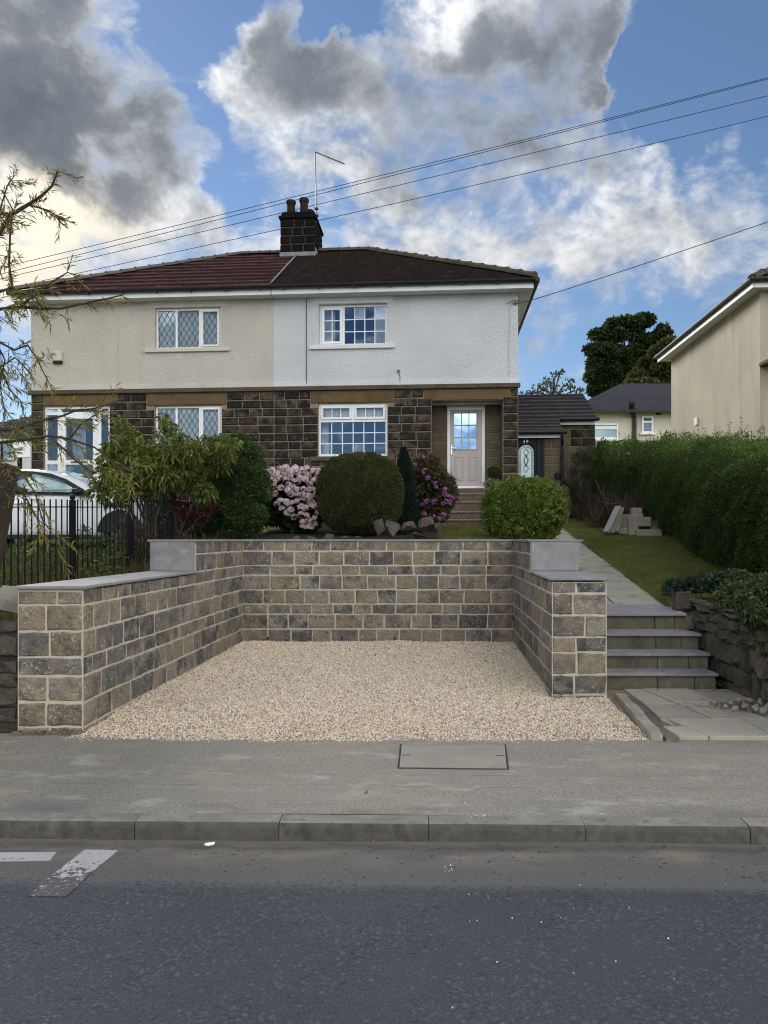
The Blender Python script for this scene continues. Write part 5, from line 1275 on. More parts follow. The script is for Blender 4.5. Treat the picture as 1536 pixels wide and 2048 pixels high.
for (w0, w1, z0, z1) in ((2.2, 4.0, 5.9, 7.0), (2.2, 4.0, 2.9, 4.3)):
    T = lambda u, d, z: (NUa.x + HU.x * u + HN.x * d, NUa.y + HU.y * u + HN.y * d, z)
    b = MB(); b.box(w0, w1, -.05, -.001, z0, z0 + .07, T); b.box(w0, w1, -.05, -.001, z1 - .07, z1, T)
    for q in (w0, (w0 + w1) / 2 - .035, w1 - .07): b.box(q, q + .07, -.049, -.001, z0 + .071, z1 - .071, T)
    wn = b.build('window', M['upvc'], nb)
    for q in (w0 + .07, (w0 + w1) / 2 + .035):
        r_ = q + (w1 - w0) / 2 - .105; mk('pane', [T(q, -.02, z0 + .07), T(r_, -.02, z0 + .07), T(r_, -.02, z1 - .07), T(q, -.02, z1 - .07)], [(0, 1, 2, 3)], M['glass_frosted'], wn)
bh = thing('background_house', 'cream house with a grey slate hipped roof beyond the hedge', 'house', (14, 40, 3))
a = P(1188, 822, 38); z1 = a.z; x0 = a.x; x1 = P(1420, 822, 38).x
b = MB(); b.box(x0 - 1.0, x1, 38, 46, 2.5, z1); b.build('wall', M['cream_far'], bh)
zr_ = P(1250, 767, 42).z; xr0 = P(1243, 767, 42).x
V = []; Fc = []; rr = []; n = 16
for i in range(n):
    k0, k1 = i / n, (i + 1) / n; f = lambda k: (x0 - 1.5 + (xr0 - x0 + 1.5) * k, 37.5 + 4.5 * k, z1 - .05 + (zr_ - z1 + .05) * k)
    p, q = f(k0), f(k1); b0 = len(V)
    V += [(p[0], p[1], p[2] + .05), (x1 + .4, p[1], p[2] + .05), (x1 + .4, q[1], q[2]), (q[0], q[1], q[2]), (p[0], p[1], p[2]), (x1 + .4, p[1], p[2])]; Fc += [(b0, b0 + 1, b0 + 2, b0 + 3), (b0 + 4, b0 + 5, b0 + 1, b0)]; rr += [random.random()] * 2
npmesh('roof', np.array(V), np.array(Fc), M['slate'], bh, np.array(rr))
b = MB(); b.add([(x0 - 1.5, 37.5, z1 - .05), (xr0, 42, zr_), (x0 - 1.5, 46.5, z1 - .05), (x1, 42, zr_), (x1, 46.5, z1 - .05)], [(0, 1, 2), (1, 3, 4, 2)]); b.build('rear_roof', M['slate'], bh)
b = MB(); b.box(x0 - 1.5, x1, 37.38, 37.5, z1 - .16, z1 - .03); b.build('gutter', M['gutter_black'], bh)
for (pa_, pb_, pc_, pd_), nl in (((1178, 847, 1236, 878), 1), ((1283, 833, 1306, 866), 2)):
    p0, p1 = P(pa_, pd_, 37.96), P(pc_, pb_, 37.96); b = MB()
    for (xa, xb, za, zb) in ((p0.x, p1.x, p0.z, p0.z + .09), (p0.x, p1.x, p1.z - .09, p1.z), (p0.x, p0.x + .09, p0.z + .09, p1.z - .09), (p1.x - .09, p1.x, p0.z + .09, p1.z - .09)): b.box(xa, xb, 37.9, 38.02, za, zb)
    zz_ = p1.z - (p1.z - p0.z) * .33; b.box(p0.x + .09, p1.x - .09, 37.91, 38.02, zz_ - .05, zz_ + .05); b.box(p0.x - .1, p1.x + .1, 37.85, 37.99, p0.z - .09, p0.z - .002)
    w_ = b.build('window', M['upvc'], bh)
    mk('pane', [(p0.x + .08, 37.97, p0.z + .08), (p1.x - .08, 37.97, p0.z + .08), (p1.x - .08, 37.97, zz_ - .05), (p0.x + .08, 37.97, zz_ - .05)], [(0, 1, 2, 3)], M['glass_bevel'] if nl == 1 else M['glass'], w_)
    mk('pane', [(p0.x + .08, 37.95, zz_ + .05), (p1.x - .08, 37.95, zz_ + .05), (p1.x - .08, 37.97 - .1 * (nl - 1), p1.z - .08), (p0.x + .08, 37.97 - .1 * (nl - 1), p1.z - .08)], [(0, 1, 2, 3)], M['glass_bevel'] if nl == 1 else M['glass'], w_)
b = MB(); b.tube([P(1264, 805, 37.3), P(1264, 824, 37.6), P(1269, 835, 37.9), P(1269, 940, 37.9)], [.16, .13, .11, .11], 8); b.build('soil_pipe', M['gutter_black'], bh)
b = MB(); p0, p1 = P(1312, 830, 37.98), P(1322, 824, 37.98); b.box(p0.x, p1.x, 37.95, 38, p0.z, p1.z); b.build('air_brick', M['ledge'], bh)

bl = thing('bungalow', 'low white building with a dark tiled roof beyond the parked car', 'building', (-15, 28, 2))
a0, a1 = P(-120, 880, 27), P(66, 880, 27)
b = MB(); b.box(a0.x, a1.x, 27, 33, 1.5, a1.z - .1); b.build('wall', M['smooth_white'], bl)
V = []; Fc = []; rr = []; n = 10; t0_ = P(60, 828, 30)
for i in range(n):
    k0, k1 = i / n, (i + 1) / n; b0 = len(V)
    f = lambda k: (26.7 + 3.3 * k, a1.z + (t0_.z - a1.z) * k, a0.x - .3 + 2.6 * k, a1.x + .4 - .1 * k)
    p, q = f(k0), f(k1); V += [(p[2], p[0], p[1] + .04), (p[3], p[0], p[1] + .04), (q[3], q[0], q[1]), (q[2], q[0], q[1]), (p[2], p[0], p[1]), (p[3], p[0], p[1])]; Fc += [(b0, b0 + 1, b0 + 2, b0 + 3), (b0 + 4, b0 + 5, b0 + 1, b0)]; rr += [random.random()] * 2
npmesh('roof', np.array(V), np.array(Fc), M['slate'], bl, np.array(rr))
b = MB(); b.box(a0.x - .3, a1.x + .3, 26.68, 26.74, a1.z - .14, a1.z - .0); b.build('fascia', M['upvc'], bl)
for pa_, pc_ in ((-30, 4), (8, 24), (62, 64)):
    if pc_ - pa_ < 5: continue
    p0, p1 = P(pa_, 916, 26.96), P(pc_, 889, 26.96); b = MB(); b.box(p0.x - .08, p1.x + .08, 26.9, 26.98, p0.z - .08, p1.z + .08); w_ = b.build('window', M['upvc'], bl)
    mk('pane', [(p0.x, 26.89, p0.z), (p1.x, 26.89, p0.z), (p1.x, 26.89, p1.z), (p0.x, 26.89, p1.z)], [(0, 1, 2, 3)], M['glass'], w_)

# ------------------------------------------------------------------ foliage helpers
def unit(v): return v / np.maximum(np.linalg.norm(v, axis=-1, keepdims=True), 1e-9)
def leaf_mesh(name, Pt, Dv, L, Wd, m, parent, rng, fold=.25, rnd=None, droop=0.0):
    n = len(Pt); Dv = unit(Dv)
    sd = unit(np.cross(Dv, rng.normal(size=(n, 3)) + np.array([0, 0, .6]))); nm = np.cross(sd, Dv)
    L = np.broadcast_to(L, n) * rng.uniform(.7, 1.25, n); Wd = np.broadcast_to(Wd, n) * rng.uniform(.75, 1.2, n)
    V = np.zeros((n, 4, 3)); V[:, 0] = Pt
    mid = Pt + Dv * (L * .45)[:, None]
    V[:, 1] = mid + sd * (Wd / 2)[:, None] + nm * (Wd * fold)[:, None]
    V[:, 2] = Pt + Dv * L[:, None] - np.array([0, 0, 1]) * (L * droop)[:, None]
    V[:, 3] = mid - sd * (Wd / 2)[:, None] + nm * (Wd * fold)[:, None]
    ix = np.arange(n)[:, None] * 4
    Fc = np.stack([np.concatenate([ix, ix + 1, ix + 2], 1), np.concatenate([ix, ix + 2, ix + 3], 1)], 1).reshape(-1, 3)
    if rnd is None: rnd = rng.random(n)
    return npmesh(name, V.reshape(-1, 3), Fc, m, parent, np.repeat(rnd, 2))
def lumps(rng, k=14, fmin=2, fmax=7):
    w = rng.normal(size=(k, 3)) * rng.uniform(fmin, fmax, (k, 1)); ph = rng.uniform(0, 6.28, k); am = 1 / np.linalg.norm(w, axis=1)
    am = am / am.sum() * 2.2
    return lambda d: (np.cos(d @ w.T + ph) * am).sum(1)
def shell(n, c, r, rng, bump=.12, inner=.75, fmin=2, fmax=7, zmin=None, sq=2.0):
    d = unit(rng.normal(size=(n, 3))); lf = lumps(rng, 14, fmin, fmax)
    k = (1 + bump * lf(d)) * (inner + (1 - inner) * rng.random(n) ** .6)
    if sq != 2.0: k = k / (np.abs(d) ** sq).sum(1) ** (1 / sq)
    p = np.array(c) + d * k[:, None] * np.array(r)
    if zmin is not None: ok = p[:, 2] > zmin; p = p[ok]; d = d[ok]
    return p, unit(d / np.array(r))
def core(name, c, r, m, parent, rng, k=.8, seg=16):
    b = MB(); V = []; Fc = []
    for j in range(seg // 2 + 1):
        th = math.pi * j / (seg // 2)
        for i in range(seg):
            a = 2 * math.pi * i / seg; q = k * (1 + rng.uniform(-.06, .06))
            V.append((c[0] + r[0] * q * math.sin(th) * math.cos(a), c[1] + r[1] * q * math.sin(th) * math.sin(a), c[2] + r[2] * q * math.cos(th)))
    for j in range(seg // 2):
        for i in range(seg): Fc.append((j * seg + i, j * seg + (i + 1) % seg, (j + 1) * seg + (i + 1) % seg, (j + 1) * seg + i))
    return mk(name, V, Fc, m, parent)
def stems(name, base, tips, r0, m, parent, rng, seg=5, wob=.08):
    b = MB()
    for tp in tips:
        a = Vector(base) + Vector((rng.uniform(-.04, .04), rng.uniform(-.04, .04), 0)); e_ = Vector(tp)
        pts = [a.lerp(e_, k) + Vector(rng.normal(size=3)) * wob * k * (1 - k) * 2 for k in (0, .25, .5, .75, 1)]
        b.tube(pts, [r0, r0 * .8, r0 * .6, r0 * .4, r0 * .2], seg)
    return b.build(name, m, parent)
def ld(nrm, rng, out=.7, rnd_=.8, up=.2):
    return nrm * out + rng.normal(size=nrm.shape) * rnd_ * .6 + np.array([0, 0, up])

def ball_shrub(name, label, cat, c, r, n, L, Wd, m, seed, bump=.06, inner=.86, fmin=3, fmax=12, zmin=None, group=None, up=.15, sq=2.0, corem='soil', lay=None):
    rng = np.random.default_rng(seed); t_ = thing(name, label, cat, (c[0], c[1], zmin if zmin is not None else c[2] - r[2]), group)
    p, nm = shell(n, c, r, rng, bump, inner, fmin, fmax, zmin, sq)
    leaf_mesh('foliage', p, ld(nm, rng, .7, .9, up), L, Wd, m, t_, rng)
    core('branch_core', c, r, m, t_, rng, inner - .12, 28)
    if cat == 'shrub':
        q, qn = shell(260, c, [v * 1.0 for v in r], rng, bump, .99, fmin, fmax, zmin, sq); kq = np.tile(np.arange(7) / 7, len(q)); ln_ = np.repeat(rng.uniform(.02, .10, len(q)), 7)
        q = np.repeat(q, 7, 0) + (np.repeat(qn, 7, 0) * .7 + np.repeat(rng.normal(size=qn.shape) * .3, 7, 0) + np.array([0, 0, .5])) * (ln_ * kq)[:, None]
        leaf_mesh('stray_shoots', q, rng.normal(size=q.shape) + np.array([0, 0, .6]), L, Wd, m, t_, rng, rnd=rng.uniform(.5, 1, len(q)))
    stems('stem', (c[0], c[1], (zmin or c[2] - r[2]) - .05), [(c[0] + rng.uniform(-.3, .3) * r[0], c[1], c[2]) for _ in range(4)], .03, M['bark'], t_, rng)
    return t_, rng

# garden behind the back wall -------------------------------------------------------
bx = P(721, 988, 13.0); ball_shrub('box_ball', 'big clipped dark olive box ball under the white gridded window', 'shrub', (bx.x, 13.0, bx.z), (.76, .76, .71), 76000, .030, .018, M['box_leaf'], 41, bump=.055, inner=.88, fmin=6, fmax=16, zmin=h_bed(13), sq=2.5)
# dwarf conifer: narrow upright cone
rng = np.random.default_rng(42); cb = P(818, 1060, 13.45); ct = P(807, 898, 13.45)
t_ = thing('dwarf_conifer', 'narrow dark conifer growing tight against the clipped box ball', 'conifer', (cb.x, 13.45, h_bed(13.4)))
n = 20000; k = rng.random(n) ** .8; zc2 = h_bed(13.4) + (ct.z - h_bed(13.4)) * k
rad = .24 * (1 - k) ** .55 * (1 + .15 * np.sin(k * 40)) + .015; a = rng.uniform(0, 6.28, n); rr = np.sqrt(rng.uniform(.5, 1, n))
p = np.stack([cb.x + (ct.x - cb.x) * k + rad * rr * np.cos(a), 13.45 + rad * rr * np.sin(a), zc2], 1)
leaf_mesh('foliage', p, np.stack([np.cos(a) * .4, np.sin(a) * .4, np.ones(n)], 1) + rng.normal(size=(n, 3)) * .3, .05, .014, M['dwarf_leaf'], t_, rng)
b = MB(); b.tube([(cb.x, 13.45, h_bed(13.4) - .05), (ct.x, 13.45, ct.z - .1)], [.09, .02], 6); b.build('trunk', M['bark'], t_)
# round bright shrub by the right-hand wall
bx = P(1049, 1023, 12.3); t_, rng = ball_shrub('pieris_bush', 'rounded bright yellow-green bush between the porch steps and the path', 'shrub', (bx.x, 12.3, bx.z), (.66, .66, .52), 9000, .05, .022, M['pieris_leaf'], 43, bump=.13, inner=.8, fmin=9, fmax=16, zmin=h(2.2, 12.3) - .02, sq=2.6)
# whorls of leaves at the tips
p, nm = shell(900, (bx.x, 12.3, bx.z), (.66, .66, .52), rng, .13, .94, 9, 16, h(2.2, 12.3), 2.6)
pp = np.repeat(p, 14, 0); nn = np.repeat(nm, 14, 0)
leaf_mesh('leaf_whorls', pp, nn * .6 + rng.normal(size=pp.shape) * .9 + np.array([0, 0, .3]), .075, .026, M['pieris_leaf'], t_, rng, rnd=np.clip(np.repeat(rng.uniform(.45, 1, 900)[:len(p)], 14) + rng.uniform(-.15, .15, len(pp)), 0, 1))
rp_ = np.array([P(1070 + 14 * rng.normal(), 972 + 3 * rng.normal(), 12.1) for _ in range(70)]); leaf_mesh('red_shoots', rp_, rng.normal(size=rp_.shape) + np.array([0, 0, 1]), .05, .018, M['red_leaf'], t_, rng)

# flower heads: one mop-head mesh, many heads
def head_mesh(m, seed, r=.075, n=170):
    rng = np.random.default_rng(seed); V = []; Fc = []; rd = []
    d = unit(rng.normal(size=(n, 3))); d[:, 2] = np.abs(d[:, 2]) * 1.0 - .25; d = unit(d)
    for q in d:
        c = q * r * rng.uniform(.85, 1.05); u = unit(np.cross(q, rng.normal(size=3))); v = np.cross(q, u); s_ = r * rng.uniform(.17, .26)
        for k in range(2):
            a = k * math.pi / 2; uu_ = u * math.cos(a) + v * math.sin(a); vv_ = -u * math.sin(a) + v * math.cos(a); b0 = len(V)
            V += [c - uu_ * s_, c - vv_ * s_ * .45 + q * s_ * .2, c + uu_ * s_, c + vv_ * s_ * .45 + q * s_ * .2]; Fc.append((b0, b0 + 1, b0 + 2, b0 + 3)); rd.append(rng.random())
    me = bpy.data.meshes.new('flower_head'); me.from_pydata([tuple(v) for v in V], [], Fc); me.update(); me.materials.append(m)
    at = me.attributes.new('rnd', 'FLOAT', 'FACE'); at.data.foreach_set('value', np.array(rd, np.float32)); return me
def heads(root, spots, D, mes, size, rng, cx, sz=None):
    for px, py in spots:
        d = D - .22 * math.sqrt(max(0, 1 - ((px - cx) / 75) ** 2)) + rng.uniform(-.06, .06)
        o = bpy.data.objects.new('flower_head', mes[rng.integers(len(mes))]); COL.objects.link(o); o.location = P(px, py, d)
        o.rotation_euler = (rng.uniform(.2, .9), rng.uniform(-.4, .4), rng.uniform(0, 6.28)); s_ = size * rng.uniform(.8, 1.2); o.scale = (s_, s_, s_); par(o, root)
rng = np.random.default_rng(44); c0 = P(580, 1000, 13.6)
hy = thing('hydrangea', 'hydrangea bush covered with pale pink and white flower heads', 'hydrangea', (c0.x, 13.6, h_bed(13.6)))
for j, (px, py, rx, rz) in enumerate(((582, 975, .52, .36), (600, 1025, .42, .40), (548, 1010, .34, .35))):
    c = P(px, py, 13.7); p, nm = shell(2600, (c.x, 13.7, c.z), (rx, .40, rz), rng, .12, .6, 3, 8, h_bed(13.6)); leaf_mesh('foliage', p, ld(nm, rng, .8, .7, .0), .11, .07, M['hyd_leaf'], hy, rng)
stems('stem', (c0.x, 13.7, h_bed(13.6) - .05), [P(582 + 45 * rng.uniform(-1, 1), 950 + 60 * rng.random(), 13.6) for _ in range(14)], .014, M['bark'], hy, rng)
HM = [head_mesh(M['petal_pink'], s_) for s_ in (1, 2, 3)]
sp = []
for _ in range(900):
    px, py = rng.uniform(527, 640), rng.uniform(930, 1064); k = (py - 930) / 134
    inside = (px > 527 + 2 * max(0, py - 985) * .55) and px < 637 and not (552 < px < 575 and 965 < py < 1000 and rng.random() < .9)
    dens = .95 if py < 990 else .45
    if py < 932 + 14 * abs(px - 590) / 50 * .6: continue
    if inside and rng.random() < dens and all((px - a) ** 2 + (py - c) ** 2 > 82 for a, c in sp): sp.append((px, py))
    if len(sp) > 118: break
heads(hy, sp, 13.45, HM, .92, rng, 585)
rng = np.random.default_rng(45); c0 = P(868, 985, 14.4)
hp_ = thing('hydrangea', 'loose hydrangea with magenta and purple flower heads beside the porch steps', 'hydrangea', (c0.x, 14.4, h_bed(14.4)))
for px, py, rx, rz in ((850, 955, .30, .42), (875, 985, .36, .40), (862, 1020, .32, .30)):
    c = P(px, py, 14.5); p, nm = shell(2000, (c.x, 14.5, c.z), (rx, .35, rz), rng, .2, .5, 3, 8, h_bed(14.4)); leaf_mesh('foliage', p, ld(nm, rng, .7, .9, .1), .12, .055, M['hyd_leaf2'], hp_, rng)
stems('stem', (c0.x, 14.5, h_bed(14.4) - .05), [P(866 + 35 * rng.uniform(-1, 1), 925 + 90 * rng.random(), 14.3) for _ in range(14)], .012, M['bark'], hp_, rng)
HP = [head_mesh(M['petal_purple'], s_, .075) for s_ in (5, 6)]
heads(hp_, [(846, 915), (830, 930), (849, 942), (856, 956), (871, 967), (844, 1010), (854, 1003), (868, 1004), (886, 1007), (889, 987), (896, 993), (902, 1000), (899, 1008), (893, 1003), (848, 1028), (840, 1032), (868, 1033), (887, 1029), (879, 1038), (905, 996), (890, 978), (872, 975)], 14.25, HP, .62, rng, 866)

# rockery and stones behind the coping ------------------------------------------------
def rock(name, label, cat, c, r, seed, m, group=None, ang=None):
    rg = np.random.default_rng(seed); d = unit(rg.normal(size=(15, 3)))
    import bmesh
    bm = bmesh.new()
    for q in d: bm.verts.new((q[0] * r[0] * rg.uniform(.8, 1.1), q[1] * r[1] * rg.uniform(.8, 1.1), q[2] * r[2] * rg.uniform(.8, 1.1)))
    bmesh.ops.convex_hull(bm, input=bm.verts[:])
    loose = [v for v in bm.verts if not v.link_faces]
    for v in loose: bm.verts.remove(v)
    bmesh.ops.subdivide_edges(bm, edges=bm.edges[:], cuts=1)
    for v in bm.verts: v.co += Vector(rg.normal(size=3)) * .005 * min(r) / .15
    me = bpy.data.meshes.new(name); bm.to_mesh(me); bm.free(); me.materials.append(m)
    o = bpy.data.objects.new(name, me); COL.objects.link(o); o.location = c; o.rotation_euler = (0, rg.uniform(-.4, .4) if ang is None else ang, rg.uniform(0, 6))
    if label: tag(o, label, cat, group)
    return o
ROCKS = [((757, 1055), (.15, .13, .17), 'brown-grey boulder leaning at the left of the rockery'), ((782, 1058), (.24, .16, .16), 'large flat-faced dark boulder in the middle of the rockery'), ((820, 1058), (.20, .16, .14), 'pale grey angular boulder in the rockery beside the flat-faced one'),
         ((853, 1050), (.19, .16, .16), 'tall lichened boulder at the porch end of the rockery'), ((878, 1053), (.11, .1, .09), 'small stone tucked behind the tall lichened boulder'), ((838, 1070), (.16, .12, .06), 'low flat stone at the foot of the rockery boulders')]
for i, ((px, py), r, lb) in enumerate(ROCKS):
    p = P(px, py, 11.9); rock('rockery_boulder', lb, 'boulder', (p.x, 11.9 + .05 * (i % 3), max(p.z, 1.45 + r[2] * .55)), r, 60 + i, M['rock'], 'boulders behind the coping')
for i, (px, py) in enumerate(((657, 1062), (686, 1070), (714, 1071), (622, 1066), (590, 1068))):
    p = P(px, py, 11.7); rock('edging_stone', 'dark stone half buried under the shrubs behind the coping', 'stone', (p.x, 11.75, 1.52), (.16 if i == 0 else .12, .1, .1 if i == 0 else .06), 80 + i, M['rubble'], 'dark stones half buried behind the coping')
p = P(18, 1212, 5.95); rock('capstone', 'pale grey rounded boulder sitting on the old rubble wall', 'boulder', (p.x - .03, 6.12, .99), (.20, .18, .17), 94, M['block'], ang=0)
for i, (px, py, rr_) in enumerate(((1490, 1412, .05), (1512, 1416, .055), (1528, 1420, .06), (1478, 1400, .04), (1500, 1402, .05), (1522, 1404, .05), (1462, 1405, .035), (1534, 1412, .06), (1452, 1412, .03), (1470, 1415, .035))):
    x, y = ground_px(px, py + 8, 0.0); rock('rubble_piece', 'pale lump of broken stone in the heap at the foot of the old wall', 'rubble', (x, y, .03), (rr_, rr_ * .8, rr_ * .7), 100 + i, M['grey_rock'] if i % 2 else M['block'], 'rubble heaped at the wall foot')
# sandy debris under it
rng = np.random.default_rng(51); n = 1500; a = rng.uniform(0, 6.28, n); rr = np.abs(rng.normal(0, .16, n)); cxy = ground_px(1487, 1412, 0)
p = np.stack([cxy[0] + np.cos(a) * rr * 1.3, cxy[1] + np.sin(a) * rr * .7, -.008 + .04 * np.exp(-(rr / .14) ** 2) + 0 * rr], 1)
o = leaf_mesh('debris', p, rng.normal(size=(n, 3)), .022, .016, M['hardcore'], None, rng, .4); tag(o, 'sandy grit and crumbs of mortar scattered on the flags', 'debris', kind='stuff')

# pots by the front door -----------------------------------------------------------------
def W3(px, py, d): u, z = hit(px, py, d); return W(u, d, z)
def planter(label, px, py, d, wpx, hpx):
    c = Vector(W3(px, py, d)); w_ = wpx * 17.6 / F / 2; hh = hpx * 17.6 / F
    t_ = thing('plant_pot', label, 'plant pot', tuple(c)); b = MB()
    b.lathe(tuple(c), [(w_ * .8, 0), (w_ * 1.0, hh), (w_ * 1.08, hh), (w_ * 1.08, hh * .9), (w_ * .9, hh * .88)], 4 if wpx > 20 else 14); b.build('pot', M['planter'], t_); return t_, c, hh
zs_ = hit(985, 990, .3)[1]
t_, c, hh = planter('dark blue planter with variegated leaves and a clipped ball beside the door', 989, 986, .22, 26, 20)
rng = np.random.default_rng(52); q = W3(984, 968, .2); p, nm = shell(420, q, (.16, .14, .10), rng, .2, .5); leaf_mesh('variegated_leaves', p, ld(nm, rng), .07, .035, M['varieg_leaf'], t_, rng)
q = W3(987, 944, .3); p, nm = shell(3000, q, (.145, .145, .14), rng, .05, .8); leaf_mesh('clipped_ball', p, ld(nm, rng), .025, .015, M['shrub_leaf'], t_, rng)
b = MB(); b.tube([(c.x, c.y, c.z + hh * .8), tuple(q)], .015, 6); b.build('stem', M['bark'], t_)
t_, c, hh = planter('dark pot with a small brownish clipped ball half hidden by the purple hydrangea', 880, 990, .2, 16, 18)
q = W3(881, 941, .25); p, nm = shell(2600, q, (.12, .12, .13), rng, .06, .8); leaf_mesh('clipped_ball', p, ld(nm, rng), .025, .015, M['dead_leaf'], t_, rng)
b = MB(); b.tube([(c.x, c.y, c.z + hh * .8), tuple(q)], .015, 6); b.build('stem', M['bark'], t_)

# shrubs on the left ---------------------------------------------------------------------
def clumpy(name, label, cat, base, clumps, D, L, Wd, m, seed, per, dep=.4, droop=0.0, fold=.25, inner=.4, stemr=.03, nst=10, up=.1, out_=.8):
    """a loose shrub: stems that fan out and clumps of leaves at (px, py, rx, rz)"""
    rng = np.random.default_rng(seed); t_ = thing(name, label, cat, base); Pp = []; Dd = []; tips = []
    for px, py, rx, rz in clumps:
        d = D + rng.uniform(-dep, dep); c = P(px, py, d); rx_ = rx * D / F; rz_ = rz * D / F
        p, nm = shell(max(30, int(per * rx * rz / 900)), c, (rx_, (rx_ + rz_) / 2, rz_), rng, .25, inner, 2, 6); Pp.append(p); Dd.append(ld(nm, rng, out_, .9, up)); tips.append(c)
    Pp = np.concatenate(Pp); Dd = np.concatenate(Dd); ok = Pp[:, 2] > base[2] - (.5 if name == 'hanging_creeper' else .02)
    leaf_mesh('foliage', Pp[ok], Dd[ok], L, Wd, m, t_, rng, fold, droop=droop)
    sel = tips if len(tips) <= nst else [tips[i] for i in rng.choice(len(tips), nst, replace=False)]
    stems('branches', base, sel, stemr, M['bark'], t_, rng, wob=.15); return t_, rng
rr0 = random.Random(17)
dense = [(478 + 48 * math.cos(a) * k, 985 + 85 * math.sin(a) * k, 26, 24) for k in (.2, .55, .9) for a in lin(0, 6.0, 11)] + [(440, 890, 24, 18), (478, 885, 28, 18), (505, 905, 22, 20), (420, 920, 24, 24), (518, 950, 18, 24), (460, 1060, 34, 20), (505, 1055, 24, 22), (420, 1040, 24, 30)]
clumpy('evergreen_shrub', 'dense dark green shrub growing next to the pale pink hydrangea', 'shrub', (P(480, 0, 12.4).x, 12.4, h(-2.5, 12.4)), dense, 12.4, .045, .026, M['shrub_leaf'], 53, 1500, dep=.22, inner=.55)
loose = [(230, 895, 26, 16), (262, 905, 28, 18), (300, 930, 34, 20), (340, 900, 26, 20), (380, 905, 30, 22), (410, 890, 26, 16), (440, 888, 26, 14), (320, 950, 34, 18), (280, 965, 32, 18), (250, 985, 26, 12), (360, 940, 30, 22), (395, 935, 30, 24), (430, 925, 26, 22),
         (338, 850, 12, 10), (350, 868, 14, 10), (365, 880, 14, 10), (325, 835, 8, 8), (322, 865, 10, 8), (240, 850, 12, 14), (262, 870, 16, 12), (215, 915, 16, 14), (205, 940, 14, 12), (300, 895, 20, 14), (350, 965, 30, 16), (390, 970, 26, 20), (412, 985, 20, 20), (230, 1000, 26, 10), (310, 985, 40, 12), (205, 965, 20, 14), (195, 985, 18, 10), (255, 940, 26, 16), (225, 950, 20, 16), (285, 920, 24, 16), (330, 920, 24, 16), (450, 905, 22, 14), (460, 885, 18, 10)]
clumpy('cherry_shrub', 'tall loose shrub with drooping light green leaves in front of the leaded window', 'shrub', (P(320, 0, 11.6).x, 11.6, h(-3.4, 11.6)), loose, 11.6, .10, .042, M['maple_leaf'], 54, 480, dep=.45, droop=.45, fold=.15, nst=16, up=-.1)
under = [(300 + 14 * i + rr0.uniform(-8, 8), 1040 + rr0.uniform(-32, 30), 22, 20) for i in range(11) for _ in range(2)]
clumpy('undergrowth_shrub', 'shadowy low shrub filling the corner behind the railings', 'shrub', (P(370, 0, 12.6).x, 12.6, h(-3, 12.6)), under, 12.6, .06, .03, M['shrub_leaf'], 55, 420, dep=.3)
red = [(345, 998, 14, 10), (362, 1012, 16, 10), (372, 1030, 14, 10), (390, 1040, 14, 10), (408, 1022, 14, 8), (428, 1012, 12, 6), (350, 1025, 10, 10), (385, 1060, 12, 10), (335, 1005, 10, 8)]
clumpy('red_maple', 'small dark red feathery maple between the railings and the evergreen shrub', 'maple', (P(375, 0, 11.5).x, 11.5, h(-2.9, 11.5)), red, 11.5, .05, .018, M['red_leaf'], 56, 1500, dep=.15, droop=.3, stemr=.015)

# weeds and long grass behind the railings
rng = np.random.default_rng(57); n = 26000
sx = rng.uniform(-9.5, -2.75, n); yy = rng.uniform(6.25, 12.0, n); ok = (sx < -2.75) ; sx, yy = sx[ok], yy[ok]; n = len(sx)
hz = np.array([h(a, c) for a, c in zip(sx, yy)]); pt = np.stack([sx + SH * (yy - 10.74), yy, hz], 1)
dv = rng.normal(size=(n, 3)) * .32 + np.array([0, 0, 1]); tall = np.clip(.12 + .25 * rng.random(n) ** 2.5 + .10 * (np.sin(sx * 3.1) * np.sin(yy * 2.3)), .05, .55)
o = leaf_mesh('long_grass', pt, dv, tall, .016, M['weed'], None, rng, .2); tag(o, 'long straggling grass and weeds behind the black railings', 'grass', kind='stuff')
weeds = [(30, 1110, 24, 20), (70, 1130, 22, 22), (20, 1160, 24, 18), (110, 1125, 20, 24), (60, 1100, 18, 18), (180, 1120, 26, 22), (205, 1095, 20, 26), (225, 1120, 22, 18), (190, 1140, 24, 10), (170, 1075, 14, 20), (235, 1080, 14, 24), (15, 1190, 18, 18), (90, 1160, 24, 12)]
clumpy('weed_clump', 'leafy green weeds growing up through the foot of the railings', 'weeds', (P(120, 0, 9.2).x, 9.2, h_left(9.2)), weeds, 9.2, .055, .03, M['shrub_leaf'], 58, 170, dep=.7, stemr=.006, nst=13)
# the wheel-arch side of the drive: bank of dead bracken
brk = [(245, 1060, 16, 18), (262, 1050, 18, 16), (285, 1062, 18, 20), (300, 1090, 18, 22), (230, 1100, 12, 18), (275, 1110, 16, 16)]
clumpy('dead_fern', 'brown withered fern clump behind the railings beside the car', 'fern', (P(265, 0, 10.9).x, 10.9, h_left(10.9)), brk, 10.9, .09, .018, M['twig'], 59, 420, dep=.25, stemr=.008)

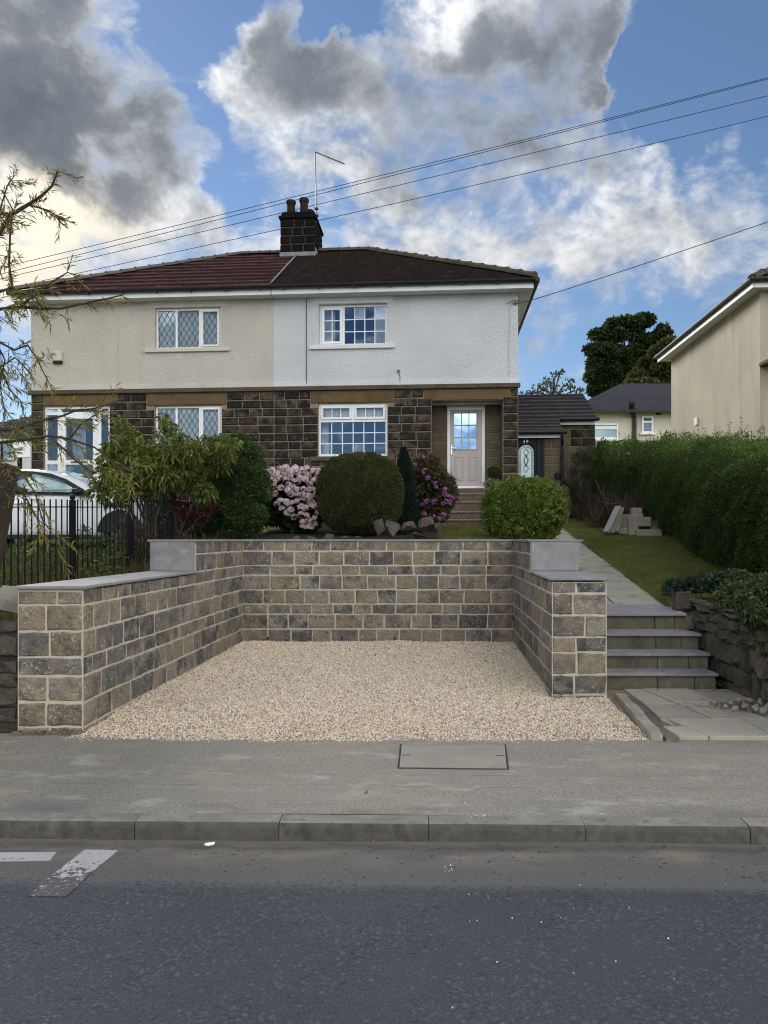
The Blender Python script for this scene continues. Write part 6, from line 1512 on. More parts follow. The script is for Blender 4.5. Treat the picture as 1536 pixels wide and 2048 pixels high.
# lawn blades
def blades(name, label, s0, s1, y0, y1, n, L, seed, m=M['grassblade'], wd=.006):
    rng = np.random.default_rng(seed); s_ = rng.uniform(s0, s1, n); y_ = y0 + (y1 - y0) * rng.random(n) ** 1.25
    z_ = np.array([h(a, c) for a, c in zip(s_, y_)]); p = np.stack([s_ + SH * (y_ - 10.74), y_, z_], 1)
    o = leaf_mesh(name, p, rng.normal(size=(n, 3)) * .45 + np.array([0, 0, 1]), L, wd, m, None, rng, .15); tag(o, label, 'grass', kind='stuff')
blades('lawn_grass', 'short patchy mown grass between the path and the hedge', 3.56, 5.9, 8.8, 17.2, 96000, .035, 61)
blades('lawn_grass', 'short mown grass of the strip before the porch steps', .8, 2.3, 11.15, 16.6, 22000, .035, 62)

# tall hedge ----------------------------------------------------------------------------
rng = np.random.default_rng(63)
hd = thing('privet_hedge', 'tall thick green privet hedge along the right side of the lawn', 'hedge', (6.0, 14, 1.4))
sH0, sH1 = 5.08, 6.5; YH0, YH1 = 8.5, 20.0
def hedge_pts(n, face):
    y = YH0 + (YH1 - YH0) * rng.random(n) ** 1.35; hg = np.array([h_path(q) for q in y])
    top = 1.93 + .09 * np.sin(y * 1.7) + .06 * np.sin(y * 4.1 + 1) + .05 * np.sin(y * 9)
    if face == 'side':
        k = rng.random(n); s_ = sH0 + .16 * np.sin(y * 1.9 + 3 * k) * .5 + .09 * np.sin(y * 5.3 + 8 * k) * np.sin(k * 9) + .05 * np.sin(y * 13 + 17 * k) - .13 * np.sin(k * 3.1) + rng.random(n) ** 1.5 * .28 + .25 * np.maximum(0, .1 - k) * 3 + .55 * np.maximum(0, k - .84) ** 1.2
        z = hg + top * k; nm = np.tile([-1.0, -.2, .35], (n, 1))
    elif face == 'top':
        s_ = rng.uniform(sH0 + .05, sH1, n); z = hg + top + .05 * np.sin(s_ * 8) - rng.random(n) ** 1.5 * .2; nm = np.tile([-.2, 0, 1.0], (n, 1))
    else:
        hg = np.full(n, h_path(YH0)); top = np.full(n, 1.92)
        s_ = rng.uniform(sH0, sH1, n); k = rng.random(n); z = hg + top * k; y = YH0 + rng.random(n) ** 1.5 * .3 + .08 * np.sin(s_ * 6 + 5 * k); nm = np.tile([0, -1.0, .3], (n, 1))
    s_ = s_ + .085 * np.clip(y - 10.5, 0, 5.2) - .2 * np.clip(y - 15.9, 0, 5)
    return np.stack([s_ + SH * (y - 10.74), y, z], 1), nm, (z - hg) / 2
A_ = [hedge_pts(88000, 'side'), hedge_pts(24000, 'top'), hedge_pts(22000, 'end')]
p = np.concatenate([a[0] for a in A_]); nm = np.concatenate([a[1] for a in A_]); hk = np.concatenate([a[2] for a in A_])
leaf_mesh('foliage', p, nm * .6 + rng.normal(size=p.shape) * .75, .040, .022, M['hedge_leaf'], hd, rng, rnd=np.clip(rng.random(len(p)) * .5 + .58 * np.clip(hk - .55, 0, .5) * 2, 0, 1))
# upright young shoots along the top
ns = 420; q = hedge_pts(ns, 'top')[0]; pp = np.repeat(q, 12, 0); kk = np.tile(np.arange(12) / 12, ns); ln_ = np.repeat(rng.uniform(.06, .34, ns) * (rng.random(ns) < .75), 12); lean = np.repeat(rng.normal(size=(ns, 2)) * .12, 12, 0)
pp = pp + np.stack([lean[:, 0] * ln_ * kk, lean[:, 1] * ln_ * kk, ln_ * kk], 1)
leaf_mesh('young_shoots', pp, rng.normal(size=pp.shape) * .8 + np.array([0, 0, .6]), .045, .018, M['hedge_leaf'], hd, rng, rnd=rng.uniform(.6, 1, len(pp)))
b = MB(); V = []; Fc = []; yl = lin(YH0 + .35, YH1, 24)
for y in yl:
    g_ = h_path(y)
    for s_, z in ((sH0 + .36, g_ - .1), (sH0 + .30, g_ + .9), (sH0 + .38, g_ + 1.5), (sH0 + .6, g_ + 1.68), (sH1 - .1, g_ + 1.68), (sH1, g_ - .1)): V.append((S(s_ + (.085 * min(max(y - 10.5, 0), 5.2) - .2 * min(max(y - 15.9, 0), 5)), y), y, z))
for i in range(len(yl) - 1):
    for k in range(5): a = i * 6 + k; Fc.append((a, a + 1, a + 7, a + 6))
Fc += [tuple(reversed(range(6))), tuple(range(len(V) - 6, len(V)))]
mk('branch_core', V, Fc, M['dead_leaf'], hd)
b = MB()
for i in range(26):
    y = YH0 + .25 + i * .42; s_ = sH0 + .3 + random.uniform(-.05, .1) + (.085 * min(max(y - 10.5, 0), 5.2) - .2 * min(max(y - 15.9, 0), 5)); b.tube([(S(s_, y), y, h_path(y) - .1), (S(s_ - .08, y), y + .05, h_path(y) + .35), (S(s_ + .1, y), y, h_path(y) + .9)], [.025, .02, .012], 5)
b.build('stems', M['bark'], hd)

# plants over the old wall on the right ---------------------------------------------------
gl = [(1350, 1180, 22, 16), (1378, 1172, 24, 18), (1408, 1168, 24, 16), (1440, 1165, 26, 16), (1365, 1198, 24, 14), (1398, 1196, 26, 14), (1425, 1190, 22, 14), (1340, 1195, 12, 12), (1462, 1160, 20, 16)]
clumpy('blue_green_plant', 'low mound of blue-green leafy plants edging the lawn beside the old wall', 'plant', (P(1400, 0, 9.3).x, 9.3, .82), gl, 9.3, .075, .045, M['blue_leaf'], 64, 650, dep=.35, stemr=.008, inner=.3)
sp_ = [(1480, 1190, 24, 26), (1505, 1200, 24, 28), (1528, 1195, 24, 34), (1500, 1235, 20, 22), (1525, 1245, 18, 24), (1478, 1160, 22, 20), (1510, 1165, 26, 18), (1535, 1170, 20, 22), (1530, 1275, 14, 18), (1470, 1215, 14, 14), (1445, 1195, 16, 14), (1455, 1180, 18, 14), (1490, 1215, 20, 18), (1515, 1225, 22, 20), (1535, 1225, 18, 26), (1495, 1255, 12, 14), (1540, 1300, 14, 20), (1550, 1200, 20, 40), (1600, 1190, 40, 40), (1660, 1190, 40, 40), (1580, 1240, 30, 30)]
clumpy('trailing_plant', 'straggling green and brown plants trailing over the old rubble wall', 'plant', (P(1500, 0, 7.7).x, 7.7, .78), sp_, 7.7, .06, .03, M['dull_leaf'], 65, 700, dep=.25, stemr=.006, inner=.3, droop=.3)
hang = [(1478 + 9 * i + rr0.uniform(-4, 4), 1190 + rr0.uniform(-8, 20) + 6 * i, 12, 14) for i in range(8)] + [(1500, 1240, 9, 16), (1520, 1260, 10, 18), (1535, 1285, 10, 20), (1550, 1270, 14, 30), (1440, 1195, 10, 10)]
clumpy('hanging_creeper', 'leafy creeper hanging down the face of the old rubble wall', 'creeper', (P(1500, 0, 7.0).x + .12, 7.0, .74), hang, 6.72, .05, .03, M['dull_leaf'], 165, 1500, dep=.10, stemr=.005, inner=.3, droop=.4)
tp = [(1390, 1215, 10, 10), (1408, 1205, 9, 9)]
clumpy('trailing_sprig', 'small green sprig hanging over the end of the top step', 'plant', (P(1400, 0, 8.5).x, 8.5, .66), tp, 8.5, .06, .035, M['shrub_leaf'], 66, 1500, dep=.05, stemr=.005)

# brush pile, dry conifer, stacked stones at the far end of the lawn -------------------------
rng = np.random.default_rng(67); c0 = P(1222, 1050, 16.3)
bp = thing('brush_pile', 'heap of bare brown hedge cuttings behind the stacked stones', 'brush pile', (c0.x, 16.3, h_path(16.3))); b = MB(); V = []
for i in range(420):
    a = P(1185 + 95 * rng.random(), 1052 - 30 * rng.random() ** 1.5, 16.3 + rng.uniform(-.4, .5)); dv = Vector((rng.normal() * .5, rng.normal() * .3, abs(rng.normal()) * .6 + .1)).normalized() * rng.uniform(.25, .8)
    mid = a + dv * .5 + Vector(rng.normal(size=3)) * .05; b.tube([a, mid, a + dv], [.008, .006, .003], 3, False)
b.build('twigs', M['twig'], bp)
b = MB()
for q in (((1195, 1003), (1240, 1008)), ((1205, 970), (1215, 1020)), ((1190, 960), (1212, 1000)), ((1240, 1000), (1262, 1028)), ((1215, 1020), (1228, 1020))):
    b.tube([P(*q[0], 15.9), P((q[0][0] + q[1][0]) / 2, (q[0][1] + q[1][1]) / 2 + 3, 15.95), P(*q[1], 15.9)], [.012, .022, .018], 5)
b.build('cut_branches', M['twig'], bp)
dc = [(1155, 920, 10, 16), (1150, 950, 16, 20), (1158, 980, 22, 20), (1150, 1010, 22, 20), (1165, 1030, 24, 16), (1140, 985, 12, 20), (1178, 1005, 16, 20), (1160, 905, 5, 12)]
clumpy('scrawny_conifer', 'thin grey-brown conifer standing before the extension wall', 'conifer', (P(1157, 0, 17.2).x, 17.2, h_path(17.2)), dc, 17.2, .08, .011, M['dead_leaf'], 68, 2300, dep=.15, stemr=.025, inner=.2, up=.5)
dk = [(1205, 930, 14, 30), (1208, 960, 16, 28), (1205, 900, 12, 20), (1198, 985, 16, 22), (1190, 1000, 14, 18)]
clumpy('upright_conifer', 'dark upright bush between the extension and the end of the hedge', 'conifer', (P(1203, 0, 18.8).x, 18.8, h_path(18.8)), dk, 18.8, .09, .024, M['dwarf_leaf'], 69, 2600, dep=.2, inner=.3, up=.4)

def cuboid(name, label, cat, px, py, D, w_, d_, hh, yaw, m, group=None, tilt=0.0, zb=None, bev=.012):
    p = P(px, py, D); b = MB(); b.box(-w_ / 2, w_ / 2, -d_ / 2, d_ / 2, 0, hh); o = b.build(name, m); bevel_mod(o, bev, 2)
    o.location = (p.x, D, p.z if zb is None else zb); o.rotation_euler = (0, tilt, yaw)
    if label: tag(o, label, cat, group)
    return o
GB = 'spare building stones stacked on the lawn'; D_ = 15.4; zl = h_path(15.2) - .02
def blk(lb, px, w_, hh, zb, D=15.3, d_=.26, yaw=-.1): return cuboid('stone_block', lb, 'stone block', px, 1070, D, w_, d_, hh, yaw, M['block'], GB, zb=zb)
blk('long rough stone block lying lowest at the hedge end of the stack', 1295, .52, .14, zl - .01, 15.05, yaw=-.05)
blk('squared stone at the bottom of the stack under the tan one', 1264, .20, .19, zl, 15.2)
blk('grey squared stone at the bottom of the stack nearest the leaning slabs', 1245, .20, .17, zl, 15.35)
blk('long tan stone block lying across the middle of the stack', 1278, .46, .20, zl + .192, 15.25, yaw=-.25)
blk('short grey stone standing beside the long tan block', 1306, .18, .20, zl + .135, 15.3)
blk('grey stone in the second layer behind the leaning slabs', 1247, .19, .17, zl + .172, 15.45)
blk('grey stone on the third layer behind the leaning slabs', 1251, .20, .11, zl + .345, 15.5)
blk('thin stone carrying the topmost block of the stack', 1272, .24, .08, zl + .395, 15.5)
blk('small squared stone on the very top of the stack', 1272, .20, .12, zl + .477, 15.5)
for i, (pt_, pb_) in enumerate((((1237, 1013), (1212, 1065)), ((1245, 1016), (1224, 1066)), ((1245, 1032), (1234, 1064)))):
    a, c = P(*pt_, 15.1 + .1 * i), P(*pb_, 14.85 + .1 * i); dirn = (a - c); L_ = dirn.length
    lab = ('pale smooth slab leaning outermost against the stacked stones', 'rough-edged slab leaning behind the pale smooth one', 'short dark slab leaning innermost against the stacked stones')[i]
    b = MB(); b.box(-.07 if i == 0 else -.035, .07 if i == 0 else .035, -.03, .03, 0, L_); o = bevel_mod(b.build('leaning_slab', M['coping'] if i == 0 else M['block']), .008, 1); tag(o, lab, 'slab', 'slabs leaning on the stacked stones')
    o.location = c; o.rotation_euler = dirn.to_track_quat('Z', 'Y').to_euler()

# trees behind -----------------------------------------------------------------------------
def big_tree(label, clumps, D, base, m, seed, per, L, Wd, trunk_r, trunk_px):
    rng = np.random.default_rng(seed); t_ = thing('tree', label, 'tree', base); Pp = []; Dd = []; tips = []
    for px, py, rx, rz in clumps:
        d = D + rng.uniform(-1.5, 1.5); c = P(px, py, d); r_ = (rx * D / F, rx * D / F, rz * D / F); p, nm = shell(int(per * rx * rz / 500), c, r_, rng, .25, .45, 2, 7); Pp.append(p); Dd.append(ld(nm, rng, .6, 1, .1)); tips.append(c)
    leaf_mesh('crown', np.concatenate(Pp), np.concatenate(Dd), L, Wd, m, t_, rng)
    b = MB(); tp_ = P(trunk_px[0], trunk_px[1], D); b.tube([base, Vector(base).lerp(tp_, .5), tp_], [trunk_r, trunk_r * .8, trunk_r * .6], 8); b.build('trunk', M['bark'], t_)
    b = MB()
    for c in tips: b.tube([tp_, tp_.lerp(c, .5) + Vector(rng.normal(size=3)) * .3, c], [trunk_r * .4, trunk_r * .25, .03], 5)
    b.build('limbs', M['bark'], t_); return t_
rt = np.random.default_rng(71); cl = []
for _ in range(70):
    a = rt.uniform(0, 6.28); k = math.sqrt(rt.random()); px, py = 1262 + 84 * k * math.cos(a), 722 + 82 * k * math.sin(a)
    if py > 790 and px > 1230: continue
    cl.append((px, py, rt.uniform(12, 22), rt.uniform(9, 16)))
cl += [(1250, 645, 16, 11), (1290, 640, 20, 12), (1215, 665, 14, 12), (1325, 665, 16, 14), (1195, 750, 18, 16), (1190, 780, 16, 14), (1182, 755, 12, 10), (1340, 700, 20, 18)]
big_tree('large dark broadleaf tree rising behind the slate roofed house', cl, 62, (P(1262, 0, 62).x, 62, h_far(62) + 1.9), M['tree_leaf'], 72, 1500, .32, .2, .5, (1262, 800))
cl = [(1275, 755, 20, 14), (1300, 730, 24, 18), (1320, 705, 22, 14), (1340, 690, 20, 12), (1330, 740, 26, 18), (1290, 770, 24, 10), (1262, 770, 16, 10), (1350, 720, 20, 20), (1310, 765, 26, 12)]
big_tree('lighter olive tree in front of the large dark one', cl, 56, (P(1320, 0, 56).x, 56, h_far(56) + 1.9), M['tree_leaf2'], 73, 1300, .32, .2, .4, (1318, 790))
cl = [(1060, 788, 10, 5), (1075, 775, 9, 5), (1092, 762, 9, 5), (1110, 752, 10, 6), (1120, 745, 6, 5), (1105, 770, 10, 5), (1125, 775, 10, 5), (1085, 785, 12, 5), (1140, 765, 10, 4), (1150, 780, 8, 4), (1115, 788, 12, 5), (1047, 790, 6, 4), (1160, 785, 8, 5), (1090, 775, 6, 4)]
big_tree('thin airy young tree showing over the side extension roof', cl, 29, (P(1105, 0, 29).x, 29, h_far(29) + 1.9), M['tree_leaf2'], 74, 330, .16, .08, .09, (1105, 800))
gb = [(1215, 900, 20, 14), (1240, 895, 20, 14), (1262, 890, 16, 14), (1290, 905, 16, 12), (1335, 880, 14, 16), (1350, 890, 16, 20)]
clumpy('garden_shrub', 'leafy bushes standing between the hedge and the cream house behind', 'shrub', (P(1260, 0, 26).x, 26, h_path(26)), gb, 26, .09, .05, M['hedge_leaf'], 75, 900, dep=.6)

# ------------------------------------------------------------------ willow branches on the left
rng = np.random.default_rng(81)
wt = thing('willow_tree', 'leaning cut trunk with thin yellow-green willow branches at the picture edge', 'tree', (-3.75, 6.6, .55))
b = MB(); b.tube([(-3.86, 6.7, .5), P(-20, 1120, 6.5), P(8, 1000, 6.4), P(20, 942, 6.35), P(24, 930, 6.35)], [.13, .105, .085, .07, .06], 10); b.tube([P(-14, 1060, 6.45), P(-8, 980, 6.35), P(2, 930, 6.3)], [.08, .065, .055], 8); b.build('trunk', M['bark'], wt)
LIMBS = [  # polylines (px, py, D), radius
    ([(-40, 1050, 6.5), (-90, 820, 6.6), (-70, 600, 6.5), (-30, 490, 6.4), (0, 462, 6.4), (22, 430, 6.4), (55, 410, 6.4), (80, 395, 6.4), (104, 372, 6.4), (116, 342, 6.4)], .03),
    ([(-70, 600, 6.5), (-20, 590, 6.3), (25, 575, 6.25), (18, 530, 6.25), (20, 470, 6.25), (26, 420, 6.25), (4, 380, 6.2)], .014),
    ([(-90, 820, 6.6), (-50, 640, 6.2), (0, 618, 6.0), (40, 614, 5.9), (85, 616, 5.8), (122, 617, 5.8), (170, 606, 5.8), (215, 597, 5.8), (245, 590, 5.8)], .016),
    ([(40, 614, 5.9), (75, 585, 5.9), (110, 560, 5.9), (135, 545, 5.9), (160, 552, 5.9)], .008),
    ([(-50, 640, 6.2), (-10, 680, 6.1), (30, 700, 6.1), (55, 690, 6.1), (75, 720, 6.0), (92, 755, 6.0)], .010),
    ([(-90, 820, 6.6), (-40, 760, 6.4), (0, 735, 6.3), (30, 715, 6.2), (60, 745, 6.2)], .012),
    ([(-90, 820, 6.6), (-30, 860, 6.2), (30, 860, 6.1), (80, 842, 6.0), (125, 832, 6.0), (150, 822, 6.0), (200, 815, 5.9), (240, 800, 5.9)], .014),
    ([(-60, 900, 6.3), (0, 885, 6.1), (50, 880, 6.0), (100, 872, 6.0), (140, 878, 6.0), (190, 895, 5.9), (235, 930, 5.9), (285, 955, 5.9)], .012),
    ([(-40, 1050, 6.5), (0, 975, 6.2), (45, 985, 6.1), (60, 1010, 6.1), (75, 1040, 6.1), (100, 1055, 6.1)], .009),
    ([(-60, 900, 6.3), (-10, 925, 6.1), (40, 940, 6.0), (70, 985, 6.0), (85, 1040, 6.0), (110, 1075, 6.0)], .009),
    ([(140, 878, 6.0), (160, 850, 6.0), (190, 830, 6.0), (220, 850, 6.0)], .006), ([(100, 872, 6.0), (150, 920, 5.9), (185, 945, 5.9), (240, 935, 5.9), (270, 930, 5.9)], .007),
    ([(0, 735, 6.3), (20, 780, 6.2), (40, 800, 6.2), (50, 840, 6.2)], .006), ([(-30, 490, 6.4), (0, 420, 6.4), (14, 372, 6.4), (30, 350, 6.4)], .008), ([(55, 410, 6.4), (95, 420, 6.4), (125, 440, 6.4)], .006),
    ([(-10, 680, 6.1), (10, 720, 6.2), (0, 770, 6.2), (10, 830, 6.2)], .006), ([(85, 616, 5.8), (60, 580, 5.8), (30, 600, 5.85)], .006)]
b = MB(); LP = []; LD = []
for pl, r0 in LIMBS:
    pts = [P(*q) for q in pl]; n = len(pts); b.tube(pts, [r0 * (1 - .8 * i / (n - 1)) + .002 for i in range(n)], 5)
    # side twigs with narrow leaves
    for i in range(n - 1):
        a, c = pts[i], pts[i + 1]; L_ = (c - a).length; nt = max(1, int(L_ / (.036 if pl[-1][1] < 480 else .05 if pl[0][1] < 830 or i < 3 else .06)))
        if pl[i + 1][0] < -25: continue
        for k in range(nt):
            if rng.random() < .22: continue
            o_ = a.lerp(c, (k + rng.random()) / nt); d_ = ((c - a).normalized() * .8 + Vector(rng.normal(size=3)) * .55 + Vector((0, 0, -.12))).normalized(); ln_ = rng.uniform(.08, .30)
            tw = [o_, o_ + d_ * ln_ * .5 + Vector((0, 0, -.01)), o_ + d_ * ln_ + Vector((0, 0, -.05))]; b.tube(tw, [.003, .0022, .001], 3, False)
            for m_ in range(int(ln_ / .013)):
                kk = (m_ + rng.random()) / (ln_ / .013); q = tw[0].lerp(tw[2], kk); LP.append(q); LD.append(d_ * .75 + Vector(rng.normal(size=3)) * .45 + Vector((0, 0, -.25)))
b.build('branches', M['bark'], wt)
leaf_mesh('leaves', np.array(LP), np.array(LD), .078, .0115, M['willow_leaf'], wt, rng, .1, droop=.12)

# ------------------------------------------------------------------ black railings
rl_ = thing('railings', 'black iron railings between the new stone wall and the parked car', 'railings', (S(-3.40, 9), 9, h_left(9)))
SF = -3.40
def fy(px): k = (768 - px) / F; return (-SF + SH * 10.74) / (k + SH)      # along the fence line
posts = [fy(-110), fy(0) - .02, fy(145), fy(260), fy(343), fy(410)]
posts = [fy(145) - 2 * (fy(260) - fy(145)), fy(145) - (fy(260) - fy(145)), fy(145), fy(260), fy(343)]
def ptop(Y, py): return EYE - (py - HOR) * Y / F
bar_v = None
for i, Y in enumerate(posts):
    zt_ = ptop(Y, 1000 if i < 3 else 992); b = MB(); x = S(SF, Y); r_ = .028
    b.box(x - r_, x + r_, Y - r_, Y + r_, h_left(Y) - .1, zt_); o = b.build('post', M['black_paint'], rl_)
    b = MB(); b.lathe((x, Y, zt_), [(.012, 0), (.028, .012), (.034, .032), (.026, .056), (.006, .066)], 10); b.build('ball_finial', M['black_paint'], o, True)
    if i == len(posts) - 1: continue
    Y2 = posts[i + 1]; za, zb_ = ptop(Y, 1014) if i < 3 else ptop(Y, 1003), ptop(Y2, 1014) if i < 3 else ptop(Y2, 1001)
    if i == 0: za = zb_ - .08
    for off, nm in ((0, 'top_rail'), (-.86, 'bottom_rail')):
        b = MB(); b.hexa([(S(SF, Y) - .018, Y + .03, za + off - .006), (S(SF, Y) + .018, Y + .03, za + off - .006), (S(SF, Y2) + .018, Y2 - .03, zb_ + off - .006), (S(SF, Y2) - .018, Y2 - .03, zb_ + off - .006),
                          (S(SF, Y) - .018, Y + .03, za + off + .006), (S(SF, Y) + .018, Y + .03, za + off + .006), (S(SF, Y2) + .018, Y2 - .03, zb_ + off + .006), (S(SF, Y2) - .018, Y2 - .03, zb_ + off + .006)]); b.build(nm, M['black_paint'], rl_)
    nb_ = 13
    for k in range(1, nb_):
        y = Y + (Y2 - Y) * k / nb_; zz_ = za + (zb_ - za) * k / nb_
        b = MB(); b.tube([(S(SF, y), y, zz_ - .95), (S(SF, y), y, zz_ + .085)], .0085, 6)
        if bar_v is None: bar_v = True
        b.build('bar', M['black_paint'], rl_)

# ------------------------------------------------------------------ parked white car
CY = 12.75; zg = h_left(13.4) - .02; XF = P(322, 0, CY).x                  # front bumper
car = thing('parked_car', 'white hatchback parked beyond the black railings', 'car', (XF - 2.05, CY + .85, zg))
# side outline: stations along the car, x measured back from the front bumper
ST = [  # x, half width, sill z, belt z, roof z, roof half width
    (0.00, .52, .30, .62, .64, .48), (.08, .68, .22, .74, .76, .60), (.35, .80, .20, .86, .88, .68), (.80, .84, .19, .95, .965, .70), (1.02, .85, .19, .97, .99, .68), (1.30, .86, .18, .985, 1.14, .64),
    (1.62, .865, .18, .99, 1.32, .60), (1.95, .87, .18, 1.0, 1.435, .57), (2.35, .87, .18, 1.01, 1.485, .56), (2.80, .87, .18, 1.02, 1.485, .555), (3.25, .86, .18, 1.03, 1.45, .55), (3.65, .84, .20, 1.05, 1.36, .53), (3.90, .80, .24, 1.05, 1.18, .55), (4.05, .70, .30, .98, 1.0, .52), (4.10, .60, .36, .80, .82, .45)]
V = []; Fc = []; ns_ = 12
def cw(x, y, z): return (XF - x, CY + .87 + y, zg + z)
for x, hw, sz, bz, rz, rw_ in ST:
    hf = [(hw * .90, sz), (hw * .985, sz + .12), (hw, sz + (bz - sz) * .55), (hw * .965, bz), (rw_ + .04, rz - .06), (rw_ * .8, rz)]
    ring = [(-a, z) for a, z in hf] + [(a, z) for a, z in reversed(hf)]
    V += [cw(x, a, z) for a, z in ring]
for i in range(len(ST) - 1):
    for k in range(ns_):
        a, c = i * ns_ + k, i * ns_ + (k + 1) % ns_; Fc.append((a, c, c + ns_, a + ns_))
Fc += [tuple(reversed(range(ns_))), tuple(range(len(V) - ns_, len(V)))]
o = mk('body', V, Fc, M['car_white'], car, True); sb = o.modifiers.new('sub', 'SUBSURF'); sb.levels = 2; sb.render_levels = 2
def side_y(x, z):
    # outer skin of the near side at station x, height z
    xs0 = [s_[0] for s_ in ST]; i = max(0, min(len(ST) - 2, next((j for j in range(len(ST) - 1) if ST[j + 1][0] >= x), len(ST) - 2))); k = (x - ST[i][0]) / (ST[i + 1][0] - ST[i][0])
    v = [ST[i][j] + (ST[i + 1][j] - ST[i][j]) * k for j in range(6)]; bz = v[3]
    if z >= bz: return -(v[1] * .965 + (v[5] + .04 - v[1] * .965) * min(1, (z - bz) / max(.05, v[4] - .06 - bz)))
    return -(v[1] * .985)
def sidepanel(name, pts, m, off=.012):
    c = (sum(p[0] for p in pts) / len(pts), sum(p[1] for p in pts) / len(pts))
    return mk(name, [cw(x, side_y(x, z) - off, z) for x, z in pts], [tuple(range(len(pts)))], m, car)
sidepanel('window_surround', [(1.22, .97), (1.45, 1.10), (1.75, 1.265), (2.05, 1.37), (2.40, 1.41), (2.85, 1.41), (3.25, 1.375), (3.62, 1.26), (3.70, 1.10), (3.55, 1.03), (2.4, .985)], M['plastic_black'], .014)
sidepanel('side_window', [(1.50, 1.02), (1.80, 1.235), (2.08, 1.335), (2.36, 1.365), (2.36, 1.03)], M['glass_car'], .022)
sidepanel('side_window', [(2.44, 1.03), (2.44, 1.365), (2.85, 1.37), (3.20, 1.335), (3.34, 1.20), (3.3, 1.06)], M['glass_car'], .022)
mk('windscreen', [cw(1.10, -.60, 1.01), cw(1.10, .60, 1.01), cw(1.93, .48, 1.452), cw(1.93, -.48, 1.452)], [(0, 1, 2, 3)], M['glass_car'], car)
def wheel(x, y):
    b = MB(); c = Vector(cw(x, y, .31)); sg = 24; prof = [(.21, -.09), (.29, -.10), (.315, -.06), (.315, .06), (.29, .10), (.21, .09)]
    vv = []; ff = []
    for r_, q in prof:
        for k in range(sg): a = 2 * math.pi * k / sg; vv.append((c.x + r_ * math.cos(a), c.y + q, c.z + r_ * math.sin(a)))
    for i in range(len(prof)):
        for k in range(sg): i2 = (i + 1) % len(prof); ff.append((i * sg + k, i * sg + (k + 1) % sg, i2 * sg + (k + 1) % sg, i2 * sg + k))
    w_ = mk('wheel', vv, ff, M['rubber'], car, True)
    b = MB()
    for k in range(5):
        a = 2 * math.pi * k / 5; d_ = Vector((math.cos(a), 0, math.sin(a))); b.tube([c + Vector((0, -.085, 0)), c + d_ * .2 + Vector((0, -.075, 0))], [.045, .03], 5)
    b.lathe((0, 0, 0), [(.0, 0), (.001, .001)], 3); b.build('rim', M['alloy'], w_); return w_
for x in (.72, 3.28):
    wheel(x, -.76); wheel(x, .76)
    pa = [(x + .40 * math.cos(math.pi * k / 12), .31 + .40 * math.sin(math.pi * k / 12)) for k in range(13)]; pa = [(a, max(z, .19)) for a, z in pa]
    mk('wheel_arch', [cw(a, -.885, z) for a, z in pa], [tuple(range(len(pa)))], M['plastic_black'], car)
b = MB(); c = Vector(cw(1.42, -.97, 1.02)); b.tube([c + Vector((.09, 0, 0)), c, c + Vector((-.09, 0, .0))], [.05, .075, .055], 8); b.tube([c, c + Vector((0, .12, -.03))], [.03, .03], 6); b.build('door_mirror', M['plastic_black'], car, True)
b = MB(); 
for x in (2.25, 3.1): c = Vector(cw(x, -.875, .90)); b.tube([c + Vector((.1, 0, 0)), c + Vector((0, -.03, 0)), c + Vector((-.1, 0, 0))], .016, 6)
b.build('door_handle', M['car_white'], car)
b = MB()
for x in (1.42, 2.42, 3.36): b.tube([cw(x, side_y(x, z_) - .004, z_) for z_ in (.28, .5, .75, .96)], .005, 4)
b.build('door_gap', M['plastic_black'], car)
sidepanel('headlight', [(.12, .66), (.10, .74), (.42, .84), (.50, .80), (.30, .70)], M['glass_bevel'], .02); sidepanel('sill_trim', [(1.2, .20), (1.2, .27), (2.9, .27), (2.9, .20)], M['plastic_black'], .012)

# ------------------------------------------------------------------ cables
def cable(pts, label, r=.012, group='overhead wires'):
    b = MB(); P_ = [P(*q) for q in pts]; out_ = []
    for i in range(len(P_) - 1):
        for k in range(6): out_.append(P_[i].lerp(P_[i + 1], k / 6))
    out_.append(P_[-1])
    o = b.tube(out_, r, 5).build('overhead_wire', M['cable'], None); tag(o, label, 'wire', group)
def curve(p0, p1, p2, n=10):      # through three picture points
    out_ = []
    for i in range(n + 1):
        k = i / n; a, b_, c = p0, p1, p2
        l0 = 2 * (k - .5) * (k - 1); l1 = -4 * k * (k - 1); l2 = 2 * k * (k - .5); out_.append(tuple(a[j] * l0 + b_[j] * l1 + c[j] * l2 for j in range(3)))
    return out_
cable(curve((2500, -100, 25), (1090, 269, 26.5), (-400, 630, 28)), 'uppermost overhead wire of the bundle crossing above the roofs')
cable(curve((2500, -96, 25.2), (1090, 273, 26.7), (-400, 648, 28.2)), 'overhead wire running just under the uppermost one')
cable(curve((2500, -50, 25), (1090, 300, 26.5), (-400, 650, 28)), 'middle overhead wire above the roofs')
cable(curve((2500, -10, 25), (1090, 338, 26.5), (-400, 663, 28)), 'lowest overhead wire passing behind the chimney')
p_ = W3(1036, 603, -.04)
cable(curve((1037, 602, 17.25), (1290, 527, 16.5), (2300, 180, 13.5)), 'service wire running from the corner of the white house', .009)

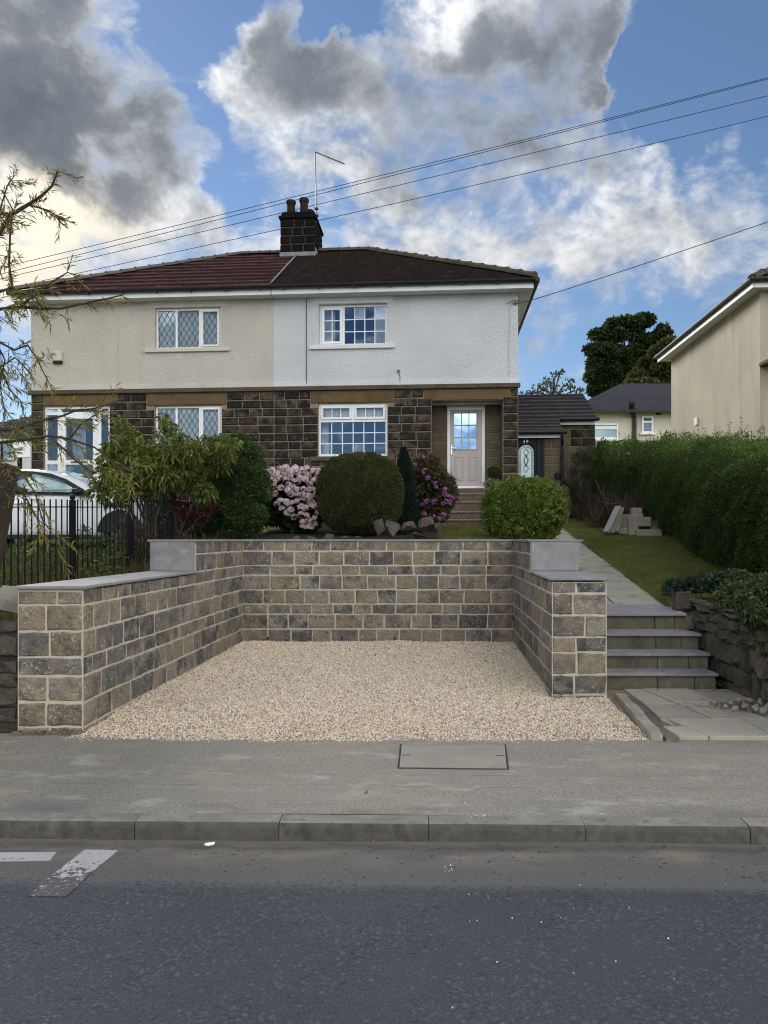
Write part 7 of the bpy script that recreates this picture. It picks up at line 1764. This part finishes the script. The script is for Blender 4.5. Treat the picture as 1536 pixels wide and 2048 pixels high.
# ------------------------------------------------------------------ litter and small things
rng = np.random.default_rng(91)
x, y = ground_px(418, 1693, ZR); b = MB(); V = []
o = rock('crumpled_paper', 'crumpled white scrap of paper in the gutter', 'litter', (x, y, ZR + .012), (.034, .02, .016), 93, M['paper'])
def leaf_obj(name, label, px, py, z, m, size, seed, cat='leaf', group=None):
    rg = np.random.default_rng(seed); x, y = ground_px(px, py, z); V = []; n = 9
    for i in range(n): k = i / (n - 1); V.append((-size + 2 * size * k, size * .5 * math.sin(math.pi * k), .006 * math.sin(k * 5))); 
    for i in range(n - 2, 0, -1): k = i / (n - 1); V.append((-size + 2 * size * k, -size * .5 * math.sin(math.pi * k), .009 + .004 * math.sin(k * 7)))
    o = mk(name, V, [tuple(range(len(V)))], m); o.location = (x, y, z + .006); o.rotation_euler = (rg.uniform(-.2, .2), rg.uniform(-.3, .3), rg.uniform(0, 6)); tag(o, label, cat, group)
    so = o.modifiers.new('s', 'SOLIDIFY'); so.thickness = .0015
leaf_obj('fallen_leaf', 'small yellow fallen leaf lying in the road gutter', 747, 1687, ZR - .01, M['orange_leaf'], .012, 1)
leaf_obj('fallen_leaf', 'orange fallen leaf lying on the gravel beside the pier', 1098, 1394, .0, M['orange_leaf'], .028, 2)
for i, (px, py) in enumerate(((1316, 1381), (1388, 1381), (1430, 1379), (1465, 1375), (1440, 1372))): leaf_obj('fallen_leaf', 'curled brown leaf fallen on the flags below the steps', px, py, .0, M['brown_leaf'], .022, 3 + i, group='brown leaves on the flags')
leaf_obj('fallen_leaf', 'dark curled leaf lying on the pavement', 733, 1588, ZP + .003, M['brown_leaf'], .014, 11)
# white crumbs on road and pavement
n = 60; pp = []
for i in range(n):
    if i < 14: px, py, z = 958 + 18 * rng.normal(), 1632 + 5 * rng.normal(), ZP + .004
    elif i < 24: px, py, z = 893 + 6 * rng.normal(), 1738 + 4 * rng.normal(), ZR
    elif i < 45: px, py, z = rng.uniform(0, 1536), rng.uniform(1760, 2040), ZR + .006
    else: px, py, z = rng.uniform(0, 1536), rng.uniform(1500, 1640), ZP + .008
    x, y = ground_px(px, py, z); pp.append((x, y, z))
o = leaf_mesh('grit', np.array(pp), rng.normal(size=(n, 3)) * np.array([1, 1, .2]), .009, .008, M['paper'], None, rng, .3); tag(o, 'scattered white crumbs of grit on the road and pavement', 'grit', kind='stuff')
# mortar and soil crumbs along the foot of the new wall's end
n = 900; xx = rng.uniform(-3.0, -2.42, n); yy = 5.88 - np.abs(rng.normal(0, .05, n)); o = leaf_mesh('mortar_crumbs', np.stack([xx, yy, np.full(n, ZP + .02)], 1), rng.normal(size=(n, 3)), .014, .012, M['hardcore'], None, rng, .4); tag(o, 'mortar crumbs and soil along the foot of the new wall', 'debris', kind='stuff')
# blank white board by the far corner
sg = thing('notice_board', 'plain white board on a dark post beside the cream house corner', 'board', (P(42, 0, 17.2).x, 17.2, h_left(17.2)))
p0, p1 = P(25, 915, 17.2), P(60, 886, 17.2); b = MB(); b.box(p0.x, p1.x, 17.2, 17.28, p0.z, p1.z); bevel_mod(b.build('board', M['upvc'], sg), .01, 1)
b = MB(); b.box(P(35, 0, 17.3).x, P(42, 0, 17.3).x, 17.29, 17.36, h_left(17.2) - .1, p1.z - .05); b.build('post', M['black_paint'], sg)
